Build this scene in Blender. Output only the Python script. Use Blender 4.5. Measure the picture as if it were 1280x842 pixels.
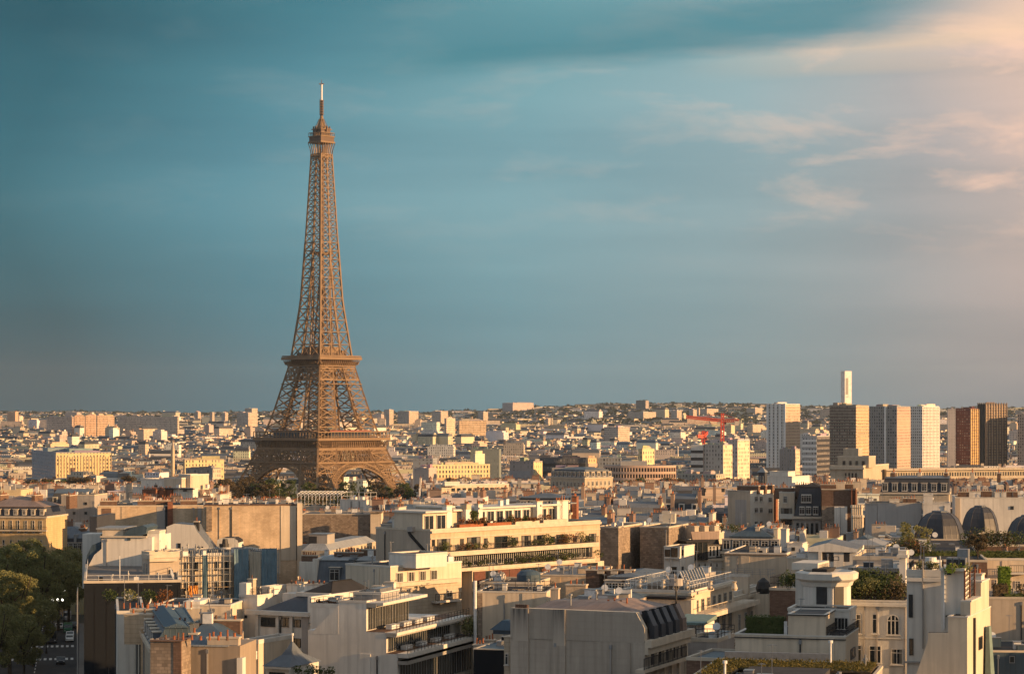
import bpy, math, random
import numpy as np
from mathutils import Vector, Matrix

# ------------------------------------------------------------------ camera, sky, sun, exposure
F, EY, CX, CZ = 2900.0, 518.0, 640.0, 76.0       # focal length in photo pixels, eye level row, centre column, eye height
SC = bpy.context.scene
for o in list(bpy.data.objects): bpy.data.objects.remove(o)
cam = bpy.data.cameras.new('camera'); camo = bpy.data.objects.new('camera', cam); SC.collection.objects.link(camo)
camo.location = (0, 0, CZ); camo.rotation_euler = (math.radians(90), 0, 0)
cam.sensor_width = 36; cam.lens = 36*F/1280; cam.shift_y = (EY-421)/1280
cam.clip_start = 1; cam.clip_end = 60000
SC.camera = camo
SC.view_settings.view_transform = 'Standard'; SC.view_settings.look = 'None'
SC.view_settings.exposure = 0.85; SC.view_settings.gamma = 1
SUN_B, SUN_EL = 21.0, 10.5
sd = Vector((math.cos(math.radians(SUN_B))*math.cos(math.radians(SUN_EL)), -math.sin(math.radians(SUN_B))*math.cos(math.radians(SUN_EL)), math.sin(math.radians(SUN_EL))))
sl = bpy.data.lights.new('sun', 'SUN'); so = bpy.data.objects.new('sun', sl); SC.collection.objects.link(so)
sl.energy = 5.0; sl.angle = math.radians(0.5); sl.color = (1.0, 0.58, 0.26)
so.rotation_euler = sd.to_track_quat('Z', 'Y').to_euler()
so.location = (300, -100, 400)

W = bpy.data.worlds.new('World'); SC.world = W; W.use_nodes = True
nt = W.node_tree; nt.nodes.clear()
def N(t, tree=None, **k):
    n = (tree or nt).nodes.new(t)
    for a, b in k.items(): setattr(n, a, b)
    return n
def LK(a, b, tree=None): (tree or nt).links.new(a, b)
def val(tree, s, v):
    if isinstance(v, (int, float)): s.default_value = v
    else: tree.links.new(v, s)
def mth(tree, op, a, b=0.0, clamp=False):
    n = tree.nodes.new('ShaderNodeMath'); n.operation = op; n.use_clamp = clamp
    val(tree, n.inputs[0], a); val(tree, n.inputs[1], b); return n.outputs[0]
def mixc(tree, f, a, b, bt='MIX'):
    n = tree.nodes.new('ShaderNodeMix'); n.data_type = 'RGBA'; n.blend_type = bt
    val(tree, n.inputs[0], f)
    for s, v in ((n.inputs[6], a), (n.inputs[7], b)):
        if isinstance(v, tuple): s.default_value = (v[0], v[1], v[2], 1)
        else: tree.links.new(v, s)
    return n.outputs[2]
def ramp(tree, f, stops, interp='LINEAR'):
    n = tree.nodes.new('ShaderNodeValToRGB'); cr = n.color_ramp; cr.interpolation = interp
    while len(cr.elements) < len(stops): cr.elements.new(0.5)
    for e, (p, c) in zip(cr.elements, stops):
        e.position = p; e.color = (c[0], c[1], c[2], 1) if isinstance(c, tuple) else (c, c, c, 1)
    tree.links.new(f, n.inputs[0]); return n.outputs[0]
def noise(tree, vec, scale, detail=4, rough=0.55, dist=0.0):
    n = tree.nodes.new('ShaderNodeTexNoise'); n.inputs['Scale'].default_value = scale
    n.inputs['Detail'].default_value = detail; n.inputs['Roughness'].default_value = rough
    n.inputs['Distortion'].default_value = dist
    if vec is not None: tree.links.new(vec, n.inputs['Vector'])
    return n.outputs['Fac']
def mapping(tree, vec, sc=(1, 1, 1), loc=(0, 0, 0)):
    n = tree.nodes.new('ShaderNodeMapping'); n.inputs['Scale'].default_value = sc; n.inputs['Location'].default_value = loc
    tree.links.new(vec, n.inputs[0]); return n.outputs[0]
def srgb(r, g, b):
    f = lambda c: (c/12.92 if c <= 0.04045 else ((c+0.055)/1.055)**2.4)
    return (f(r/255), f(g/255), f(b/255))

sky = N('ShaderNodeTexSky', sky_type='NISHITA', sun_disc=False)
sky.sun_elevation = math.radians(SUN_EL); sky.sun_rotation = math.radians(90+SUN_B)
sky.altitude = 100; sky.air_density = 1.2; sky.dust_density = 1.5; sky.ozone_density = 2.5
tc = N('ShaderNodeTexCoord'); sx = N('ShaderNodeSeparateXYZ'); LK(tc.outputs['Generated'], sx.inputs[0])
az = mth(nt, 'ARCTAN2', sx.outputs[0], sx.outputs[1])        # compass angle from the view axis
el = mth(nt, 'ARCSINE', sx.outputs[2])
cmb = N('ShaderNodeCombineXYZ'); LK(az, cmb.inputs[0]); LK(el, cmb.inputs[1])
pv = cmb.outputs[0]
n1 = noise(nt, mapping(nt, pv, (3.2, 34, 1), (3.1, 0.7, 0)), 1.0, 5, 0.5, 0.15)     # long thin cloud sheets
n2 = noise(nt, mapping(nt, pv, (14, 46, 1), (2.35, 5.2, 0)), 1.0, 8, 0.6, 0.25)
n3 = noise(nt, mapping(nt, pv, (2.2, 7, 1), (1.3, 0.1, 0)), 1.0, 3, 0.5, 0.3)
azw = mth(nt, 'ADD', az, mth(nt, 'MULTIPLY', mth(nt, 'SUBTRACT', n3, 0.5), 0.16))
t = mth(nt, 'ADD', mth(nt, 'MULTIPLY', azw, 1.0/0.50), 0.5, True)                # 0 at left, 1 at right of a 29 degree span
# an overcast layer, greyer and darker away from the sunset, warm towards it
hi = ramp(nt, t, [(0.08, srgb(6, 62, 74)), (0.28, srgb(36, 102, 114)), (0.5, srgb(80, 138, 146)), (0.68, srgb(116, 156, 162)), (0.82, srgb(166, 168, 166)), (0.96, srgb(234, 194, 168))])
mid = ramp(nt, t, [(0.08, srgb(44, 102, 116)), (0.28, srgb(84, 136, 150)), (0.5, srgb(124, 162, 170)), (0.68, srgb(150, 170, 174)), (0.82, srgb(176, 168, 166)), (0.96, srgb(226, 188, 170))])
lo = ramp(nt, t, [(0.08, srgb(42, 78, 90)), (0.28, srgb(66, 112, 126)), (0.5, srgb(94, 136, 148)), (0.75, srgb(120, 144, 150)), (0.96, srgb(136, 138, 142))])
elw = mth(nt, 'ADD', el, mth(nt, 'MULTIPLY', mth(nt, 'SUBTRACT', n3, 0.5), 0.06))
c0 = mixc(nt, ramp(nt, mth(nt, 'MULTIPLY', elw, 1/0.20), [(0.04, 0.0), (0.62, 1.0)]), lo, mid)
c1 = mixc(nt, ramp(nt, mth(nt, 'MULTIPLY', elw, 1/0.20), [(0.55, 0.0), (1.0, 1.0)]), c0, hi)
# darker and lighter sheets
dk = ramp(nt, n1, [(0.42, 0.0), (0.66, 1.0)])
c2 = mixc(nt, mth(nt, 'MULTIPLY', dk, 0.42), c1, mixc(nt, 1.0, c1, (0.52, 0.66, 0.72), 'MULTIPLY'))
wf = mth(nt, 'MULTIPLY', ramp(nt, n2, [(0.50, 0.0), (0.66, 1.0)]), ramp(nt, mth(nt, 'MULTIPLY', el, 5.0), [(0.30, 0.0), (0.5, 1.0), (0.75, 1.0), (0.95, 0.5)]))
wf = mth(nt, 'MULTIPLY', wf, ramp(nt, t, [(0.1, 0.05), (0.55, 0.25), (0.9, 0.85)]))
c3 = mixc(nt, mth(nt, 'MULTIPLY', wf, 0.75), c2, mixc(nt, t, srgb(130, 160, 165), srgb(255, 205, 175)))
# a long dark teal sheet across the top with a sunlit lower edge on the sunset side
sh = mth(nt, 'SUBTRACT', mth(nt, 'ADD', el, mth(nt, 'MULTIPLY', mth(nt, 'SUBTRACT', n1, 0.5), 0.035)), mth(nt, 'ADD', mth(nt, 'MULTIPLY', az, 0.10), 0.153))
m1 = ramp(nt, mth(nt, 'ADD', mth(nt, 'MULTIPLY', sh, 22.0), 0.5), [(0.22, 0.0), (0.5, 1.0), (0.62, 1.0), (0.95, 0.1)])
m1 = mth(nt, 'MULTIPLY', m1, ramp(nt, t, [(0.30, 0.0), (0.42, 1.0), (0.78, 1.0), (0.92, 0.1)]))
c3 = mixc(nt, mth(nt, 'MULTIPLY', m1, 0.8), c3, srgb(60, 122, 134))
m2 = ramp(nt, mth(nt, 'ADD', mth(nt, 'MULTIPLY', mth(nt, 'ADD', sh, 0.014), 30.0), 0.5), [(0.2, 0.0), (0.5, 1.0), (0.8, 0.0)])
m2 = mth(nt, 'MULTIPLY', m2, ramp(nt, t, [(0.62, 0.0), (0.82, 1.0), (1.0, 1.0)]))
c3 = mixc(nt, mth(nt, 'MULTIPLY', m2, 0.42), c3, srgb(246, 206, 164))
# a thin bank low over the horizon
bank = ramp(nt, mth(nt, 'MULTIPLY', mth(nt, 'ADD', el, mth(nt, 'MULTIPLY', mth(nt, 'SUBTRACT', n1, 0.5), 0.02)), 1/0.05), [(0.0, 1.0), (0.55, 0.55), (1.0, 0.0)])
c3 = mixc(nt, mth(nt, 'MULTIPLY', bank, 0.35), c3, mixc(nt, 1.0, c3, (0.60, 0.68, 0.72), 'MULTIPLY'))
# away from the picture: a brighter, warmer dome on the sunset side, pale overcast elsewhere
dn = N('ShaderNodeVectorMath', operation='DOT_PRODUCT'); LK(tc.outputs['Generated'], dn.inputs[0]); dn.inputs[1].default_value = tuple(sd)
glow = ramp(nt, mth(nt, 'ADD', mth(nt, 'MULTIPLY', dn.outputs['Value'], 0.5), 0.5), [(0.0, (0.27, 0.32, 0.38)), (0.55, (0.33, 0.37, 0.41)), (0.85, (0.39, 0.39, 0.39)), (1.0, (0.48, 0.43, 0.38))])
away = mth(nt, 'MULTIPLY', mth(nt, 'SUBTRACT', mth(nt, 'ABSOLUTE', az), 0.26), 1/0.35, True)
up = mth(nt, 'MULTIPLY', mth(nt, 'SUBTRACT', el, 0.20), 1/0.35, True)
out_c = mixc(nt, mth(nt, 'MAXIMUM', away, up), c3, glow)
bg1 = N('ShaderNodeBackground'); LK(sky.outputs[0], bg1.inputs[0]); bg1.inputs[1].default_value = 0.07
bg2 = N('ShaderNodeBackground'); LK(out_c, bg2.inputs[0]); bg2.inputs[1].default_value = 0.67
mxs = N('ShaderNodeMixShader'); mxs.inputs[0].default_value = 0.93
LK(bg1.outputs[0], mxs.inputs[1]); LK(bg2.outputs[0], mxs.inputs[2])
wo = N('ShaderNodeOutputWorld'); LK(mxs.outputs[0], wo.inputs[0])

# ------------------------------------------------------------------ materials
MATS = {}
def newmat(name):
    m = bpy.data.materials.new(name); m.use_nodes = True
    t = m.node_tree; b = t.nodes['Principled BSDF']; b.inputs['Specular IOR Level'].default_value = 0.25
    return m, t, b
def wallmat(name, col, dirt=0.35, rough=0.85, streak=0.5, pat=None, sc=1.0):
    """plaster or stone: blotches, rain streaks from the top, optional masonry pattern"""
    if name in MATS: return MATS[name]
    m, t, b = newmat(name)
    uv = t.nodes.new('ShaderNodeUVMap').outputs[0]; geo = t.nodes.new('ShaderNodeNewGeometry').outputs['Position']
    big = noise(t, mapping(t, geo, (0.11*sc,)*3), 1.0, 6, 0.62)
    fine = noise(t, mapping(t, geo, (1.3, 1.3, 1.0)), 1.0, 6, 0.6)
    st = noise(t, mapping(t, uv, (1.6, 0.07, 1)), 1.0, 4, 0.6)
    dcol = tuple(c*k for c, k in zip(col, (0.50, 0.48, 0.46)))
    c = mixc(t, mth(t, 'MULTIPLY', ramp(t, big, [(0.38, 0.0), (0.72, 1.0)]), dirt), col, dcol)
    c = mixc(t, mth(t, 'MULTIPLY', ramp(t, st, [(0.46, 0.0), (0.74, 1.0)]), streak), c, tuple(x*0.45 for x in col))
    pt_ = noise(t, mapping(t, uv, (0.23, 0.19, 1), (sc*3.7, 0, 0)), 1.0, 1, 0.3)
    c = mixc(t, mth(t, 'MULTIPLY', ramp(t, pt_, [(0.545, 0.0), (0.56, 1.0)]), 0.30*min(1, dirt*2.5)), c, tuple(x*0.74 for x in col))
    c = mixc(t, mth(t, 'MULTIPLY', ramp(t, fine, [(0.35, 0.0), (0.75, 1.0)]), 0.22), c, tuple(x*0.72 for x in col))
    h = fine
    if pat:
        k, sw, sh, amt, mort = pat
        br = t.nodes.new('ShaderNodeTexBrick'); t.links.new(uv, br.inputs['Vector'])
        br.inputs['Scale'].default_value = 1; br.inputs['Brick Width'].default_value = sw; br.inputs['Row Height'].default_value = sh
        br.inputs['Mortar Size'].default_value = sh*0.07; br.inputs['Bias'].default_value = -0.1
        br.inputs['Color1'].default_value = (1, 1, 1, 1); br.inputs['Color2'].default_value = (k, k, k, 1); br.inputs['Mortar'].default_value = (mort, mort, mort, 1)
        c = mixc(t, amt, c, br.outputs[0], 'MULTIPLY'); h = br.outputs[1]
    t.links.new(c, b.inputs['Base Color']); b.inputs['Roughness'].default_value = rough
    bm = t.nodes.new('ShaderNodeBump'); bm.inputs['Strength'].default_value = 0.25; bm.inputs['Distance'].default_value = 0.05
    t.links.new(fine if not pat else h, bm.inputs['Height']); t.links.new(bm.outputs[0], b.inputs['Normal'])
    MATS[name] = m; return m
def roofmat(name, col, seam=0.6, rough=0.5, metal=0.0, dark=0.6):
    """sheet-metal roofing with standing seams and weathering"""
    if name in MATS: return MATS[name]
    m, t, b = newmat(name)
    uv = t.nodes.new('ShaderNodeUVMap').outputs[0]; geo = t.nodes.new('ShaderNodeNewGeometry').outputs['Position']
    sp = t.nodes.new('ShaderNodeSeparateXYZ'); t.links.new(uv, sp.inputs[0])
    fr = mth(t, 'FRACT', mth(t, 'MULTIPLY', sp.outputs[0], 1/seam))
    line = ramp(t, fr, [(0.0, 1.0), (0.10, 0.0), (0.92, 0.0), (1.0, 1.0)])
    cell = t.nodes.new('ShaderNodeTexWhiteNoise'); cell.noise_dimensions = '2D'
    cv = t.nodes.new('ShaderNodeCombineXYZ'); t.links.new(mth(t, 'FLOOR', mth(t, 'MULTIPLY', sp.outputs[0], 1/seam)), cv.inputs[0])
    t.links.new(mth(t, 'FLOOR', mth(t, 'MULTIPLY', sp.outputs[1], 0.5)), cv.inputs[1]); t.links.new(cv.outputs[0], cell.inputs[0])
    big = noise(t, mapping(t, geo, (0.3,)*3), 1.0, 6, 0.62)
    c = mixc(t, ramp(t, big, [(0.35, 0.0), (0.7, 1.0)]), col, tuple(x*dark for x in col))
    c = mixc(t, mth(t, 'MULTIPLY', cell.outputs[0], 0.35), c, tuple(min(1, x*1.35) for x in col))
    c = mixc(t, mth(t, 'MULTIPLY', line, 0.5), c, tuple(x*0.5 for x in col))
    t.links.new(c, b.inputs['Base Color']); b.inputs['Roughness'].default_value = rough; b.inputs['Metallic'].default_value = metal
    bm = t.nodes.new('ShaderNodeBump'); bm.inputs['Strength'].default_value = 0.5; bm.inputs['Distance'].default_value = 0.04
    t.links.new(line, bm.inputs['Height']); t.links.new(bm.outputs[0], b.inputs['Normal'])
    MATS[name] = m; return m
def plain(name, col, rough=0.6, metal=0.0, var=0.3, sc=2.0, spec=0.25):
    if name in MATS: return MATS[name]
    m, t, b = newmat(name)
    geo = t.nodes.new('ShaderNodeNewGeometry').outputs['Position']
    n = noise(t, mapping(t, geo, (sc,)*3), 1.0, 5, 0.6)
    t.links.new(mixc(t, ramp(t, n, [(0.3, 0.0), (0.7, 1.0)]), col, tuple(x*(1-var) for x in col)), b.inputs['Base Color'])
    b.inputs['Roughness'].default_value = rough; b.inputs['Metallic'].default_value = metal; b.inputs['Specular IOR Level'].default_value = spec
    MATS[name] = m; return m
def leafmat(name, c1, c2):
    if name in MATS: return MATS[name]
    m, t, b = newmat(name)
    geo = t.nodes.new('ShaderNodeNewGeometry')
    n = noise(t, mapping(t, geo.outputs['Position'], (0.5,)*3), 1.0, 4, 0.6)
    rnd = geo.outputs['Random Per Island']
    lc = mixc(t, mth(t, 'ADD', mth(t, 'MULTIPLY', n, 0.6), mth(t, 'MULTIPLY', rnd, 0.5), True), c1, c2); t.links.new(lc, b.inputs['Base Color'])
    tr = t.nodes.new('ShaderNodeBsdfTranslucent'); t.links.new(lc, tr.inputs[0]); mx = t.nodes.new('ShaderNodeMixShader'); mx.inputs[0].default_value = 0.4
    t.links.new(b.outputs[0], mx.inputs[1]); t.links.new(tr.outputs[0], mx.inputs[2]); t.links.new(mx.outputs[0], t.nodes['Material Output'].inputs[0])
    b.inputs['Roughness'].default_value = 0.7
    MATS[name] = m; return m
def farwall(name, fl=3.1, cw=2.7, skip=0.0, ww=0.36, wh=0.60, glass=(0.05, 0.052, 0.058)):
    """painted wall of a distant building: own colour from the 'col' attribute, rows of window openings"""
    if name in MATS: return MATS[name]
    m, t, b = newmat(name)
    uv = t.nodes.new('ShaderNodeUVMap').outputs[0]
    at = t.nodes.new('ShaderNodeAttribute'); at.attribute_name = 'col'
    geo = t.nodes.new('ShaderNodeNewGeometry').outputs['Position']
    sp = t.nodes.new('ShaderNodeSeparateXYZ'); t.links.new(uv, sp.inputs[0])
    fu = mth(t, 'FRACT', mth(t, 'MULTIPLY', sp.outputs[0], 1/cw)); fv = mth(t, 'FRACT', mth(t, 'MULTIPLY', sp.outputs[1], 1/fl))
    mu = mth(t, 'LESS_THAN', mth(t, 'ABSOLUTE', mth(t, 'SUBTRACT', fu, 0.5)), ww/2)
    mv = mth(t, 'LESS_THAN', mth(t, 'ABSOLUTE', mth(t, 'SUBTRACT', fv, 0.5)), wh/2)
    k = mth(t, 'MULTIPLY', mu, mv)
    wn0 = t.nodes.new('ShaderNodeTexWhiteNoise'); wn0.noise_dimensions = '2D'; cv0 = t.nodes.new('ShaderNodeCombineXYZ'); t.links.new(mth(t, 'FLOOR', mth(t, 'MULTIPLY', sp.outputs[0], 1/cw)), cv0.inputs[0]); t.links.new(mth(t, 'ADD', mth(t, 'FLOOR', mth(t, 'MULTIPLY', sp.outputs[1], 1/fl)), 7.0), cv0.inputs[1]); t.links.new(cv0.outputs[0], wn0.inputs[0])
    if name == 'city_wall': k = mth(t, 'MULTIPLY', k, mth(t, 'GREATER_THAN', wn0.outputs[0], 0.14))
    if skip: k = mth(t, 'MULTIPLY', k, mth(t, 'GREATER_THAN', sp.outputs[1], skip))
    k = mth(t, 'MULTIPLY', k, at.outputs['Alpha'])
    big = noise(t, mapping(t, geo, (0.08,)*3), 1.0, 5, 0.6)
    c = mixc(t, mth(t, 'MULTIPLY', ramp(t, big, [(0.4, 0.0), (0.7, 1.0)]), 0.35), at.outputs[0], mixc(t, 1.0, at.outputs[0], (0.6, 0.57, 0.55), 'MULTIPLY'))
    fline = mth(t, 'LESS_THAN', fv, 0.07)
    c = mixc(t, mth(t, 'MULTIPLY', fline, 0.25), c, mixc(t, 1.0, c, (0.45, 0.42, 0.4), 'MULTIPLY'))
    cell = t.nodes.new('ShaderNodeTexWhiteNoise'); cell.noise_dimensions = '2D'
    cv = t.nodes.new('ShaderNodeCombineXYZ'); t.links.new(mth(t, 'FLOOR', mth(t, 'MULTIPLY', sp.outputs[0], 1/cw)), cv.inputs[0])
    t.links.new(mth(t, 'FLOOR', mth(t, 'MULTIPLY', sp.outputs[1], 1/fl)), cv.inputs[1]); t.links.new(cv.outputs[0], cell.inputs[0])
    gl = mixc(t, ramp(t, cell.outputs[0], [(0.3, 0.0), (0.95, 1.0)]), glass, (0.30, 0.28, 0.25))
    t.links.new(mixc(t, k, c, gl), b.inputs['Base Color'])
    t.links.new(mth(t, 'SUBTRACT', 0.85, mth(t, 'MULTIPLY', k, 0.6)), b.inputs['Roughness'])
    MATS[name] = m; return m
def farroof(name='city_roof'):
    if name in MATS: return MATS[name]
    m, t, b = newmat(name)
    at = t.nodes.new('ShaderNodeAttribute'); at.attribute_name = 'col'
    geo = t.nodes.new('ShaderNodeNewGeometry').outputs['Position']
    big = noise(t, mapping(t, geo, (0.25,)*3), 1.0, 5, 0.6)
    t.links.new(mixc(t, ramp(t, big, [(0.35, 0.0), (0.7, 0.6)]), at.outputs[0], mixc(t, 1.0, at.outputs[0], (0.55, 0.55, 0.58), 'MULTIPLY')), b.inputs['Base Color'])
    b.inputs['Roughness'].default_value = 0.6
    MATS[name] = m; return m

WH = wallmat('white_plaster', (0.70, 0.67, 0.61), 0.42, streak=0.58)
CR = wallmat('cream_plaster', (0.63, 0.54, 0.42), 0.45, streak=0.58)
BG = wallmat('beige_render', (0.46, 0.39, 0.31), 0.35, streak=0.45)
LS = wallmat('limestone', (0.50, 0.43, 0.33), 0.4, pat=(0.85, 1.2, 0.5, 0.6, 0.6))
OC = wallmat('ochre_stone', (0.58, 0.43, 0.24), 0.3, pat=(0.85, 1.2, 0.5, 0.6, 0.6))
GY = wallmat('grey_render', (0.36, 0.34, 0.32), 0.4)
RB = wallmat('rubble_stone', (0.34, 0.27, 0.21), 0.6, pat=(0.45, 0.55, 0.32, 0.85, 0.5), sc=3)
RBL = wallmat('pale_rubble_stone', (0.66, 0.51, 0.35), 0.95, streak=0.4, pat=(0.7, 0.55, 0.3, 0.6, 0.7), sc=2.2)
BRK = wallmat('red_brick', (0.29, 0.12, 0.07), 0.3, pat=(0.6, 0.4, 0.16, 0.7, 0.6))
BRD = wallmat('brown_brick', (0.20, 0.125, 0.09), 0.4, pat=(0.55, 0.5, 0.2, 0.8, 0.5), sc=2)
STN = wallmat('streaked_render', (0.43, 0.38, 0.32), 0.45, streak=0.6, pat=(0.95, 1.6, 0.7, 0.3, 0.85))
BLK = wallmat('black_netting', (0.007, 0.010, 0.015), 0.2, streak=0.2)
ZN = roofmat('zinc_roofing', (0.105, 0.125, 0.15))
ZNB = roofmat('blue_zinc_roofing', (0.05, 0.08, 0.11), dark=0.7)
ZNP = roofmat('pale_zinc_roofing', (0.25, 0.265, 0.275), dark=0.75)
ZNR = roofmat('rusty_zinc_roofing', (0.22, 0.165, 0.14), rough=0.55, dark=0.7)
SLT = roofmat('slate_roofing', (0.045, 0.05, 0.062), 0.35, dark=0.7)
FLT = plain('bitumen_roofing', (0.055, 0.055, 0.058), 0.9, var=0.5, sc=0.6)
FLB = plain('black_roofing', (0.03, 0.03, 0.033), 0.85, var=0.4, sc=0.6)
FLG = plain('gravel_roofing', (0.16, 0.155, 0.15), 0.95, var=0.4, sc=1.5)
GLS = plain('window_glass', (0.02, 0.026, 0.03), 0.12, var=0.4, sc=0.6, spec=0.6)
GLC = plain('curtained_glass', (0.20, 0.19, 0.17), 0.3, var=0.7, sc=0.8, spec=0.5)
FRM = plain('white_joinery', (0.60, 0.58, 0.54), 0.6)
DFR = plain('dark_joinery', (0.04, 0.04, 0.042), 0.5)
IRN = plain('black_iron', (0.02, 0.02, 0.022), 0.55)
MTL = plain('grey_metal', (0.30, 0.31, 0.32), 0.4, 0.6)
WMT = plain('white_metal', (0.72, 0.72, 0.70), 0.45)
POT = plain('terracotta', (0.34, 0.12, 0.055), 0.85, var=0.45, sc=3)
POD = plain('sooty_terracotta', (0.16, 0.10, 0.075), 0.9, var=0.5, sc=3)
TRM = plain('stone_trim', (0.55, 0.48, 0.38), 0.85, var=0.25, sc=1)
WTR = plain('white_trim', (0.60, 0.57, 0.51), 0.8, var=0.2, sc=1)
LF1 = leafmat('green_leaves', (0.035, 0.06, 0.02), (0.11, 0.135, 0.04))
LF2 = leafmat('spring_leaves', (0.13, 0.135, 0.055), (0.29, 0.28, 0.11))
LF3 = leafmat('bright_leaves', (0.06, 0.12, 0.015), (0.18, 0.26, 0.03))
LF4 = leafmat('brown_green_leaves', (0.06, 0.05, 0.03), (0.15, 0.11, 0.06))
LF5 = leafmat('reddish_leaves', (0.10, 0.035, 0.02), (0.26, 0.12, 0.04))
BRKT = plain('bark', (0.07, 0.055, 0.04), 0.9)
FW = farwall('city_wall'); FWN = farwall('city_wall_tall', 3.0, 2.4, 0, 0.5, 0.62)
FR = farroof()

# ------------------------------------------------------------------ mesh building
def tag(o, label=None, cat=None, group=None, kind=None):
    for k, v in (('label', label), ('category', cat), ('group', group), ('kind', kind)):
        if v: o[k] = v
    return o
def link(o, parent=None):
    SC.collection.objects.link(o)
    if parent is not None: o.parent = parent
    return o
class MB:
    """collects faces, builds ONE mesh object with metre-true UVs"""
    def __init__(s): s.v = []; s.f = []; s.m = []; s.mats = []; s.c = []
    def mi(s, mat):
        if mat not in s.mats: s.mats.append(mat)
        return s.mats.index(mat)
    def face(s, pts, mat, col=None):
        k = len(s.v); s.v.extend(pts); s.f.append(tuple(range(k, k+len(pts)))); s.m.append(s.mi(mat)); s.c.append(col)
    def hexa(s, p, mat, col=None, bottom=True, top=True):
        """p: 8 points, 0-3 bottom counterclockwise, 4-7 top"""
        k = len(s.v); s.v.extend(p); i = s.mi(mat)
        fs = [(0, 1, 5, 4), (1, 2, 6, 5), (2, 3, 7, 6), (3, 0, 4, 7)]
        if bottom: fs.append((3, 2, 1, 0))
        if top: fs.append((4, 5, 6, 7))
        for f in fs: s.f.append(tuple(k+j for j in f)); s.m.append(i); s.c.append(col)
    def box(s, x0, x1, y0, y1, z0, z1, mat, col=None):
        if x1 < x0: x0, x1 = x1, x0
        if y1 < y0: y0, y1 = y1, y0
        s.hexa([(x0, y0, z0), (x1, y0, z0), (x1, y1, z0), (x0, y1, z0), (x0, y0, z1), (x1, y0, z1), (x1, y1, z1), (x0, y1, z1)], mat, col)
    def bar(s, a, b, w, mat, h=None, up=(0, 0, 1)):
        a = Vector(a); b = Vector(b); d = b-a
        if d.length < 1e-6: return
        d.normalize(); u = Vector(up)
        if abs(d.dot(u)) > 0.97: u = Vector((0, 1, 0)) if abs(d.y) < 0.9 else Vector((1, 0, 0))
        x = d.cross(u).normalized()*(w/2); y = x.cross(d).normalized()*((h or w)/2)
        s.hexa([tuple(q) for q in (a-x-y, a+x-y, a+x+y, a-x+y, b-x-y, b+x-y, b+x+y, b-x+y)], mat)
    def cyl(s, p, r0, r1, h, n, mat, col=None, cap=True):
        x, y, z = p; lo = [(x+r0*math.cos(2*math.pi*i/n), y+r0*math.sin(2*math.pi*i/n), z) for i in range(n)]
        hi = [(x+r1*math.cos(2*math.pi*i/n), y+r1*math.sin(2*math.pi*i/n), z+h) for i in range(n)]
        k = len(s.v); s.v.extend(lo+hi); i0 = s.mi(mat)
        for i in range(n):
            j = (i+1) % n; s.f.append((k+i, k+j, k+n+j, k+n+i)); s.m.append(i0); s.c.append(col)
        if cap: s.f.append(tuple(k+n+i for i in range(n))); s.m.append(i0); s.c.append(col)
    def lathe(s, c, prof, n, mat, rot=0.0, sx=1.0, sy=1.0):
        k = len(s.v); i0 = s.mi(mat)
        for r, z in prof:
            for i in range(n):
                a = 2*math.pi*i/n+rot; s.v.append((c[0]+r*sx*math.cos(a), c[1]+r*sy*math.sin(a), c[2]+z))
        for q in range(len(prof)-1):
            for i in range(n):
                j = (i+1) % n; s.f.append((k+q*n+i, k+q*n+j, k+(q+1)*n+j, k+(q+1)*n+i)); s.m.append(i0); s.c.append(None)
        s.f.append(tuple(k+(len(prof)-1)*n+i for i in range(n))); s.m.append(i0); s.c.append(None)
    def prism(s, poly, ax, d0, d1, mat, cap=None):
        """poly in (s,z); ax 'L': s is x and depth is y; ax 'R': s is y and depth is x"""
        P = (lambda q, d: (q[0], d, q[1])) if ax == 'L' else (lambda q, d: (d, q[0], q[1]))
        n = len(poly)
        s.face([P(q, d0) for q in poly], mat); s.face([P(q, d1) for q in poly][::-1], mat)
        for i in range(n):
            j = (i+1) % n; s.face([P(poly[i], d0), P(poly[i], d1), P(poly[j], d1), P(poly[j], d0)], cap or mat)
    def mesh(s, name):
        me = bpy.data.meshes.new(name); me.from_pydata(s.v, [], s.f)
        for m in s.mats: me.materials.append(m)
        me.polygons.foreach_set('material_index', s.m)
        n = len(me.loops)
        vi = np.empty(n, np.int32); me.loops.foreach_get('vertex_index', vi)
        co = np.empty(len(me.vertices)*3); me.vertices.foreach_get('co', co); co = co.reshape(-1, 3)[vi]
        ls = np.array([len(f) for f in s.f]); pn = np.empty(len(s.f)*3); me.polygons.foreach_get('normal', pn); pn = pn.reshape(-1, 3)
        nn = np.repeat(pn, ls, axis=0)
        t = np.stack([-nn[:, 1], nn[:, 0], np.zeros(n)], 1); L = np.linalg.norm(t, axis=1)
        flat = L < 0.05; t[flat] = (1, 0, 0); L[flat] = 1; t /= L[:, None]
        bt = np.cross(nn, t); uv = np.stack([(co*t).sum(1), (co*bt).sum(1)], 1).astype(np.float32)
        ul = me.uv_layers.new(name='UVMap'); ul.data.foreach_set('uv', uv.ravel())
        if any(c is not None for c in s.c):
            ca = me.color_attributes.new('col', 'FLOAT_COLOR', 'CORNER')
            cc = np.repeat(np.array([(c if c is not None and len(c) == 4 else (*(c or (1, 1, 1)), 1.0)) for c in s.c], np.float32), ls, axis=0)
            ca.data.foreach_set('color', cc.ravel())
        return me
    def fix(s, me):
        import bmesh
        bm = bmesh.new(); bm.from_mesh(me); bmesh.ops.recalc_face_normals(bm, faces=bm.faces); bm.to_mesh(me); bm.free()
    def build(s, name, parent=None, loc=None, rz=0.0):
        o = bpy.data.objects.new(name, s.mesh(name)); link(o, parent)
        if loc is not None: o.location = loc
        if rz: o.rotation_euler.z = rz
        return o
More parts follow.
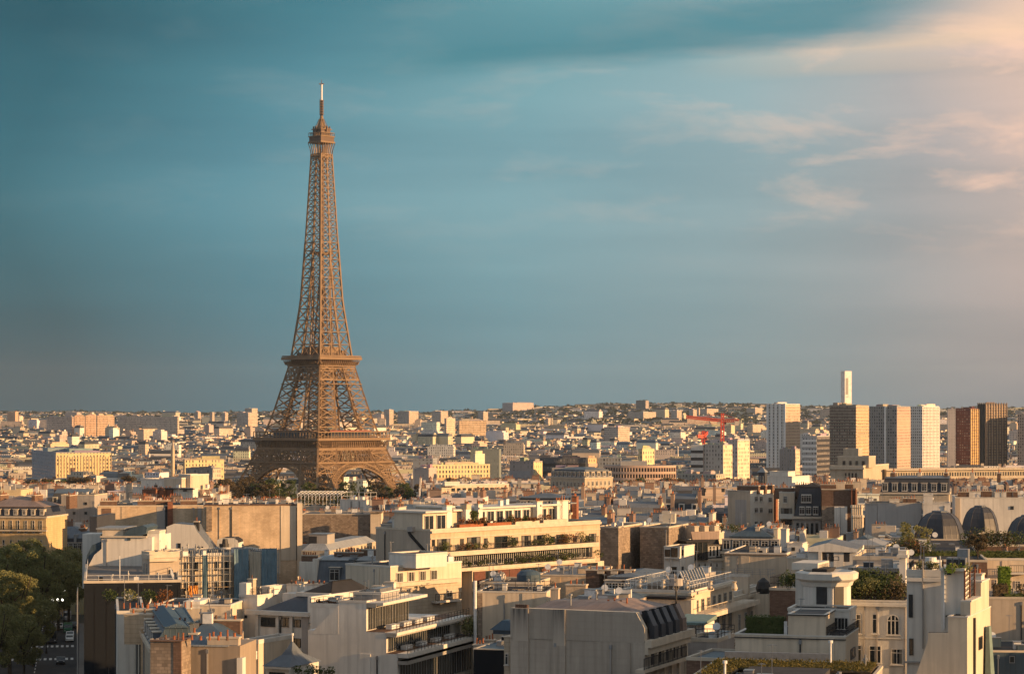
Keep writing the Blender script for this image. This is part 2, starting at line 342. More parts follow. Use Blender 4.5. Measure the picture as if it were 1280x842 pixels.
def empty(name, loc, rz=0.0):
    o = bpy.data.objects.new(name, None); o.location = loc; o.rotation_euler.z = rz; o.empty_display_size = 1; return link(o)
def inst(o, parent, loc, rz=0.0, sc=None):
    c = o.copy(); link(c, parent); c.location = loc; c.rotation_euler.z = rz
    if sc: c.scale = sc
    return c
def at(px, py, Y): return Vector(((px-CX)/F*Y, Y, CZ-(py-EY)/F*Y))
def ground(x, y):
    k = max(0, min(1, (y-1290)/230.0)); g = 25.0*(1-k*k*(3-2*k))
    if y > 2100: k = min(1, (y-2100)/3000.0); g += 33*k*k*(3-2*k)
    if y > 5200:
        # the southern plateau: higher to the right of the tower
        k = (y-5200)/3300.0; k = max(0, min(1, k)); k = k*k*(3-2*k)
        px = CX+x/y*F
        r = 72 + 34*math.exp(-((px-830)/170.0)**2) + 16/(1+math.exp(-(px-1000)/60.0)) + 3*math.sin(px*0.021)+2*math.sin(px*0.067+1)
        g += (r-33)*k
    return g
# ------------------------------------------------------------------ building kit
RND = random.Random(7)
OCC = []            # what already stands: (px0, px1, Y0, lowest visible row, footprint corners)
_wc = {}
def win_mesh(w, h, kind, fm):
    """window frame with sill; its panes are a mesh of their own"""
    key = (round(w*5), round(h*5), kind, fm.name)
    if key in _wc: return _wc[key]
    w = max(0.4, round(w*5)/5); h = max(0.4, round(h*5)/5)
    f = MB(); g = MB(); t = 0.07 if w < 2.2 else 0.09
    if kind == 'arch':
        n = 10; r = w/2
        arc = [(-r*math.cos(math.pi*i/n), h-r+r*math.sin(math.pi*i/n)) for i in range(n+1)]
        g.face([(-r, -0.03, 0)] + [(a, -0.03, b) for a, b in arc] + [(r, -0.03, 0)], GLS)
        for i in range(n): f.bar((arc[i][0], -0.06, arc[i][1]), (arc[i+1][0], -0.06, arc[i+1][1]), 0.12, fm, 0.12)
        for x in (-r, -r/3, r/3, r): f.box(x-0.05, x+0.05, -0.10, 0, 0, (h-r) if abs(x) == r else h-0.1, fm)
        f.box(-r, r, -0.10, 0, h-r-0.04, h-r+0.04, fm); f.box(-r-0.15, r+0.15, -0.2, 0, -0.14, 0, fm)
    else:
        g.box(-w/2+t, w/2-t, -0.05, -0.02, t, h-t, GLS)
        f.box(-w/2, -w/2+t, -0.11, 0, 0, h, fm); f.box(w/2-t, w/2, -0.11, 0, 0, h, fm)
        f.box(-w/2+t, w/2-t, -0.11, 0, 0, t, fm); f.box(-w/2+t, w/2-t, -0.11, 0, h-t, h, fm)
        nv = 1 if w < 1.9 else max(1, int(w/1.1)-1)
        if w > 0.75:
            for i in range(nv): x = -w/2+w*(i+1)/(nv+1); f.box(x-0.035, x+0.035, -0.09, -0.055, t, h-t, fm)
        if kind == 'tall': f.box(-w/2+t, w/2-t, -0.095, -0.055, h*0.72, h*0.72+0.06, fm)
        if kind == 'curt': g.box(-w/2+t, -w/2+w*0.3, -0.054, -0.051, t, h-t, GLC); g.box(w*0.22, w/2-t, -0.054, -0.051, t, h-t, GLC)
        if kind in ('tall', 'curt'): f.box(-w/2-0.1, w/2+0.1, -0.2, 0, -0.12, -0.002, fm)
    r = (f.mesh('window_frame'), g.mesh('window_pane')); _wc[key] = r; return r
_pc = {}
def pot_mesh(k, mat):
    if (k, mat.name) not in _pc:
        b = MB(); r = (0.12, 0.14, 0.10)[k % 3]; h = (0.40, 0.32, 0.62)[k % 3]
        b.cyl((0, 0, 0), r*1.1, r*0.8, h, 7, mat, cap=False); b.cyl((0, 0, h), r*1.05, r*1.05, 0.07, 7, mat)
        _pc[(k, mat.name)] = b.mesh('chimney_pot')
    return _pc[(k, mat.name)]
def mpane(pn, w, h):
    if w < 0.6 or RND.random() > 0.38: return pn
    return win_mesh(w, h, 'curt', FRM)[1]
def mobj(name, me, parent, loc=(0, 0, 0), rz=0.0):
    o = bpy.data.objects.new(name, me); link(o, parent); o.location = loc; o.rotation_euler.z = rz; return o

class B:
    """a building. Local x runs right along the front, local y runs away along the side; the near corner is the origin.
    Face 'L' is the front (y=0, x<0), face 'R' the side (x=0, y>0)."""
    def __init__(s, name, label, cat, xc, yt, Y, a=21, xl=None, Wd=None, xr=None, D=None, wall=WH, zb=None, vb=None, group=None, body=True, roof=FLT, par=0.5, occ=True):
        s.Y = Y; s.a = math.radians(a); s.pc = at(xc, yt, Y); s.zt = s.pc.z
        s.R = Vector((math.sin(s.a), math.cos(s.a), 0)); s.X = Vector((math.cos(s.a), -math.sin(s.a), 0))
        s.o = Vector((s.pc.x, s.pc.y, 0))
        s.zb = ground(s.pc.x, s.pc.y) if zb is None else zb
        s.W = Wd if Wd else abs(s.edge('L', xl)); s.D = D if D else s.edge('R', xr)
        s.e = empty(name, (s.o.x, s.o.y, s.zb), -s.a); tag(s.e, label, cat, group)
        s.wall = wall; s.n = {}; s.H = s.zt-s.zb; s.near = Y < 420
        if body:
            m = MB(); m.box(-s.W, 0, 0, s.D, 0, s.H, wall); m.build('wall', s.e)
            if roof: s.flat(-s.W, 0, 0, s.D, s.H, roof, par)
            if s.Y < 520 and s.W > 5 and wall is not BLK:
                q = random.Random(int(xc*3+Y))
                for i in range(1+int(s.W/14)):
                    x = -s.W*q.uniform(0.08, 0.92); m = MB(); m.box(x-0.07, x+0.07, -0.16, -0.02, 0, s.H-0.3, q.choice((DFR, GY, MTL, wall))); m.box(x-0.14, x+0.14, -0.2, 0, s.H-0.75, s.H-0.35, MTL); m.build('downpipe', s.e)
                if q.random() < 0.6:
                    x = -s.W*q.uniform(0.15, 0.8); m = MB(); m.box(x-0.7, x+0.7, -0.10, 0, 0, s.H-0.1, wall); m.build('flue_breast', s.e)
                if roof: s.clutter(-s.W+0.8, -0.8, 0.8, max(1.0, s.D-1.2), s.H+0.05, min(13, int(s.W*s.D/17)), int(xc))
        cs = [s.o, s.o-s.X*s.W, s.o-s.X*s.W+s.R*s.D, s.o+s.R*s.D]
        pxs = [CX+c.x/c.y*F for c in cs]
        if occ: OCC.append((min(pxs), max(pxs), min(c.y for c in cs), vb if vb else yt+8, [(c.x, c.y) for c in cs]))
    def edge(s, face, px):
        k = (px-CX)/F; d = -s.X if face == 'L' else s.R
        return (k*s.o.y-s.o.x)/(d.x-k*d.y)
    def pt(s, face, px, py, off=0.0):
        """where the sight line through a photo pixel meets the face pushed out by off"""
        if face == 'L': o = s.o-s.R*off; d = s.X
        else: o = s.o+s.X*off; d = s.R
        k = (px-CX)/F; t = (k*o.y-o.x)/(d.x-k*d.y); y = o.y+t*d.y
        return t, CZ-(py-EY)/F*y-s.zb
    def flat(s, x0, x1, y0, y1, z, mat, par=0.5, cap=None):
        m = MB(); m.box(x0+0.25, x1-0.25, y0+0.25, y1-0.25, z-0.1, z+0.06, mat); m.build('roof', s.e)
        if par:
            m = MB(); c = cap or (WTR if s.wall in (WH, CR) else TRM)
            m.box(x0-0.06, x1+0.06, y0-0.06, y0+0.24, z-0.02, z+par, c); m.box(x0-0.06, x1+0.06, y1-0.24, y1+0.06, z-0.02, z+par, c)
            m.box(x0-0.06, x0+0.24, y0+0.24, y1-0.24, z-0.02, z+par, c); m.box(x1-0.24, x1+0.06, y0+0.24, y1-0.24, z-0.02, z+par, c)
            m.build('parapet', s.e)
    def box(s, name, x0, x1, y0, y1, z0, z1, mat, label=None):
        m = MB(); m.box(x0, x1, y0, y1, z0, z1, mat); o = m.build(name, s.e)
        if label: o['label'] = label
        return o
    def slab(s, name, face, px0, px1, py0, py1, out, inn, mat, level=True):
        """box on a face between photo columns px0..px1 and rows py0..py1 (rows read at px0)"""
        a0, z0 = s.pt(face, px0, py1, out); a1, zz = s.pt(face, px1, py1, out); _, z1 = s.pt(face, px0, py0, out)
        m = MB()
        if face == 'L': m.box(a0, a1, -out, inn, z0, z1, mat)
        else: m.box(-inn, out, a0, a1, z0, z1, mat)
        return m.build(name, s.e)
    def wing(s, px0, px1, py0, py1, out, inn, mat, face='L', roof=FLT, par=0.4):
        a0, z0 = s.pt(face, px0, py1, out); a1, _ = s.pt(face, px1, py1, out); _, z1 = s.pt(face, px0, py0, out)
        if a1 < a0: a0, a1 = a1, a0
        m = MB(); r = (a0, a1, -out, inn) if face == 'L' else (-inn, out, a0, a1)
        m.box(*r, z0, z1, mat); m.build('upper_storey', s.e)
        if roof: s.flat(*r, z1, roof, par)
        return (*r, z0, z1)
    def prism(s, name, face, pts, out, inn, mat, cap=None):
        q = [s.pt(face, x, y, out) for x, y in pts]
        m = MB(); m.prism(q, face, (-out if face == 'L' else out), (inn if face == 'L' else -inn), mat, cap); me = m.mesh(name); m.fix(me)
        return mobj(name, me, s.e)
    def wins(s, face, px0, px1, py0, py1, nc, nr=1, wf=0.5, hf=None, kind='tall', fm=None, out=0.0, rows=None):
        """nr rows x nc columns of windows; rows py0 top of first row, py1 bottom of last row, read at px0"""
        fm = fm or (FRM if kind != 'dark' else DFR)
        a0, zb = s.pt(face, px0, py1, out); a1, _ = s.pt(face, px1, py1, out); _, zt = s.pt(face, px0, py0, out)
        lo, hi = min(a0, a1), max(a0, a1); cw = (hi-lo)/nc
        fh = (zt-zb)/nr if nr == 1 else (zt-zb)/(nr-1+(hf or 0.6)); wh = (zt-zb) if nr == 1 else fh*(hf or 0.6)
        fr, pn = win_mesh(cw*wf, wh, kind, fm)
        for j in range(nr):
            for i in range(nc):
                c = lo+(i+0.5)*cw; z = zb+j*fh
                if face == 'L': o = mobj('window', fr, s.e, (c, -out-0.002, z))
                else: o = mobj('window', fr, s.e, (out+0.002, c, z), math.radians(90))
                mobj('pane', pn if kind == 'arch' else mpane(pn, cw*wf, wh), o)
    def winat(s, face, px0, px1, py0, py1, kind='tall', fm=None, out=0.0):
        s.wins(face, px0, px1, py0, py1, 1, 1, 1.0, None, kind, fm, out)
    def balc(s, face, px0, px1, py, dep=1.1, th=0.3, rail=1.0, mat=None, out=0.0, bars=0.3, rmat=None, planks=False):
        a0, z = s.pt(face, px0, py, out+dep); a1, _ = s.pt(face, px1, py, out+dep)
        a0, a1 = min(a0, a1), max(a0, a1); rmat = rmat or IRN
        m = MB(); mm = mat or (WTR if s.wall in (WH, CR) else TRM)
        if face == 'L': m.box(a0, a1, -out-dep, -out, z-th, z, mm)
        else: m.box(out, out+dep, a0, a1, z-th, z, mm)
        m.build('balcony', s.e)
        if rail:
            m = MB(); q = out+dep-0.08; P = (lambda t, zz: (t, -q, zz)) if face == 'L' else (lambda t, zz: (q, t, zz))
            m.bar(P(a0, z+rail), P(a1, z+rail), 0.07, rmat); m.bar(P(a0, z+0.1), P(a1, z+0.1), 0.05, rmat)
            n = int((a1-a0)/bars)
            for i in range(n+1): t = a0+(a1-a0)*i/max(1, n); m.bar(P(t, z), P(t, z+rail), 0.035 if i % 6 else 0.06, rmat)
            m.build('railing', s.e)
        return a0, a1, z
    def rail(s, x0, x1, y0, y1, z, h=1.0, mat=None, step=1.2, name='railing'):
        """railing round a rectangle of the roof"""
        m = MB(); mat = mat or IRN; c = [(x0, y0), (x1, y0), (x1, y1), (x0, y1)]
        for i in range(4):
            a, b = Vector((*c[i], z)), Vector((*c[(i+1) % 4], z)); L = (b-a).length
            for hh in (h, h*0.5): m.bar(a+Vector((0, 0, hh)), b+Vector((0, 0, hh)), 0.05, mat)
            n = max(1, int(L/step))
            for k in range(n): q = a.lerp(b, k/n); m.bar(q, q+Vector((0, 0, h)), 0.05, mat)
        m.build(name, s.e)
    def chim(s, x, y, w, d, z, h, pots=5, mat=None, along='x', pm=None, sooty=0.3):
        """chimney stack at x,y from roof height z, with its pots as sub-parts"""
        m = MB(); mat = mat or s.wall
        m.box(x-w/2, x+w/2, y-d/2, y+d/2, z-0.6, z+h, mat)
        m.box(x-w/2-0.08, x+w/2+0.08, y-d/2-0.08, y+d/2+0.08, z+h, z+h+0.16, TRM if mat is not BRK else BRD)
        c = m.build('chimney', s.e)
        L = (w if along == 'x' else d)-0.3
        if s.Y > 560:
            if pots:
                bpy.data.objects.remove(c)
                for i in range(pots):
                    t = -L/2+L*(i+0.5)/pots; k = RND.randrange(3); hh = (0.55, 0.4, 0.9)[k]
                    m.cyl((x+(t if along == 'x' else 0), y+(0 if along == 'x' else t), z+h+0.16), 0.16, 0.12, hh, 5, POD if RND.random() < sooty else POT)
                m.build('chimney', s.e)
            return
        for i in range(pots):
            t = -L/2+L*(i+0.5)/pots
            mobj('chimney_pot', pot_mesh(RND.randrange(3), pm or (POD if RND.random() < sooty else POT)), c, (x+(t if along == 'x' else 0), y+(0 if along == 'x' else t), z+h+0.16))
    def chimpx(s, px, py, y, w=1.6, d=0.7, h=1.6, pots=4, mat=None, along='x'):
        """chimney whose stack top shows at px,py when standing y metres behind the front"""
        t, z = s.pt('L', px, py, -y); s.chim(t, y, w, d, z-h, h, pots, mat, along)
    def mansard(s, h=3.2, ins=1.6, top=1.3, mat=None, tmat=None, x0=None, x1=None, y0=0, y1=None, z=None, sides='LR', gables=True):
        """steep lower slope on the named sides, low hipped top"""
        x0 = -s.W if x0 is None else x0; x1 = 0 if x1 is None else x1; y1 = s.D if y1 is None else y1; z = s.H if z is None else z
        mat = mat or SLT; tmat = tmat or ZN; s.mz = (z, h, ins)
        X0, X1 = x0+(ins if 'W' in sides else 0.02), x1-(ins if 'R' in sides else 0.02)
        Y0, Y1 = y0+(ins if 'L' in sides else 0.02), y1-(ins if 'B' in sides or 'L' in sides else 0.02)
        m = MB(); m.hexa([(x0, y0, z), (x1, y0, z), (x1, y1, z), (x0, y1, z), (X0, Y0, z+h), (X1, Y0, z+h), (X1, Y1, z+h), (X0, Y1, z+h)], mat); r = m.build('mansard_roof', s.e)
        m = MB(); e = 0.15
        a = [(X0-e, Y0-e, z+h), (X1+e, Y0-e, z+h), (X1+e, Y1+e, z+h), (X0-e, Y1+e, z+h)]
        if (X1-X0) > (Y1-Y0): k = (Y1-Y0)/2; ra, rb = (X0+(k if 'W' in sides or 'R' in sides else 0), (Y0+Y1)/2), (X1-(k if 'R' in sides else 0), (Y0+Y1)/2)
        else: k = (X1-X0)/2; ra, rb = ((X0+X1)/2, Y0+(k if 'L' in sides else 0)), ((X0+X1)/2, Y1-k)
        if (X1-X0) > (Y1-Y0): f = [(a[0], a[1], (*rb, z+h+top), (*ra, z+h+top)), (a[2], a[3], (*ra, z+h+top), (*rb, z+h+top)), (a[3], a[0], (*ra, z+h+top)), (a[1], a[2], (*rb, z+h+top))]
        else: f = [(a[0], a[1], (*ra, z+h+top)), (a[1], a[2], (*rb, z+h+top), (*ra, z+h+top)), (a[2], a[3], (*rb, z+h+top)), (a[3], a[0], (*ra, z+h+top), (*rb, z+h+top))]
        for q in f: m.face(list(q), tmat)
        for i in range(4): b = a[(i+1) % 4]; m.bar((a[i][0], a[i][1], z+h), (b[0], b[1], z+h), 0.16, tmat)
        m.build('roof', s.e)
        m = MB(); m.box(x0-0.2, x1+0.3, y0-0.3, y0, z-0.35, z+0.1, TRM); m.box(x1, x1+0.3, y0, y1, z-0.35, z+0.1, TRM); m.build('cornice', s.e)
        return r
    def dormers(s, face, n, z=None, w=1.1, h=1.6, lo=None, hi=None, mat=None, fm=None, ins=None, base=0.35, hh=None):
        z = s.H if z is None else z; _, H, I = s.mz
        lo = lo if lo is not None else (-s.W if face == 'L' else 0); hi = hi if hi is not None else (0 if face == 'L' else s.D)
        key = ('dorm', round(w, 1), round(h, 1), (mat or ZN).name)
        if key not in _wc:
            m = MB(); m.box(-w/2-0.18, w/2+0.18, -0.02, 1.5, 0, h+0.12, mat or ZN); m.box(-w/2-0.28, w/2+0.28, -0.14, 1.6, h+0.12, h+0.24, TRM)
            _wc[key] = m.mesh('dormer')
        fr, pn = win_mesh(w, h-0.15, 'tall', fm or FRM)
        for i in range(n):
            t = lo+(hi-lo)*(i+0.5)/n; q = I*base/H*0.9
            if face == 'L': d = mobj('dormer', _wc[key], s.e, (t, q, z+base))
            else: d = mobj('dormer', _wc[key], s.e, (-q, t, z+base), math.radians(90))
            wd = mobj('window', fr, d, (0, -0.03, 0.08))
            if s.near: mobj('pane', pn, wd)
            else: mobj('pane', pn, wd)
    def clutter(s, x0, x1, y0, y1, z, n=6, seed=0):
        """roof plant: vents, ducts, skylights, aerials"""
        r = random.Random(seed+int(s.Y)); nm = {'vent_box': 0}
        for i in range(n):
            x = r.uniform(x0, x1); y = r.uniform(y0, y1); k = r.random()
            m = MB()
            if k < 0.36:
                w, d, h = r.uniform(0.5, 1.4), r.uniform(0.5, 1.2), r.uniform(0.5, 1.1); q = r.choice((MTL, WMT, WMT, s.wall))
                m.box(x, x+w, y, y+d, z, z+h, q); m.box(x-0.06, x+w+0.06, y-0.06, y+d+0.06, z+h, z+h+0.07, MTL); m.build('vent_box', s.e)
            elif k < 0.5:
                m.cyl((x, y, z), 0.09, 0.09, r.uniform(0.8, 1.6), 8, MTL); m.cyl((x, y, z+1.0), 0.2, 0.2, 0.18, 8, MTL); m.build('vent_pipe', s.e)
            elif k < 0.68:
                h = r.uniform(2, 3.6); m.bar((x, y, z), (x, y, z+h), 0.06, MTL); ln = r.uniform(0.5, 0.9)
                for j in range(4): m.bar((x-ln/2+j*0.05, y+0.12*j, z+h-0.1), (x+ln/2-j*0.05, y+0.12*j, z+h-0.1), 0.04, MTL)
                m.bar((x, y-0.2, z+h-0.1), (x, y+0.6, z+h-0.1), 0.04, MTL); m.build('aerial', s.e)
            elif k < 0.94 or s.Y < 240:
                w = r.uniform(0.7, 1.2); m.box(x, x+w, y, y+w*1.3, z, z+0.18, MTL); m.box(x+0.08, x+w-0.08, y+0.08, y+w*1.3-0.08, z+0.18, z+0.2, GLS); m.build('skylight', s.e)
            else:
                m.bar((x, y, z), (x, y, z+1.0), 0.06, MTL); R0 = 0.45
                m.lathe((0, 0, 0), [(0.02, 0.0), (R0*0.5, 0.05), (R0, 0.18)], 14, WMT); k0 = len(m.v)-14*3
                rot = Matrix.Rotation(math.radians(70), 3, 'X')
                for q in range(k0, len(m.v)): v = rot @ Vector(m.v[q]); m.v[q] = (x+v.x, y+v.y-0.1, z+1.1+v.z)
                m.build('satellite_dish', s.e)
    def awning(s, face, px0, px1, py, dep=1.4, mat=None):
        a0, z = s.pt(face, px0, py); a1, _ = s.pt(face, px1, py); m = MB()
        P = (lambda t, o, zz: (t, -o, zz)) if face == 'L' else (lambda t, o, zz: (o, t, zz))
        m.face([P(a0, 0.02, z), P(a1, 0.02, z), P(a1, dep, z-0.5), P(a0, dep, z-0.5)], mat); m.face([P(a0, 0.02, z-0.05), P(a1, 0.02, z-0.05), P(a1, dep, z-0.55), P(a0, dep, z-0.55)], mat)
        m.build('awning', s.e)

# ------------------------------------------------------------------ plants
def leafball(m, r, c, rad, n, size, mat, squash=1.0):
    """n leaf-sized faces spread through an ellipsoid shell"""
    for _ in range(n):
        u = r.uniform(-1, 1); a = r.uniform(0, 2*math.pi); q = math.sqrt(1-u*u); k = rad*(0.55+0.5*r.random()**0.6)
        p = Vector((c[0]+k*q*math.cos(a), c[1]+k*q*math.sin(a), c[2]+k*u*squash))
        d = Vector((r.gauss(0, 1), r.gauss(0, 1), r.gauss(0, 1))).normalized(); e = d.cross(Vector((r.gauss(0, 1), r.gauss(0, 1), r.gauss(0, 1)))).normalized()
        s = size*r.uniform(0.6, 1.3); d *= s; e *= s*0.6
        m.face([tuple(p-d), tuple(p+e), tuple(p+d), tuple(p-e)], mat)
def crown_mesh(seed, R, H, n, size, mat, clumps=26):
    r = random.Random(seed); m = MB()
    for i in range(clumps):
        a = r.uniform(0, 2*math.pi); u = r.random(); rr = R*(0.25+0.62*math.sqrt(r.random()))*math.sqrt(max(0.15, 1-(2*u-1)**2*0.85))
        cr = R*r.uniform(0.10, 0.34)*(0.75 if clumps > 80 else 1)
        leafball(m, r, (rr*math.cos(a), rr*math.sin(a), H*(0.1+0.85*u)), cr, n//clumps, size, mat, 0.75)
    return m.mesh('crown')
def trunk_mesh(seed, h, R, r0):
    r = random.Random(seed); m = MB(); m.cyl((0, 0, -0.3), r0, r0*0.7, h*0.5+0.3, 8, BRKT)
    for i in range(7):
        a = i*0.9+r.uniform(-0.2, 0.2); k = R*r.uniform(0.4, 0.75); p = Vector((0, 0, h*(0.35+0.02*i)))
        q = Vector((k*math.cos(a)*0.5, k*math.sin(a)*0.5, h*(0.55+0.03*i))); e = Vector((k*math.cos(a), k*math.sin(a), h*r.uniform(0.75, 0.95)))
        m.bar(p, q, r0*0.7, BRKT); m.bar(q, e, r0*0.4, BRKT)
    return m.mesh('trunk')
def tree_kind(seed, h, R, n, size, mat, r0=0.3, cb=0.32, clumps=26):
    return (crown_mesh(seed, R, h*(1-cb), n, size, mat, clumps), trunk_mesh(seed, h, R, r0), h*cb)
def tree(kind, loc, label, sc=1.0, rz=0.0, group=None, name='tree', cat='tree'):
    e = empty(name, loc, rz); e.scale = (sc, sc, sc); tag(e, label, cat, group)
    mobj('crown', kind[0], e, (0, 0, kind[2])); mobj('trunk', kind[1], e); return e
_sh = {}
def shrub(loc, label, w=1.2, d=0.8, h=1.0, mat=None, n=160, size=0.12, name='shrub', cat='shrub', group=None, rz=0.0, pot=None):
    mat = mat or LF1; key = (round(w, 1), round(d, 1), round(h, 1), mat.name, n, RND.randrange(3))
    if key not in _sh:
        r = random.Random(hash(key[:3]) % 1000+key[5]); m = MB(); k = max(2, int(n/45))
        for i in range(k): leafball(m, r, (r.uniform(-w/2, w/2)*0.7, r.uniform(-d/2, d/2)*0.6, h*r.uniform(0.3, 0.75)), min(h*0.42, max(w, d)*0.5)*r.uniform(0.7, 1.1), n//k, size, mat, 0.9)
        for i in range(3): m.bar((0.1*(i-1), 0, -0.05), (0.3*(i-1)*w, 0, h*0.6), 0.04, BRKT)
        _sh[key] = m.mesh('foliage')
    o = bpy.data.objects.new(name, _sh[key]); link(o); o.location = loc; o.rotation_euler.z = rz; tag(o, label, cat, group); return o
def hedge(loc, label, w, d, h, mat=None, rz=0.0, name='hedge'):
    """clipped hedge: leaves over a box"""
    mat = mat or LF1; r = random.Random(int(w*10+h*7)); m = MB(); m.box(-w/2+0.1, w/2-0.1, -d/2+0.1, d/2-0.1, -0.1, h-0.1, mat)
    n = int((w*h*2+w*d+d*h*2)*26)
    for _ in range(n):
        k = r.random(); x = r.uniform(-w/2, w/2); y = r.uniform(-d/2, d/2); z = r.uniform(0, h)
        if k < 0.45: y = -d/2+r.uniform(-0.06, 0.1)
        elif k < 0.65: x = w/2-r.uniform(-0.06, 0.1)
        elif k < 0.9: z = h-r.uniform(-0.1, 0.12)
        else: x = -w/2
        dd = Vector((r.gauss(0, 1), r.gauss(0, 1), r.gauss(0, 1))).normalized()*0.11; e = dd.cross(Vector((r.gauss(0, 1), r.gauss(0, 1), 1))).normalized()*0.07
        p = Vector((x, y, z)); m.face([tuple(p-dd), tuple(p+e), tuple(p+dd), tuple(p-e)], mat)
    o = m.build(name, None, loc, rz); return tag(o, label, 'hedge')
def world(b, x, y, z): return b.o+b.X*x+b.R*y+Vector((0, 0, z+b.zb))
# ------------------------------------------------------------------ ground and distance
def build_ground():
    ys = [-300, 0, 150, 300, 450, 620, 700, 800, 900, 1000, 1100, 1200, 1270, 1330, 1390, 1450, 1530, 1700, 2400, 3200, 4200, 5200] + [5200+250*i for i in range(1, 15)] + [9500, 12000]
    nx = 90; m = bpy.data.meshes.new('ground'); v = []; f = []
    for y in ys:
        half = max(700, abs(y)*0.5)
        for i in range(nx+1):
            x = -half+2*half*i/nx; v.append((x, y, ground(x, y)-(0.5 if y > 1200 else 0)))
    for j in range(len(ys)-1):
        for i in range(nx): a = j*(nx+1)+i; f.append((a, a+1, a+nx+2, a+nx+1))
    m.from_pydata(v, [], f); mt, t, b = newmat('ground_cover')
    geo = t.nodes.new('ShaderNodeNewGeometry').outputs['Position']; n = noise(t, mapping(t, geo, (0.006,)*3), 1.0, 8, 0.65); n2_ = noise(t, mapping(t, geo, (0.04,)*3), 1.0, 6, 0.6)
    c = mixc(t, ramp(t, n, [(0.42, 0.0), (0.6, 1.0)]), (0.075, 0.07, 0.065), (0.035, 0.045, 0.022)); c = mixc(t, ramp(t, n2_, [(0.4, 0.0), (0.7, 0.6)]), c, (0.10, 0.09, 0.075))
    t.links.new(c, b.inputs['Base Color']); b.inputs['Roughness'].default_value = 0.95
    m.materials.append(mt); o = bpy.data.objects.new('ground', m); link(o); o['kind'] = 'structure'
build_ground()

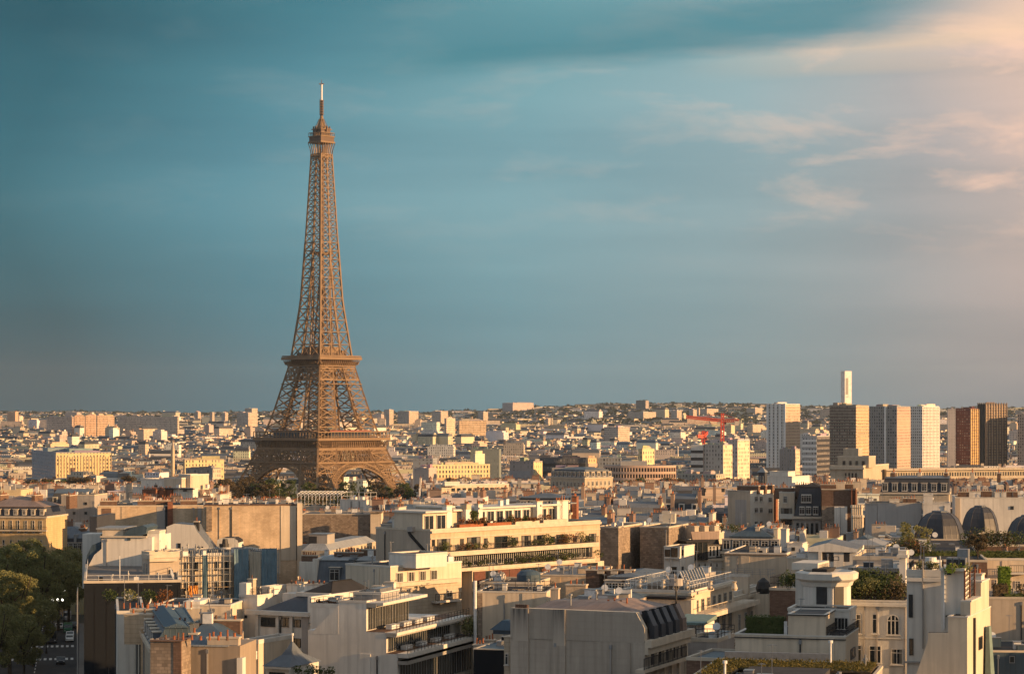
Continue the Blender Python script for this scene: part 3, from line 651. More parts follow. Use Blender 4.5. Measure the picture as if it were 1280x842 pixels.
# ------------------------------------------------------------------ iron lattice tower
def iron_tower():
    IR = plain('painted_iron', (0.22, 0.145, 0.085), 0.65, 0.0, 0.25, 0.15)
    IRD = plain('iron_shade_copy', (0.13, 0.085, 0.06), 0.65, 0.0, 0.25, 0.15)  # darker copy of the tower iron, shade of inner members put into its colour
    ST = wallmat('pedestal_stone', (0.42, 0.36, 0.29), 0.4)
    T0 = Vector((at(402, 0, 1713).x, 1713, 0)); ang = math.radians(-43.3)
    e = empty('lattice_tower', T0, ang+0.0); tag(e, 'tall brown iron lattice tower rising far above the city roofs', 'tower')
    OT = [(0, 59), (22, 45), (40, 37.5), (57, 31), (64, 28.9), (80, 24.5), (100, 19.8), (115, 16.3), (118, 15.8), (159, 10.9), (206, 8.3), (265, 5.5), (276, 5.2)]
    IT = [(0, 37), (22, 26), (40, 19.5), (57, 14), (64, 12.3), (80, 9), (100, 6), (115, 4.3), (118, 4.6), (150, 2.6), (180, 0.9), (190, 0.25), (276, 0.2)]
    def ip(T, z):
        for (a, b), (c, d) in zip(T, T[1:]):
            if a <= z <= c: return b+(d-b)*(z-a)/(c-a)
        return T[-1][1]
    o_ = lambda z: ip(OT, z); i_ = lambda z: ip(IT, z)
    # four legs up to the second platform, each a square lattice shaft
    for sx in (-1, 1):
        for sy in (-1, 1):
            m = MB()
            def corner(z, k):   # k 0..3 : outer-outer, outer-inner, inner-inner, inner-outer
                o, i = o_(z), i_(z); return Vector((sx*(o if k in (0, 1) else i), sy*(o if k in (0, 3) else i), z))
            for zs, dn in (([2, 9, 17, 26, 34, 41, 48, 55], 1.5), ([60, 67, 74, 81, 88, 95, 102, 108, 113], 1.3)):
                for za, zb in zip(zs, zs[1:]):
                    for k in range(4):
                        kk = (k+1) % 4; a, b, c, d = corner(za, k), corner(zb, k), corner(za, kk), corner(zb, kk)
                        m.bar(a, b, dn*0.95, IR)
                        m.bar(a, d, dn*0.42, IR); m.bar(c, b, dn*0.42, IR); m.bar(b, d, dn*0.48, IR)
                        mb, md = (a+c)/2, (b+d)/2; m.bar((a+b)/2, mb, dn*0.14, IR); m.bar((c+d)/2, mb, dn*0.14, IR)
                        m.bar((a+b)/2, (c+d)/2, dn*0.18, IR)
            # lift rails and stairs inside the leg
            for za, zb in ((4, 56), (60, 112)):
                p = Vector((sx*(o_(za)+i_(za))/2, sy*(o_(za)+i_(za))/2, za)); q = Vector((sx*(o_(zb)+i_(zb))/2, sy*(o_(zb)+i_(zb))/2, zb))
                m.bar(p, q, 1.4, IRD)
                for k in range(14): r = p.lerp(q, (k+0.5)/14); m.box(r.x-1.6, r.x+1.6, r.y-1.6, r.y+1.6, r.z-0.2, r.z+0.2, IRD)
            m.build('leg', e)
            m = MB()
            for k in range(4):
                c = corner(0, k); m.hexa([(c.x-4.5, c.y-4.5, -1), (c.x+4.5, c.y-4.5, -1), (c.x+4.5, c.y+4.5, -1), (c.x-4.5, c.y+4.5, -1), (c.x-3, c.y-3, 4), (c.x+3, c.y-3, 4), (c.x+3, c.y+3, 4), (c.x-3, c.y+3, 4)], ST)
            m.build('pedestal', e)
    # frieze girders, arches: one set per side
    for s in range(4):
        rot = Matrix.Rotation(s*math.pi/2, 3, 'Z')
        P = lambda x, y, z: tuple(rot @ Vector((x, y, z)))
        for z0, z1, w, st in ((41.5, 50.5, 0.5, 4.6), (101.5, 110, 0.5, 5.0)):
            m = MB(); n = int(2*o_((z0+z1)/2)/st)
            for zz in (z0, z1): m.bar(P(-o_(zz), -o_(zz), zz), P(o_(zz), -o_(zz), zz), 0.9, IR)
            for i in range(n):
                f0, f1 = -1+2*i/n, -1+2*(i+1)/n; a, b = o_(z0), o_(z1)
                m.bar(P(f0*a, -a, z0), P(f1*b, -b, z1), w, IR); m.bar(P(f1*a, -a, z0), P(f0*b, -b, z1), w, IR); m.bar(P(f0*a, -a, z0), P(f0*b, -b, z1), w*0.8, IR)
                if z0 < 60: m.bar(P((f0+f1)/2*a, -a, z0), P(f1*(a+b)/2, -(a+b)/2, (z0+z1)/2), w*0.7, IR); m.bar(P((f0+f1)/2*a, -a, z0), P(f0*(a+b)/2, -(a+b)/2, (z0+z1)/2), w*0.7, IR); m.bar(P((f0+f1)/2*b, -b, z1), P(f1*(a+b)/2, -(a+b)/2, (z0+z1)/2), w*0.7, IR); m.bar(P((f0+f1)/2*b, -b, z1), P(f0*(a+b)/2, -(a+b)/2, (z0+z1)/2), w*0.7, IR)
            m.build('frieze_girder', e)
        # narrow ornamental band
        m = MB()
        for za, zb in ((38.6, 40.9),):
            a = o_(za); b = o_(zb)
            for zz in (za, zb): m.bar(P(-a, -a-0.1, zz), P(a, -a-0.1, zz), 0.5, IR)
            n = 60
            for i in range(n): f = -1+2*i/n; m.bar(P(f*a, -a-0.1, za), P((f+1/n)*b, -b-0.1, zb), 0.3, IR); m.bar(P((f+1/n)*b, -b-0.1, zb), P((f+2/n)*a, -a-0.1, za), 0.3, IR)
        m.build('ornamental_band', e); m = MB(); m.bar(P(-o_(98), -o_(98), 98.5), P(o_(98), -o_(98), 98.5), 3.2, IR, 0.6); m.build('plain_band', e)
        m = MB(); R0, R1, zc = 38.5, 35.0, 3.0; n = 44
        def arc(R, t, dy=0): x = R*math.cos(t); z = zc+R*math.sin(t); return Vector(P(x, -(o_(z)+0.2)+dy, z))
        for i in range(n):
            t0, t1 = math.pi*(0.055+0.89*i/n), math.pi*(0.055+0.89*(i+1)/n)
            for R in (R0, R1): m.bar(arc(R, t0), arc(R, t1), 0.9, IR); m.bar(arc(R, t0, 3), arc(R, t1, 3), 0.7, IR)
            m.bar(arc(R0, t0), arc(R1, t1), 0.4, IR); m.bar(arc(R1, t0), arc(R0, t1), 0.4, IR); m.bar(arc(R1, t0), arc(R0, t0), 0.45, IR); m.bar(arc(R1, t0), arc(R1, t0, 3), 0.4, IR)
        # spandrel arcade between arch and band
        for i in range(-14, 15):
            x = i*2.3; zz = zc+math.sqrt(max(0, R0*R0-x*x))
            if abs(x) < R0 and zz < 38 and zz > 22:
                m.bar(P(x, -o_(zz), zz), P(x*0.99, -o_(38.6), 38.6), 0.55, IR); m.bar(P(x, -o_(36), max(zz, 36.5)), P(x+2.3, -o_(36), max(zz, 37.5)), 0.5, IR)
        m.build('arch', e)
        # platform skirts with their consoles
        for z0, z1, hw, n in ((51.0, 57.3, 35.2, 36), (111.3, 116.3, 20.2, 20)):
            m = MB(); a = o_(z0)
            m.bar(P(-a, -a-0.3, z0+0.4), P(a, -a-0.3, z0+0.4), 0.9, IR, 1.2)
            for i in range(n+1):
                f = -1+2*i/n; m.bar(P(f*hw*0.985, -hw+0.6, z1-0.6), P(f*a, -a-0.2, z0), 0.65, IR); m.bar(P(f*hw*0.985, -hw+0.6, z1-0.6), P(f*hw*0.985, -hw+2.6, z1-3.6), 0.5, IR)
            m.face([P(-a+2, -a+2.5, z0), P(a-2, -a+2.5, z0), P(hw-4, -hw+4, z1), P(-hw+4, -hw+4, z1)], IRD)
            m.build('platform_skirt', e)
    for z0, hw, hole, nm in ((57.3, 35.4, 14, 'first_platform'), (116.3, 20.5, 5, 'second_platform')):
        m = MB()
        for q in range(4):
            rot = Matrix.Rotation(q*math.pi/2, 3, 'Z'); P = lambda x, y, z: tuple(rot @ Vector((x, y, z)))
            p = [P(-hw, -hw, z0), P(hw, -hw, z0), P(hole, -hole, z0), P(-hole, -hole, z0)]; m.hexa(p+[(a, b, c+1.5) for a, b, c in p], IR)
            m.bar(P(-hw-0.3, -hw-0.3, z0+0.9), P(hw+0.3, -hw-0.3, z0+0.9), 1.0, IR, 2.0)
        m.build(nm, e)
        m = MB(); hh = 6.2 if z0 < 60 else 2.6; n = 22 if z0 < 60 else 16
        for q in range(4):
            rot = Matrix.Rotation(q*math.pi/2, 3, 'Z'); P = lambda x, y, z: tuple(rot @ Vector((x, y, z)))
            for i in range(n+1): f = -1+2*i/n; m.bar(P(f*hw, -hw, z0+1.5), P(f*hw, -hw, z0+hh), 0.4, IR)
            m.bar(P(-hw, -hw, z0+hh), P(hw, -hw, z0+hh), 0.7, IR); m.bar(P(-hw, -hw, z0+2.9), P(hw, -hw, z0+2.9), 0.35, IR)
        m.build('gallery', e)
    GLD = plain('pavilion_glass', (0.03, 0.035, 0.045), 0.2, var=0.3, sc=0.1, spec=0.6); RD = plain('pavilion_red', (0.25, 0.06, 0.05), 0.6)
    for sx, sy in ((1, 0), (-1, 0), (0, 1), (0, -1)):
        m = MB(); c = (sx*23.5, sy*23.5); w = (7, 19) if sx else (19, 7)
        m.box(c[0]-w[0], c[0]+w[0], c[1]-w[1], c[1]+w[1], 58.8, 63.8, GLD); m.box(c[0]-w[0]-1, c[0]+w[0]+1, c[1]-w[1]-1, c[1]+w[1]+1, 63.8, 64.5, RD if sx > 0 else IRD); m.build('pavilion', e)
    m = MB(); m.box(-13, 13, -13, 13, 117.8, 121.5, IRD); m.box(-9, 9, -9, 9, 121.5, 126, IR)
    for i in range(26): a = RND.uniform(-12, 12); b = RND.uniform(-12, 12); m.box(a, a+2.4, b, b+2.4, 121.5, 121.5+RND.uniform(1, 3), IR)
    m.build('platform_kiosk', e)
    # upper shaft
    m = MB(); zs = [118]; st = 9.6
    while zs[-1] < 268: zs.append(zs[-1]+st); st = max(4.6, st*0.955)
    zs[-1] = 268
    for za, zb in zip(zs, zs[1:]):
        oa, ob, ia, ib = o_(za), o_(zb), i_(za), i_(zb); w = 0.95 if za < 200 else 0.75
        for q in range(4):
            rot = Matrix.Rotation(q*math.pi/2, 3, 'Z'); P = lambda x, z: tuple(rot @ Vector((x, -o_(z), z)))
            m.bar(P(-oa, za), P(-ob, zb), w*1.25, IR)
            for sg in (-1, 1):
                if ia > 0.6:
                    m.bar(P(sg*ia, za), P(sg*ib, zb), w*0.85, IR)
                elif sg == 1: m.bar(P(0, za), P(0, zb), w, IR)
                m.bar(P(sg*oa, za), P(sg*ib, zb), w*0.5, IR); m.bar(P(sg*ia, za), P(sg*ob, zb), w*0.5, IR)
            if ia > 2: m.bar(P(-ia, za), P(ib, zb), w*0.35, IR); m.bar(P(ia, za), P(-ib, zb), w*0.35, IR)
            m.bar(P(-ob, zb), P(ob, zb), w*0.6, IR)
        if ia > 1.2:
            for sx in (-1, 1):
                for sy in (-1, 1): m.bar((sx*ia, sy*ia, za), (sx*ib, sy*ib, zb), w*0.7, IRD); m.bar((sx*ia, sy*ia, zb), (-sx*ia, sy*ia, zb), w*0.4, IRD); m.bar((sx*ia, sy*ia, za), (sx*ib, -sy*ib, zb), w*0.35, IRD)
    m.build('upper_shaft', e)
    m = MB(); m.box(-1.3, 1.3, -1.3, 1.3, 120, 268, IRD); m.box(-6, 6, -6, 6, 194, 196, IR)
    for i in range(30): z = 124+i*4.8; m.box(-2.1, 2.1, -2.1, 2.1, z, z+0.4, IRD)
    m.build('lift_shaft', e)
    # top platform
    m = MB()
    for q in range(4):
        rot = Matrix.Rotation(q*math.pi/2, 3, 'Z')
        for i in range(7):
            f = -1+i/3; 
            for k in range(5):
                u0, u1 = k/5, (k+1)/5; g = lambda u: 5.3+1.7*u**2.2
                m.bar(tuple(rot @ Vector((f*g(u0), -g(u0), 264+12*u0))), tuple(rot @ Vector((f*g(u1), -g(u1), 264+12*u1))), 0.5, IR)
    m.box(-5.2, 5.2, -5.2, 5.2, 266, 267, IR); m.box(-7.1, 7.1, -7.1, 7.1, 276, 277.2, IR); m.box(-6.5, 6.5, -6.5, 6.5, 277.2, 280.5, IRD); m.box(-7, 7, -7, 7, 280.5, 281.2, IR)
    m.box(-4.6, 4.6, -4.6, 4.6, 281.2, 286, IRD); m.box(-5.4, 5.4, -5.4, 5.4, 286, 286.6, IR)
    for q in range(4):
        rot = Matrix.Rotation(q*math.pi/2, 3, 'Z')
        for i in range(9): f = -1+i/4; m.bar(tuple(rot @ Vector((f*6.7, -6.7, 281.2))), tuple(rot @ Vector((f*6.7, -6.7, 283.6))), 0.25, IR)
        m.bar(tuple(rot @ Vector((-6.7, -6.7, 283.6))), tuple(rot @ Vector((6.7, -6.7, 283.6))), 0.35, IR)
    m.build('top_platform', e)
    m = MB(); m.lathe((0, 0, 286.6), [(3.8, 0), (3.4, 2), (2.6, 4.0), (1.5, 6), (1.4, 8.5), (1.0, 10)], 12, IR)
    for k in range(8):
        a = k*math.pi/4; m.bar((5.5*math.cos(a), 5.5*math.sin(a), 286), (1.8*math.cos(a), 1.8*math.sin(a), 294), 0.35, IR)
        m.box(5.9*math.cos(a)-0.4, 5.9*math.cos(a)+0.4, 5.9*math.sin(a)-0.4, 5.9*math.sin(a)+0.4, 284, 288.5, IRD)
    m.build('campanile', e)
    m = MB(); m.cyl((0, 0, 296), 1.1, 0.9, 12, 8, IRD)
    for k in range(6): m.box(-1.8, 1.8, -0.4, 0.4, 297+k*1.9, 297.8+k*1.9, IRD); m.box(-0.4, 0.4, -1.8, 1.8, 297.9+k*1.9, 298.6+k*1.9, IRD)
    m.cyl((0, 0, 308), 0.75, 0.75, 12, 8, WMT); m.box(-2.2, 2.2, -0.2, 0.2, 319.6, 320.1, IRD); m.box(-0.2, 0.2, -2.2, 2.2, 319.6, 320.1, IRD); m.cyl((0, 0, 320), 0.3, 0.15, 3, 6, IRD)
    m.build('antenna_mast', e)
    OCC.append((285, 520, 1640, 632, [(T0.x-90, 1623), (T0.x+90, 1623), (T0.x+90, 1803), (T0.x-90, 1803)]))
iron_tower()

# ------------------------------------------------------------------ simple far buildings: a body with a window grid, roof pieces as parts
def far(name, label, cat, xc, yt, Y, a, xl, xr, col, zb=None, wm=None, rc=(0.2, 0.2, 0.21), vb=None, Wd=None, D=None, par=0.8, seed=0, clut=5, colR=None, group=None, fuv=None, win=1.0):  # colR paints sunlight into the side walls of many blocks, lighter and warmer
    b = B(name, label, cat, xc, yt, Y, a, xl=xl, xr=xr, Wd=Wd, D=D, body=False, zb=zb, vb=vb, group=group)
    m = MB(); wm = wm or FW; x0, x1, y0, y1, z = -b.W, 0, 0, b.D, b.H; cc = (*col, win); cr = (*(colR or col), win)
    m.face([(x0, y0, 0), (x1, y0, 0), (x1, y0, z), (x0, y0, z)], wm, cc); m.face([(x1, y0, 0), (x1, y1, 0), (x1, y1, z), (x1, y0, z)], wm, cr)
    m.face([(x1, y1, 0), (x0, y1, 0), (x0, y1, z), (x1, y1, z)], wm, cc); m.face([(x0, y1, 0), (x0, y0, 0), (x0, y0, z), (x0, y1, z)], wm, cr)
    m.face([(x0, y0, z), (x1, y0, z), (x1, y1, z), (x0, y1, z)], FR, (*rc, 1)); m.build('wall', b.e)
    m = MB()
    for (p, q, r_, s_) in ((x0, x1, y0-0.1, y0+0.3), (x0, x1, y1-0.3, y1), (x0, x0+0.3, y0+0.3, y1-0.3), (x1-0.3, x1+0.1, y0+0.3, y1-0.3)): m.box(p, q, r_, s_, z, z+par, FR, (*[min(1, c*1.05) for c in col], 1))
    m.build('parapet', b.e)
    r = random.Random(seed+int(xc))
    for i in range(clut):
        w = r.uniform(0.1, 0.22)*(x1-x0); x = r.uniform(x0+1, x1-w-1); d = r.uniform(0.25, 0.5)*(y1-y0); y = r.uniform(y0+1, max(y0+1.1, y1-d-1)); h = r.uniform(1.2, 3.2)
        m = MB(); m.box(x, x+w, y, y+d, z, z+h, FR, (*[c*r.uniform(0.7, 1.1) for c in col], 1)); m.build('roof_plant_room', b.e)
    return b
def bands(b, face, n, z0, z1, mat, out=0.25, frac=0.45, lo=None, hi=None, name='balcony_band'):
    m = MB(); lo = lo if lo is not None else (-b.W if face == 'L' else 0); hi = hi if hi is not None else (0 if face == 'L' else b.D)
    for i in range(n):
        z = z0+(z1-z0)*i/n; h = (z1-z0)/n*frac
        if face == 'L': m.box(lo, hi, -out, 0, z, z+h, mat)
        else: m.box(0, out, lo, hi, z, z+h, mat)
    m.build(name, b.e)
def fins(b, face, n, z0, z1, mat, out=0.5, w=0.5, lo=None, hi=None, name='facade_fins'):
    m = MB(); lo = lo if lo is not None else (-b.W if face == 'L' else 0); hi = hi if hi is not None else (0 if face == 'L' else b.D)
    for i in range(n+1):
        t = lo+(hi-lo)*i/n
        if face == 'L': m.box(t-w/2, t+w/2, -out, 0, z0, z1, mat)
        else: m.box(0, out, t-w/2, t+w/2, z0, z1, mat)
    m.build(name, b.e)
cW, cC, cO, cG, cP, cB = (0.62, 0.60, 0.56), (0.58, 0.49, 0.36), (0.60, 0.38, 0.20), (0.34, 0.34, 0.34), (0.55, 0.40, 0.30), (0.16, 0.13, 0.12)
wP = plain('white_panels', (0.74, 0.73, 0.70), 0.7, var=0.15, sc=0.3); gP = plain('grey_panels', (0.30, 0.30, 0.31), 0.7, var=0.2, sc=0.3); bP = plain('brown_panels', (0.14, 0.10, 0.08), 0.6, var=0.2, sc=0.3)
rP = plain('dark_red_panels', (0.11, 0.035, 0.035), 0.6, var=0.2, sc=0.3); oP = plain('ochre_panels', (0.46, 0.33, 0.19), 0.6, var=0.2, sc=0.3); dP = plain('dark_panels', (0.035, 0.035, 0.04), 0.5, var=0.2, sc=0.3); pP = plain('pinkish_panels', (0.50, 0.36, 0.28), 0.7, var=0.15, sc=0.3)
# riverside towers
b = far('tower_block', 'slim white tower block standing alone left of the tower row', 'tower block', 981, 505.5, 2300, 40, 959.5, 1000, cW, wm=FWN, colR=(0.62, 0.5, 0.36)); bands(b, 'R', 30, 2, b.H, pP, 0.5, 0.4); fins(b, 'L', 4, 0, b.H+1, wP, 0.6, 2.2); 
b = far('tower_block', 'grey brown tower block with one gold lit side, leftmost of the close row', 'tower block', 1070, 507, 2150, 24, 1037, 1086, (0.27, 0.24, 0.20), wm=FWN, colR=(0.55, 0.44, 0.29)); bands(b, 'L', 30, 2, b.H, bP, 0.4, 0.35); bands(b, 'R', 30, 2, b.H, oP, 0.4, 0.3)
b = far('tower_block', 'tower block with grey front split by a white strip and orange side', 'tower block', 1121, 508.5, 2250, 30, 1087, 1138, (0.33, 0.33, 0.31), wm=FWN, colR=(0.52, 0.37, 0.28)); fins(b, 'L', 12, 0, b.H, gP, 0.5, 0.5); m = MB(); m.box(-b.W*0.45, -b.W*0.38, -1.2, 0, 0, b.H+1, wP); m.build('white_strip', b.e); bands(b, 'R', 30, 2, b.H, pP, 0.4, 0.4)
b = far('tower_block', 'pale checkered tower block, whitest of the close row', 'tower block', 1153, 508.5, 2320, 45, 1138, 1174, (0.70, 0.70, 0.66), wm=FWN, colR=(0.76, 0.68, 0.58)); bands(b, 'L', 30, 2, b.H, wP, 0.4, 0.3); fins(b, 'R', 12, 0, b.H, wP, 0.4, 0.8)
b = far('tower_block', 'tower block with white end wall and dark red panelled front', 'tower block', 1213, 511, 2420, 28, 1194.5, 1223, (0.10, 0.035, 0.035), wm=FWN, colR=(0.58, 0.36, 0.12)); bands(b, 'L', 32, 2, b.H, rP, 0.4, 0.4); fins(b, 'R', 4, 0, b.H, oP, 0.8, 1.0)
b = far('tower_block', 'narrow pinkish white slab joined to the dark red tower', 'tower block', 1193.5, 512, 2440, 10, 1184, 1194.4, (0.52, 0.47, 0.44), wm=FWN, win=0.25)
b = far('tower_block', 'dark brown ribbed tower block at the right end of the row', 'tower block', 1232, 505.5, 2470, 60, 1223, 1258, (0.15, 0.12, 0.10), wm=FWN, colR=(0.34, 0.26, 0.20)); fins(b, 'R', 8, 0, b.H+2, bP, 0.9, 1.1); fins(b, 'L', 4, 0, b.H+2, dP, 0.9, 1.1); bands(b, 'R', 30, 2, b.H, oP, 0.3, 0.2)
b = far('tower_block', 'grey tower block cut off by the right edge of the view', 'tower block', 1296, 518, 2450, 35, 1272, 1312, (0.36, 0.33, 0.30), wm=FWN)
b = far('chimney_tower', 'tall slender white chimney rising behind the tower row', 'chimney', 1064.5, 464.5, 2900, -25, 1056, None, (0.75, 0.72, 0.68), wm=FR, win=0, clut=0, D=9)
m = MB(); m.box(-b.W*0.85, -b.W*0.5, -0.2, 0.05, b.H-28, b.H-8, GY)
for i in range(6): m.box(-b.W*0.82, -b.W*0.53, -0.35, 0, b.H-31.5+i*3.0, b.H-30.9+i*3.0, gP)
m.build('louvre_panel', b.e)
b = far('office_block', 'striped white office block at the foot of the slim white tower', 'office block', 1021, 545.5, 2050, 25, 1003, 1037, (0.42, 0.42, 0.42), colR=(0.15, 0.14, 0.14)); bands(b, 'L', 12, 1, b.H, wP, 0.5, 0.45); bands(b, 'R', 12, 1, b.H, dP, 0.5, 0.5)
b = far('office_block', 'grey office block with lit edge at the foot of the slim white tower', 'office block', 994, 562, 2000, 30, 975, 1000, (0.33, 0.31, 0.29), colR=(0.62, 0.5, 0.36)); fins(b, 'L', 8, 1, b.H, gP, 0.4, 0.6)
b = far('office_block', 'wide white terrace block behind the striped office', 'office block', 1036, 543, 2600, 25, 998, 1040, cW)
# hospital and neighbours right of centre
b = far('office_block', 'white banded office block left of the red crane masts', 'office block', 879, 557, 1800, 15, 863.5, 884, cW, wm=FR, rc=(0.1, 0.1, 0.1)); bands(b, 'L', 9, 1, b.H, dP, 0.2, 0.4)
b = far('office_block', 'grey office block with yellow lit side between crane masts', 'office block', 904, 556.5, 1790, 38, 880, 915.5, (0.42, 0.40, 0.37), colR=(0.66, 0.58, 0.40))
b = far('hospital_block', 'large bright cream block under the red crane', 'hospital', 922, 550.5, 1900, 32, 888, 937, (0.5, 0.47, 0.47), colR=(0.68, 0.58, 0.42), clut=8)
b = far('office_block', 'low glass fronted block below the crane', 'office block', 895, 594, 1350, 38, 848, 906, (0.40, 0.38, 0.32), colR=(0.5, 0.42, 0.3), wm=FWN); fins(b, 'L', 16, 0, b.H, gP, 0.3, 0.3)
def rounded_office():
    p0, p1 = at(757, 581.5, 1390), at(844, 581.5, 1390); R = 36.0; cx = (p0.x+p1.x)/2; hw = (p1.x-p0.x)/2; a0 = math.asin(hw/R); cy = 1390+R*math.cos(a0); zb = ground(cx, 1390); H = p0.z-zb; n = 26
    e = empty('office_block', (cx, cy, zb)); tag(e, 'wide rounded beige office block with square windows behind the park trees', 'office block')
    P = lambda i, r, z: (r*math.sin(-a0+2*a0*i/n), -r*math.cos(-a0+2*a0*i/n), z); c = (0.46, 0.35, 0.26, 0.0)
    m = MB()
    for i in range(n): m.face([P(i, R, 0), P(i+1, R, 0), P(i+1, R, H), P(i, R, H)], FR, c)
    m.face([P(0, R, 0), P(0, R, H), (-hw, -R*math.cos(a0)+20, H), (-hw, -R*math.cos(a0)+20, 0)], FR, c); m.face([P(n, R, 0), (hw, -R*math.cos(a0)+20, 0), (hw, -R*math.cos(a0)+20, H), P(n, R, H)], FR, c)
    m.face([(-hw, -R*math.cos(a0)+20, 0), (-hw, -R*math.cos(a0)+20, H), (hw, -R*math.cos(a0)+20, H), (hw, -R*math.cos(a0)+20, 0)], FR, c)
    m.face([P(i, R, H) for i in range(n+1)]+[(hw, -R*math.cos(a0)+20, H), (-hw, -R*math.cos(a0)+20, H)], FR, (0.16, 0.16, 0.16, 1)); m.build('wall', e)
    fl = 3.7; k = 0; z = H-0.4
    while z > 4 and k < 9:
        m = MB()
        for i in range(n): m.hexa([P(i, R, z-3.1), P(i+1, R, z-3.1), P(i+1, R+0.02, z-3.1), P(i, R+0.02, z-3.1), P(i, R, z-0.9), P(i+1, R, z-0.9), P(i+1, R+0.02, z-0.9), P(i, R+0.02, z-0.9)], GLS)
        m.build('window_strip', e); m = MB()
        for i in range(n): m.hexa([P(i, R, z-0.9), P(i+1, R, z-0.9), P(i+1, R+0.7, z-0.9), P(i, R+0.7, z-0.9), P(i, R, z+0.5), P(i+1, R, z+0.5), P(i+1, R+0.7, z+0.5), P(i, R+0.7, z+0.5)], pP)
        m.build('spandrel_band', e); z -= fl; k += 1
    m = MB()
    for i in range(n+1): a = P(i, R+0.3, 0); m.box(a[0]-0.35, a[0]+0.35, a[1]-0.3, a[1]+0.4, 0, H-0.5, pP)
    m.build('pier', e); m = MB(); m.box(-12, 4, -R+6, -R+14, H, H+2.6, gP); m.build('roof_plant_room', e)
    OCC.append((757, 844, 1384, 604, [(p0.x, 1384), (p1.x, 1384), (p1.x, 1412), (p0.x, 1412)]))
rounded_office()
b = far('office_block', 'long grey office block with ribbon windows left of the beige office', 'office block', 756, 586, 1500, 4, 690, 757, (0.33, 0.31, 0.29), D=16); bands(b, 'L', 5, 1, b.H, gP, 0.4, 0.5)
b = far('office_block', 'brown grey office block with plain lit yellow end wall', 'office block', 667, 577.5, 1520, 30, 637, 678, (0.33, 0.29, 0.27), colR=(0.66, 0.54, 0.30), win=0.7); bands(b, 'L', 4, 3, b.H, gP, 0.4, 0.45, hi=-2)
b = far('apartment_block', 'long dark slate apartment slab behind the ribbon window office', 'apartment block', 732, 573, 1900, 6, 672, 733, (0.10, 0.105, 0.12), D=14, rc=(0.1, 0.1, 0.11)); bands(b, 'L', 6, 2, b.H, dP, 0.5, 0.4)
b = far('apartment_block', 'small orange lit block at the end of the dark slate slab', 'apartment block', 735, 573, 1880, 50, 732.5, 747, (0.4, 0.3, 0.2), colR=(0.66, 0.46, 0.26)); bands(b, 'R', 6, 2, b.H, pP, 0.7, 0.4)
b = far('apartment_block', 'grey gridded block beside the orange lit block', 'apartment block', 776, 573, 1820, 10, 748, 777, (0.32, 0.33, 0.33), D=16, wm=FWN)
b = far('apartment_block', 'yellow two storey ribbon block just right of the tower foot', 'apartment block', 540, 582, 1560, 62, 536, 612.5, (0.60, 0.50, 0.30), colR=(0.66, 0.54, 0.30), wm=FWN); bands(b, 'R', 4, 1, b.H, oP, 0.4, 0.2)
b = far('apartment_block', 'pink grey gabled block beside the yellow ribbon block', 'apartment block', 536, 586, 1540, 20, 517, 538, (0.44, 0.38, 0.35), D=14, win=0.3)
b = far('apartment_block', 'glass topped grey block behind the pink grey block', 'apartment block', 541, 574, 1620, 10, 516, 545, (0.30, 0.32, 0.34), D=14)
b = far('apartment_block', 'dark green grey block with blank bands above the yellow ribbon block', 'apartment block', 624, 562, 2050, 6, 588, 624.5, (0.20, 0.23, 0.22), D=16, win=0.4)
b = far('apartment_block', 'white cube block standing over the yellow ribbon block', 'apartment block', 594, 568, 1900, 45, 592, 606, (0.66, 0.60, 0.48), colR=(0.7, 0.62, 0.46), win=0)
b = far('apartment_block', 'bright square stone villa with dark roof behind park trees', 'apartment block', 803, 562, 1700, 45, 798, 818, (0.6, 0.5, 0.3), colR=(0.68, 0.58, 0.34))
# left of the tower
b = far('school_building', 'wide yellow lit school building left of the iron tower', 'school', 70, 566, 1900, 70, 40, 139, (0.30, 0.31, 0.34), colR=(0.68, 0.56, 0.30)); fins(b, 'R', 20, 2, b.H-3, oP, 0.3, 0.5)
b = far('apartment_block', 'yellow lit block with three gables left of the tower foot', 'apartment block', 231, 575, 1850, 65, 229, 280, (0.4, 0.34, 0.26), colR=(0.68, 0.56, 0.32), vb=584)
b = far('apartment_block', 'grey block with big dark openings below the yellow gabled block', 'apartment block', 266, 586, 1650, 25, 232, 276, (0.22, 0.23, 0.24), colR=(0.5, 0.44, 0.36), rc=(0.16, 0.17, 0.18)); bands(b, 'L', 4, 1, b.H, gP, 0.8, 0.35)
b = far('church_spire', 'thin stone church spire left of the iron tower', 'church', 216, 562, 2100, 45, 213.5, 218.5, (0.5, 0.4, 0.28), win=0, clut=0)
m = MB(); m.face([(-b.W, 0, b.H), (0, 0, b.H), (-b.W/2, b.D/2, b.H+9)], FR, (0.4, 0.32, 0.24)); m.face([(0, 0, b.H), (0, b.D, b.H), (-b.W/2, b.D/2, b.H+9)], FR, (0.4, 0.32, 0.24)); m.face([(0, b.D, b.H), (-b.W, b.D, b.H), (-b.W/2, b.D/2, b.H+9)], FR, (0.4, 0.32, 0.24)); m.face([(-b.W, b.D, b.H), (-b.W, 0, b.H), (-b.W/2, b.D/2, b.H+9)], FR, (0.4, 0.32, 0.24)); m.build('spire', b.e)
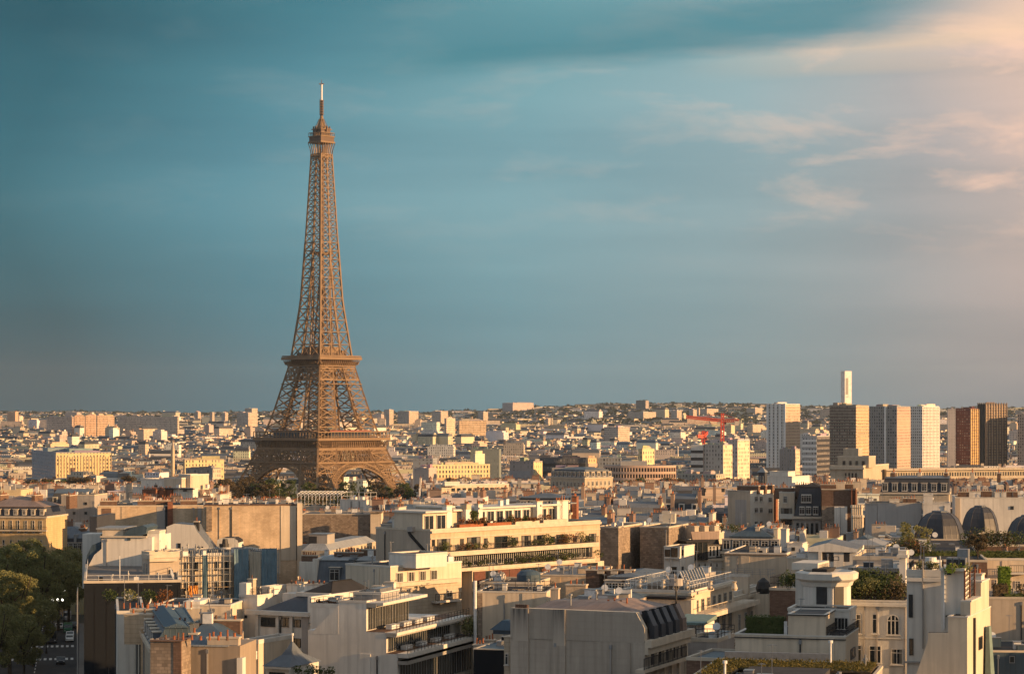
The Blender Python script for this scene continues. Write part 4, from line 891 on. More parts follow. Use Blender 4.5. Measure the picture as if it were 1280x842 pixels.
for i, (x0, x1, yt_, lab, c, cr_, win_) in enumerate([(58, 92, 521, 'grey pink housing slab, leftmost of the long slab row on the horizon', (0.36, 0.34, 0.34), (0.5, 0.36, 0.28), 1), (92, 106, 520.5, 'orange lit narrow slab second in the horizon slab row', (0.5, 0.36, 0.26), (0.62, 0.42, 0.28), 1), (106, 120.5, 519.5, 'orange lit slab with a roof hut in the horizon slab row', (0.5, 0.36, 0.26), (0.62, 0.42, 0.28), 1), (120.5, 143, 520, 'peach lit slab right of the roof hut slab on the horizon', (0.5, 0.38, 0.28), (0.62, 0.44, 0.3), 1), (147, 224, 521, 'very long grey ribbed housing slab on the left horizon', (0.36, 0.36, 0.36), (0.58, 0.46, 0.36), 1)]):
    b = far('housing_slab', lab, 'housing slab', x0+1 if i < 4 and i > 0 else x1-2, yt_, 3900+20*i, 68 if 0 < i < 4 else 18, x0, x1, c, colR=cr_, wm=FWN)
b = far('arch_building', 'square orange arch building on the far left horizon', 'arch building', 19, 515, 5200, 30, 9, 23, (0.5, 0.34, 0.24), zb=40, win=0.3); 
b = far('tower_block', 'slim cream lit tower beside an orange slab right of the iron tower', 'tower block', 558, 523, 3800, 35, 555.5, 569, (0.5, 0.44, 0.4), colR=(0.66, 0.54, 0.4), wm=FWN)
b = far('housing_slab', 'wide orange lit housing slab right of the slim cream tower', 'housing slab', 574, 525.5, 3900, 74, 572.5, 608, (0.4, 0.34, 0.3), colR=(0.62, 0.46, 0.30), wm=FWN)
b = far('hospital_block', 'large pinkish hospital block standing high on the hill skyline', 'hospital', 641, 503.5, 7800, 60, 628, 667, (0.36, 0.34, 0.36), colR=(0.58, 0.46, 0.4), zb=72)
b = far('office_block', 'dark blue grey tower block on the hill skyline', 'office block', 807, 500.5, 7400, 25, 795, 811, (0.10, 0.13, 0.15), zb=92, colR=(0.4, 0.33, 0.3))
for x0, x1, yt_, Y_, lab in [(839, 852, 513, 6200, 'round shouldered pale tower on the wooded hillside, left of a pair'), (861, 871, 512, 6100, 'narrow white tower on the hillside behind the crane jib'), (785, 820, 515, 6400, 'curved grey housing block on the wooded hillside'), (866, 898, 511, 7000, 'wide pale block on the hill right of the narrow white tower'), (933, 953, 510, 7000, 'pinkish slab on the hill left of the slim white tower'), (682, 688, 523, 5000, 'lone pale tower at the foot of the wooded hill'), (755, 787, 534, 3600, 'wide peach lit slab in the middle of the far city'), (872, 875, 510, 6500, 'thin pale tower on the hillside near the crane jib'), (497, 523, 514, 5200, 'grey slab on the horizon close right of the iron tower'), (480, 492, 512, 5300, 'small tower on the horizon touching the iron tower outline'), (540, 560, 514, 5600, 'pair tower of grey housing on the horizon'), (296, 322, 516, 4800, 'grey block on the horizon left of the iron tower'), (306, 322, 510.5, 5000, 'tall grey block on the horizon left of the iron tower'), (243, 251, 515, 5600, 'first small tower on the left horizon right of the long slab'), (262, 268, 515.5, 5600, 'second small tower on the left horizon right of the long slab'), (277, 285, 516, 5500, 'third small tower on the left horizon right of the long slab'), (597, 610, 515, 5600, 'low pale slab on the horizon left of the hospital')]:
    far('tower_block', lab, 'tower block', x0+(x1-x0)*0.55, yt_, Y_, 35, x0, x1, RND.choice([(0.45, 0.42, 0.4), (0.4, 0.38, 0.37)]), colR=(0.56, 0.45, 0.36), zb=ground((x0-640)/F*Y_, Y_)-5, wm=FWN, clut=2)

# red tower cranes
def crane(px, pyj, Y, pl, pr, pytop, label, jb=None):
    RC = plain('crane_red', (0.60, 0.09, 0.055), 0.5, var=0.1); CW = plain('crane_counterweight', (0.5, 0.45, 0.4), 0.8)
    p = at(px, pyj, Y); e = empty('tower_crane', (p.x, Y, ground(p.x, Y))); tag(e, label, 'crane'); zj = p.z-ground(p.x, Y); s = Y/F
    def truss(m, a, b, w, n, up=(0, 0, 1)):
        a = Vector(a); b = Vector(b); d = (b-a).normalized(); u = Vector(up); x = d.cross(u).normalized()*w/2; y = u*w/2
        cs = [x+y, x-y, -x-y, -x+y]
        for c in cs: m.bar(a+c, b+c, 0.8, RC)
        for i in range(n):
            p0, p1 = a.lerp(b, i/n), a.lerp(b, (i+1)/n)
            for k in range(4): m.bar(p0+cs[k], p1+cs[(k+1) % 4], 0.4, RC)
    m = MB(); truss(m, (0, 0, 0), (0, 0, zj), 2.2, 26, (0, 1, 0)); m.build('mast', e)
    m = MB(); truss(m, (0, 0, zj), ((pl-px)*s, 4, zj+(3 if jb is None else jb)), 1.8, 30); m.build('jib', e)
    m = MB(); truss(m, (0, 0, zj), ((pr-px)*s, -3, zj), 1.8, 8); m.build('counter_jib', e)
    m = MB(); m.box((pr-px)*s-3.5, (pr-px)*s, -4.5, -1.5, zj-4, zj-0.5, CW); m.build('counterweight', e)
    zt = CZ-(pytop-EY)/F*Y-ground(p.x, Y); m = MB(); truss(m, (0, 0, zj), (0, 0, zt), 1.6, 5, (0, 1, 0)); m.bar((0, 0, zt), ((pl-px)*s*0.6, 2.4, zj+2.5), 0.3, RC); m.bar((0, 0, zt), ((pr-px)*s*0.9, -3, zj+1), 0.3, RC); m.build('apex', e)
    m = MB(); m.box(1.2, 3.0, -1.5, 1, zj-3, zj-0.6, RC); m.box(1.4, 2.8, -1.56, -1.5, zj-2.4, zj-1.2, GLS); m.build('cab', e)
crane(903, 525.5, 1850, 858, 923, 516.5, 'red tower crane with the long jib, right of two')
crane(879, 545, 1870, 884, 871, 538.5, 'smaller red tower crane left of the long jibbed one')

# museum with its long colonnaded wing
b = B('museum_pavilion', 'stone museum pavilion with flat cornice and square windows before the tower row', 'museum', 1079, 583.5, 1080, 24, xl=1038, xr=1111, wall=LS, vb=605, roof=FLG, par=0.8)
u = b.wing(1047, 1086, 571, 584, -4, 16, LS, par=0.6); b.wins('L', 1051, 1083, 575.5, 581.5, 4, 1, 0.45, kind='dark', out=-4)
b.wing(1054, 1073, 561.5, 571, -7, 14, LS, par=0.5)
b.slab('cornice', 'L', 1036, 1080, 584, 586, 1.2, 0.0, TRM)
b.wins('L', 1055, 1072, 591, 602, 4, 1, 0.5, kind='dark')
b2 = B('museum_wing', 'long stone museum wing with a row of small square windows under its cornice', 'museum', 1108, 587, 1110, 70, Wd=16, xr=1300, wall=LS, vb=606, roof=FLG, par=0.3)
b2.slab('cornice', 'R', 1108, 1290, 586.5, 588, 1.5, 0.0, TRM); b2.wins('R', 1112, 1290, 591, 595.5, 56, 1, 0.45, kind='dark'); b2.slab('lower_cornice', 'R', 1108, 1290, 598, 599, 1.0, 0.0, TRM)
# ------------------------------------------------------------------ near buildings, from the bottom of the view upwards
BGD = wallmat('brown_render', (0.33, 0.27, 0.21), 0.45, streak=0.6)
WCB = wallmat('warm_beige_render', (0.52, 0.42, 0.30), 0.5, streak=0.65)
GFR = plain('grey_joinery', (0.30, 0.29, 0.27), 0.6)
# white stepped office, bottom centre
b = B('office_building', 'white office building stepping back in three glazed tiers, blank party wall facing us', 'office building', 497, 817, 280, 19, xl=385, xr=592, wall=WH, roof=None, vb=842)
s = b
zA0 = b.pt('L', 483, 790)[1]; zA1 = b.pt('L', 458, 753)[1]; xB = b.pt('L', 483, 790)[0]; xA = b.pt('L', 458, 753)[0]; xL = b.pt('L', 423, 753)[0]
b.flat(-b.W, 0, 0, b.D, b.H, FLT, 0)
dB = b.D-1.0; dA = b.edge('R', 548)
b.box('middle_tier', -b.W, xB, 0, dB, b.H, zA0, WH); b.box('upper_tier', xL, xA, 0, dA, zA0, zA1, WH)
b.prism('curved_gable', 'L', [(388, 792), (423, 756), (423, 792)], 0.02, b.D*0.6, WH)
b.flat(xL, xA, 0, dA, zA1, FLB, 0.25); b.box('terrace_floor', xA, xB-0.2, 0, dB, zA0, zA0+0.08, BRD); b.box('terrace_floor', xB, -0.2, 0, b.D-1.3, b.H, b.H+0.08, BRD)
for xf, z0, z1, d, n, nm in ((xA, zA0, zA1, dA, 12, 0), (xB, b.H, zA0, dB-4, 14, 0), (0, b.H-4.6, b.H-0.7, b.D-1, 14, 0), (0, b.H-9.4, b.H-5.6, b.D-1, 14, 0)):
    fr, pn = win_mesh(d/n*0.96, (z1-z0)-0.75, 'dark', GFR)
    for i in range(n):
        o = mobj('window', fr, b.e, (xf+0.01, 0.5+(d-0.8)*(i+0.5)/n, z0+0.15), math.radians(90)); mobj('pane', pn, o)
        m = MB(); m.box(xf, xf+1.3, -0.05, d+0.8, z1-0.55, z1-0.1, WTR); m.build('sill_band', b.e)
m = MB(); m.box(xB-0.1, xB+1.4, 0, dB+0.4, zA0-0.35, zA0, WTR); m.box(xA, xA+2.2, 0, dA+1, zA1-0.3, zA1+0.05, WTR); m.box(-0.1, 1.4, 0, b.D+0.6, b.H-0.45, b.H+0.05, WTR); m.build('balcony_edge', b.e)
for xf, z, d in ((xB+1.2, zA0, dB), (1.2, b.H, b.D)):
    m = MB()
    for k in (0.35, 0.65, 0.95): m.bar((xf, 0.2, z+k), (xf, d, z+k), 0.05, IRN)
    for i in range(24): m.bar((xf, 0.2+(d-0.2)*i/23, z), (xf, 0.2+(d-0.2)*i/23, z+0.95), 0.05, IRN)
    m.build('railing', b.e)
for i, y in enumerate((3, 7, 11, 15)): m = MB(); m.box(xB-1.3, xB-0.5, y, y+2.6, zA0+0.1, zA0+0.65, WMT); m.build('planter', b.e)
for i, y in enumerate((4, 9, 14, 19)): m = MB(); m.box(-1.2, -0.5, y, y+2.2, b.H+0.1, b.H+0.6, WMT); m.build('planter', b.e)
for i in range(7): shrub(world(b, RND.uniform(0.1, 0.9), b.D-3.8+i*0.7, b.H+0.1), 'bushy shrub crowding the round far corner terrace of the white stepped office', 2.2, 1.8, 1.9+0.5*(i % 2), LF2, 260, 0.16, group='corner terrace shrubs of the white stepped office')
u = b.wing(442, 476, 742, 755, -3, 9, GY, par=0.3); b.slab('lift_housing', 'L', 462, 475, 735, 745, -4, 8, MTL); b.rail(xL+1, xA+2, 1, 10, zA1, 1.1, MTL)
b.clutter(xL+1, xA-1, 3, dA-2, zA1+0.1, 8, 3); b.chim(xA-1.5, dA-2.5, 1.3, 0.8, zA1, 1.6, 0, WH); b.chim(xA-2, dA*0.62, 1.2, 0.8, zA1, 1.3, 0, WH)
# the part behind its curved gable
b = B('apartment_building', 'plain white apartment wall with planted roof, left behind the curved gable', 'apartment building', 423, 759, 289, 19, xl=388, D=9, wall=WH, vb=795)
b.rail(-b.W, 0, 0, 4, b.H, 1.0, IRN); b.clutter(-b.W+0.5, -1, 1, 6, b.H, 4, 5)
for i in range(4): shrub(world(b, -b.W+1+i*1.0, 1.0, b.H), 'low reddish shrub on the roof left of the curved white gable', 1.0, 0.8, 0.9, LF5, 90, 0.12, group='reddish roof shrubs left of the curved gable')

# dark roofed office with ribbon windows
b = B('office_building', 'grey white office with black sloping roof and three rows of ribbon windows', 'office building', 385, 768, 300, 27, xl=322, D=16, wall=WH, vb=842, roof=None)
b.box('eaves', -b.W-1.6, 0.4, -0.7, 0, b.H-0.2, b.H+0.35, WTR)
for r0, r1 in ((771, 782), (794.5, 807.5), (822, 835)):
    b.winat('L', 326, 346, r0, r1, 'dark', DFR); b.winat('L', 350, 364, r0+0.8, r1+0.6, 'dark', DFR); b.winat('L', 366.5, 376, r0+1.5, r1+1, 'dark', DFR)
for px in (348, 365.2, 322.6): t, _ = b.pt('L', px, 800); b.box('pilaster', t-0.22, t+0.22, -0.35, 0, 0, b.H-0.25, WTR)
b.slab('blank_pier', 'L', 377, 384.5, 769.5, 850, 0.25, 0, GY)
zr = b.pt('L', 340, 742, -5)[1]
m = MB(); m.hexa([(-b.W-0.5, 0, b.H), (0, 0, b.H), (0, 6, b.H), (-b.W-0.5, 6, b.H), (-b.W+3.4, 5, zr), (0, 5, zr), (0, 6, zr), (-b.W+3.4, 6, zr)], SLT); m.build('sloping_roof', b.e)
b.box('roof_end_wall', -0.05, 0.5, 0, 16, b.H-1, zr+0.3, WH); b.box('ridge_band', -b.W+3, 0.4, 4.6, 5.1, zr-0.1, zr+0.4, WTR)
b.box('upper_wall', -b.W, 0, 6, 15.8, b.H, zr+0.1, WH)
m = MB(); m.hexa([(-b.W+3, 5, zr+0.1), (0.4, 5, zr+0.1), (0.4, 16, zr+0.1), (-b.W+3, 16, zr+0.1), (-b.W+6, 9, zr+1.7), (-2, 9, zr+1.7), (-2, 14, zr+1.7), (-b.W+6, 14, zr+1.7)], FLB); m.build('roof', b.e)
for px in (367, 389, 402): b.chimpx(px, 730.5, 9, 1.6 if px < 400 else 1.8, 0.9, 1.9, 2, WH)
b.chimpx(377, 728, 12, 1.2, 0.8, 1.5, 2, WH)
b.slab('roof_light', 'L', 349, 352, 752, 758, -3.2, 3.6, MTL)
b = B('stair_tower', 'white stair tower with tall flues, left of the black sloping roof', 'stair tower', 321.5, 746, 306, 27, xl=299, D=5, wall=WH, vb=795, par=0.3)
b.wing(299, 308, 728, 748, 0.0, 1.2, WH, roof=None); b.chimpx(315, 724, 2.5, 0.8, 0.8, 3.2, 1, LS); b.chimpx(311.5, 729, 3, 0.7, 0.7, 2.6, 1, MTL); b.winat('L', 306, 309, 768, 772, 'dark', DFR); b.rail(-3, 0, 1, 4, b.H, 1, IRN); b.clutter(-3, -0.5, 1, 4, b.H, 4, 11)
b = B('roof_cabin', 'small white cabin with one dark doorway beside the black sloping roof', 'cabin', 337, 737, 309, 27, xl=327, D=4, wall=WH, zb=44, vb=755); b.winat('L', 329, 334, 742, 751, 'dark', DFR)
b = B('pavilion_roof', 'small grey pyramid roofed lantern in front of the ribbon window office', 'pavilion', 361, 833, 262, 24, xl=332, D=7, wall=WH, vb=842, roof=None)
m = MB(); c = (-b.W/2, b.D/2); q = [(-b.W-0.3, -0.3), (0.3, -0.3), (0.3, b.D+0.3), (-b.W-0.3, b.D+0.3)]
k = 0.35; mid_ = [(c[0]+(x-c[0])*k, c[1]+(y-c[1])*k) for x, y in q]
for i in range(4):
    j = (i+1) % 4; m.face([(*q[i], b.H), (*q[j], b.H), (*mid_[j], b.H+1.1), (*mid_[i], b.H+1.1)], ZN); m.face([(*mid_[i], b.H+1.1), (*mid_[j], b.H+1.1), (*c, b.H+2.6)], ZN)
m.build('pyramid_roof', b.e); m = MB(); m.cyl((*c, b.H+2.5), 0.08, 0.08, 0.9, 8, WMT); m.cyl((*c, b.H+3.2), 0.16, 0.16, 0.25, 8, WMT); m.build('finial', b.e)
b.slab('cornice', 'L', 331, 362, 832.5, 835, 0.35, 0, WTR); b.winat('L', 337, 356, 838, 850, 'dark', DFR)
for i in range(6): shrub(world(b, 0.8+i*0.8, 1+0.4*(i % 2), b.H-1.2), 'potted shrub right of the pyramid roofed lantern', 1.1, 1.0, 1.3, LF1, 120, 0.12, group='potted shrubs by the lantern')
b = B('apartment_building', 'narrow cream wall with a wall fan, left of the ribbon window office', 'apartment building', 323, 804, 285, 27, xl=304, D=8, wall=CR, vb=842)
m = MB(); t, z = b.pt('L', 313, 818, 0.3); m.box(t-0.8, t+0.8, -0.6, 0, z-0.5, z+0.5, WMT); m.lathe((t-0.2, -0.62, z), [(0.4, 0), (0.36, 0.02)], 16, DFR); m.v[8:] = [(t-0.2+(v[0]-t+0.2), -0.62-(v[2]-z), z+(v[1]+0.62)) for v in m.v[8:]]; m.build('fan_unit', b.e)

# bottom left: beige party wall, zinc roofs, stone flue
b = B('apartment_building', 'beige party wall building with blue zinc roof, bottom left of the view', 'apartment building', 300, 807, 232, 7, xl=224, D=7, wall=BGD, vb=842, roof=None)
zk = b.pt('L', 250, 779, -9)[1]
b.box('rear_wall', -b.W, -3.5, 7, 16, 0, b.H, BGD); m = MB(); m.hexa([(-b.W, 0.3, b.H), (-0.3, 0.3, b.H), (-3.5, 16, b.H), (-b.W, 16, b.H), (-b.W+0.2, 8, zk), (-5, 8, zk), (-5, 12, zk), (-b.W+0.2, 12, zk)], ZNB); m.build('roof', b.e)
b.slab('coping', 'L', 224, 285, 805.8, 807.2, 0.1, 0.4, ZNP); b.chimpx(280, 797, 1.0, 3.2, 1.0, 2.4, 4, BG); b.chimpx(276, 775, 11, 4.4, 1.0, 2.6, 4, BRD); b.slab('corner_flue', 'L', 296, 303, 822, 850, 0.4, 1, WH)
b.chimpx(243, 792, 4.5, 0.9, 0.9, 1.6, 1, WMT); b.chimpx(228, 779, 10.5, 1.4, 0.8, 1.6, 2, WH); b.clutter(-b.W+1, -9, 8, 11, zk, 6, 3)
b = B('flue_wall', 'rough stone flue wall with red pots on top, bottom left of the view', 'chimney wall', 226, 801, 228, 9, xl=188, D=3.4, wall=RB, vb=842, roof=None, par=0)
b.slab('brick_edge', 'L', 216.5, 226.3, 800.5, 860, 0.06, 0.2, BRD); b.slab('coping', 'L', 187, 227, 799.8, 801.2, 0.15, 3.5, BRD)
for px in (190, 197, 205, 211): b.chimpx(px, 799.5, 1.2, 0.1, 0.1, 0.05, 0, BRD)
for i in range(9): mobj('chimney_pot', pot_mesh(i, POD if i in (0, 7, 8) else POT), b.e, (-b.W+1.2+i*0.9 if i < 8 else -0.6, 1.1, b.H+0.05))
b = B('apartment_building', 'low zinc roofed house with small dormers on the left street side, bottom left', 'apartment building', 190, 811, 236, 78, xl=128, Wd=26, D=5, wall=LS, vb=842, roof=None)
b.mansard(2.2, 1.4, 0.4, ZNB, ZNB, sides='LW'); b.dormers('L', 7, w=0.8, h=1.1, mat=ZN)
b = B('apartment_building', 'brown brick chimney walled house between the zinc roofs, bottom left', 'apartment building', 214, 786, 252, 9, xl=176, D=6, wall=RBL, vb=805, roof=ZNB, par=0.1)
b.chim(-b.W/2, 0.6, b.W-1, 1.0, b.H, 0.5, 9, BRD)
b.chimpx(188, 768, 3, 5.5, 1.5, 2.6, 4, LS, ); b.chimpx(190, 762, 5, 4.6, 1.5, 2.6, 4, LS, )
b = B('apartment_building', 'white gabled building with orange chimney pots in a row along its roof edge', 'apartment building', 146.5, 766, 285, 80, Wd=22, xr=180, wall=WH, vb=830, roof=FLB, par=0.3)
for i in range(12): mobj('chimney_pot', pot_mesh(2, POT), b.e, (-0.8-0.1*(i % 2), 0.8+i*0.75, b.H+0.5))
b.balc('L', 134, 145, 790, 1.0, rail=1.0); b.balc('L', 134, 146, 812, 1.0, rail=1.0); b.wins('L', 136, 145, 772, 784, 3, 1, 0.5)
b.clutter(-6, -1, 2, 8, b.H, 6, 2)
b = B('apartment_building', 'long low cream wall behind the blue zinc roofs at lower left', 'apartment building', 288, 757, 300, 6, xl=195, D=10, wall=CR, vb=790, roof=FLT, par=0.2)
b.slab('raised_wall', 'L', 229, 250, 751, 760, 0.02, 6, WH); b.slab('lit_flue', 'L', 233, 239, 750.5, 761, 0.25, 1, WH); b.clutter(-b.W+2, -3, 1, 8, b.H, 9, 8)
b.chimpx(200, 756, 2, 3, 0.8, 1.2, 4, BRD)
for i in range(4): shrub(world(b, -b.W-7+i*2.6, 2, b.H+0.1), 'shrub on the roof terrace before the black netted wall', 2.1, 1.6, 2.0, (LF1, LF2, LF1, LF5)[i], 260, 0.15, group='roof terrace shrubs before the netted wall')
b = B('apartment_building', 'grey zinc mansard house stepping down left of the stone flue wall', 'apartment building', 176, 800, 262, 79, xl=146, Wd=22, D=7, wall=LS, vb=842, roof=None)
b.mansard(1.9, 1.2, 0.3, ZN, ZNB, sides='LW'); b.dormers('L', 6, w=0.8, h=1.0)

# black netted building
b = B('netted_building', 'tall building wrapped in black netting beside the tree lined street', 'apartment building', 105, 728.5, 335, 80, Wd=42, xr=226, wall=BLK, vb=842, roof=FLG, par=0.35)
b.rail(-b.W, 0, 0.3, b.D-1, b.H, 1.1, WMT, 1.6); b.slab('netting_seam', 'L', 96, 97, 740, 900, 0.05, 0, MTL)
for i in range(9): t = 1.5+i*1.7; m = MB(); m.box(0.02, 0.05, t, t+0.05, 0, b.H-0.5, IRN); m.build('netting_seam', b.e)
b.clutter(-4, -0.5, 1, 14, b.H, 9, 21)
m = MB(); m.bar((-1.5, b.D*0.37, b.H), (-1.5, b.D*0.37, b.H+3.8), 0.12, WMT); m.build('flag_mast', b.e)
# cream gable with blue zinc
b = B('apartment_building', 'pale cream gable wall with torn blue zinc roof edges above the netted building', 'apartment building', 190, 671, 372, 4, xl=127, D=14, wall=WH, vb=730, roof=None)
b.prism('curved_gable', 'L', [(108, 740), (111, 706), (118, 693), (127.5, 685), (127.5, 740)], 0.02, 10, WH)
b.prism('zinc_slope', 'L', [(106.5, 707), (109, 693), (115, 681), (127, 676), (127, 686), (118, 694), (112, 707)], -0.3, 12, ZNB)
b.slab('cornice', 'L', 125, 183, 669.5, 671.5, 0.35, 0.2, TRM); b.slab('top_storey', 'L', 128, 154, 661, 670, -0.8, 9, CR); b.slab('top_coping', 'L', 120, 156, 659.5, 661.5, -0.6, 9, ZNP)
b.prism('blue_zinc_patch', 'L', [(153, 669), (162, 661), (178, 656), (184, 659), (182, 667), (172, 671)], -0.2, 8, ZNB); b.slab('zinc_flap', 'L', 159, 163, 669, 675, 0.15, 0.1, ZNB)
b.slab('side_wall', 'L', 103, 126, 667, 735, -5, 10, WH); b.wing(184, 199, 666, 700, -1.5, 6, WH)
b = B('apartment_building', 'dark slate sided wall strip left behind the cream gable', 'apartment building', 121, 645, 420, 4, xl=112, D=14, wall=SLT, vb=680, roof=None, zb=30)
# corner house with the scaffold
b = B('apartment_building', 'rounded beige corner house left of the scaffolding with a cluttered roof terrace', 'apartment building', 187, 697, 352, 62, xl=177.5, xr=224, wall=BG, vb=740, roof=FLB, par=0.9)
b.slab('cornice', 'R', 187, 222, 698, 702, 0.7, 0, TRM); b.slab('cornice', 'L', 178, 187, 692, 697, 0.7, 0, TRM); b.winat('R', 211, 216, 711, 728, 'dark'); b.wins('L', 179, 186, 702, 722, 2, 1, 0.5); b.clutter(-8, -1, 1, 10, b.H, 12, 4)
b = B('scaffolded_building', 'lit cream facade behind scaffolding and blue sheets in the left middle', 'apartment building', 222, 695, 362, 66, Wd=14, xr=345, wall=CR, vb=760, roof=FLT, par=0.4)
b.wins('R', 226, 340, 702, 762, 9, 3, 0.36, 0.5, 'dark'); b.clutter(-9, -1, 2, b.D-2, b.H, 8, 9)
def scaffold(b):
    e = empty('scaffold', world(b, 0, 0, 0), -b.a); tag(e, 'metal scaffold of poles and plank decks before the lit cream facade', 'scaffold')
    H = b.H+1.0; n = 16
    m = MB()
    for i in range(n+1):
        y = b.D*i/n
        for x in (0.4, 1.4): m.bar((x, y, 0), (x, y, H), 0.08, MTL)
    for k in range(int(H/2)+1):
        for x in (0.4, 1.4): m.bar((x, 0, k*2.0+0.9), (x, b.D, k*2.0+0.9), 0.07, MTL)
    m.build('poles', e)
    for k in range(1, int(H/2)+1): m = MB(); m.box(0.7, 1.3, 0, b.D, k*2.0, k*2.0+0.05, MTL if k % 4 else oP); m.build('deck', e)
    bl = plain('blue_sheeting', (0.17, 0.27, 0.34), 0.6, var=0.4, sc=0.5); wl = plain('pale_sheeting', (0.50, 0.46, 0.38), 0.7, var=0.25, sc=0.5); og = plain('orange_sheeting', (0.62, 0.30, 0.08), 0.6, var=0.3, sc=0.6)
    def sheet(y0, y1, z0, z1, mat, lab):
        m = MB(); r = random.Random(int(y0*7)); ny, nz = 14, 12
        g = [[(1.55+0.10*math.sin(i*1.9+j*0.7)+r.uniform(-0.06, 0.06), y0+(y1-y0)*i/ny, z0+(z1-z0)*j/nz) for i in range(ny+1)] for j in range(nz+1)]
        for j in range(nz):
            for i in range(ny): m.face([g[j][i], g[j][i+1], g[j+1][i+1], g[j+1][i]], mat)
        o = m.build('tarpaulin', None, world(b, 0, 0, 0), -b.a); tag(o, lab, 'tarpaulin')
    Y = lambda px: b.edge('R', px)
    sheet(Y(289), Y(307), 0, H, bl, 'dark blue tarpaulin hanging in the middle of the scaffold'); sheet(Y(308), Y(322), 0, H-0.5, wl, 'pale grey tarpaulin between two blue ones on the scaffold')
    sheet(Y(323), Y(342), H-14, H, bl, 'dark blue tarpaulin at the right end of the scaffold'); sheet(Y(249), Y(256), 0, H, bl, 'narrow blue tarpaulin strip left of centre on the scaffold')
    sheet(Y(232), Y(244), H-9, H-5.5, og, 'orange tarpaulin low on the lit left bays of the scaffold'); sheet(Y(268), Y(286), 0, H-9, wl, 'pale tarpaulin under the lit bays of the scaffold')
scaffold(b)
# white gable with lean-to and small rounded white wall
b = B('apartment_building', 'white gabled wall with sloping right shoulder below the long lit party wall', 'apartment building', 262, 690, 425, 4, xl=208, D=9, wall=WH, vb=700, roof=None)
b.prism('gable', 'L', [(208, 691), (208, 658), (218, 654), (243, 656), (246, 663), (268, 691)], 0.02, 6, WH, ZN); b.winat('L', 222, 226, 678, 688, 'dark', DFR); b.chimpx(246, 652, 1.5, 0.9, 0.9, 1.2, 1, DFR); b.winat('L', 246, 254, 682, 688, 'dark', DFR)
b = B('apartment_building', 'small rounded white wall with dark tanks before the long stone wall', 'apartment building', 298, 678, 430, 4, xl=271, D=5, wall=WH, vb=700, roof=None)
b.prism('rounded_top', 'L', [(271, 679), (272, 674), (277, 672), (292, 672), (297, 675), (298, 679)], 0.02, 5, WH, FLB); m = MB(); t, z = b.pt('L', 280, 688, 1.5); m.cyl((t, -1.5, z), 0.9, 0.9, 1.3, 12, DFR); m.cyl((t+0.2, -1.5, z+1.3), 0.6, 0.45, 0.9, 10, DFR); m.build('water_tank', b.e)
# long lit party walls
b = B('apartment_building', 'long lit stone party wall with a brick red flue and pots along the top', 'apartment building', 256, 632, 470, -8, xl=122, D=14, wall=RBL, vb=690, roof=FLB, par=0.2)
b.slab('brick_flue', 'L', 209.5, 216, 627, 668, 0.5, 1.0, BRK); b.slab('gap_shade', 'L', 206.5, 209.4, 632.5, 668, 0.03, 0, DFR); b.slab('grey_patch', 'L', 196, 206.4, 633, 668, 0.05, 0, GY); b.slab('brown_patch', 'L', 127, 139, 635, 657, 0.05, 0, BRD); b.slab('grey_patch', 'L', 247, 252, 633, 668, 0.05, 0, GY)  # the gap by the flue is a flat dark strip, its shade put into the colour
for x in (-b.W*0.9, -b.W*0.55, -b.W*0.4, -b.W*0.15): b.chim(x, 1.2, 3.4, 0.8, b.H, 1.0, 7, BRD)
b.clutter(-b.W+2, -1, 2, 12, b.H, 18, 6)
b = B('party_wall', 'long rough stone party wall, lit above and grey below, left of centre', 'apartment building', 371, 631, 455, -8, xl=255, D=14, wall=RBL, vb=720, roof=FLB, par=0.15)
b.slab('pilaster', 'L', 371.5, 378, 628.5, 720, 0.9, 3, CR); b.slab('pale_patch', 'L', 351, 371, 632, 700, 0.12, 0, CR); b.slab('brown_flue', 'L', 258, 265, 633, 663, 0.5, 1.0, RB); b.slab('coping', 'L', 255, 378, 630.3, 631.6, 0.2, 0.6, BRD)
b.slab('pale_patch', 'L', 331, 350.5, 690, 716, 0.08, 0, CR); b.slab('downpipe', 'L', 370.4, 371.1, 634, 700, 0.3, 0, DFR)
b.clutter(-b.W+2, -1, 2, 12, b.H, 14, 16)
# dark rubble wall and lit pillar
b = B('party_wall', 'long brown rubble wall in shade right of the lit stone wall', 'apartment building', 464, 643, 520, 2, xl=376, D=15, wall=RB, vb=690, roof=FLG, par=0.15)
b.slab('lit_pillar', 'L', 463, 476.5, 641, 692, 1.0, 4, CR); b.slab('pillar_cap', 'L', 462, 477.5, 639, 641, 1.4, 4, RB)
b.clutter(-b.W+1, -3, 2, 12, b.H, 12, 6)
b = B('apartment_building', 'grey metal boxed lift housing on a pale zinc roof before the brown rubble wall', 'apartment building', 412, 688, 440, 12, xl=377, xr=470, wall=LS, vb=705, roof=None)
m = MB(); m.hexa([(-b.W, 0, b.H), (0, 0, b.H), (0, b.D, b.H), (-b.W, b.D, b.H), (-b.W+1, 2, b.H+1.2), (-1.5, 2, b.H+1.2), (-1.5, b.D-2, b.H+1.2), (-b.W+1, b.D-2, b.H+1.2)], ZNP); m.build('roof', b.e)
m = MB(); t0, z0 = b.pt('L', 386, 688, -3); t1, z1 = b.pt('L', 409, 668, -3); m.box(t0, t1, 3, 8, z0-1, z1, GY); m.box(t0-0.1, t1+0.1, 2.9, 8.1, z1, z1+0.15, MTL); m.box(t0-0.02, t0+1.6, 2.95, 3.0, z0-1, z1-0.3, DFR); m.build('lift_housing', b.e)

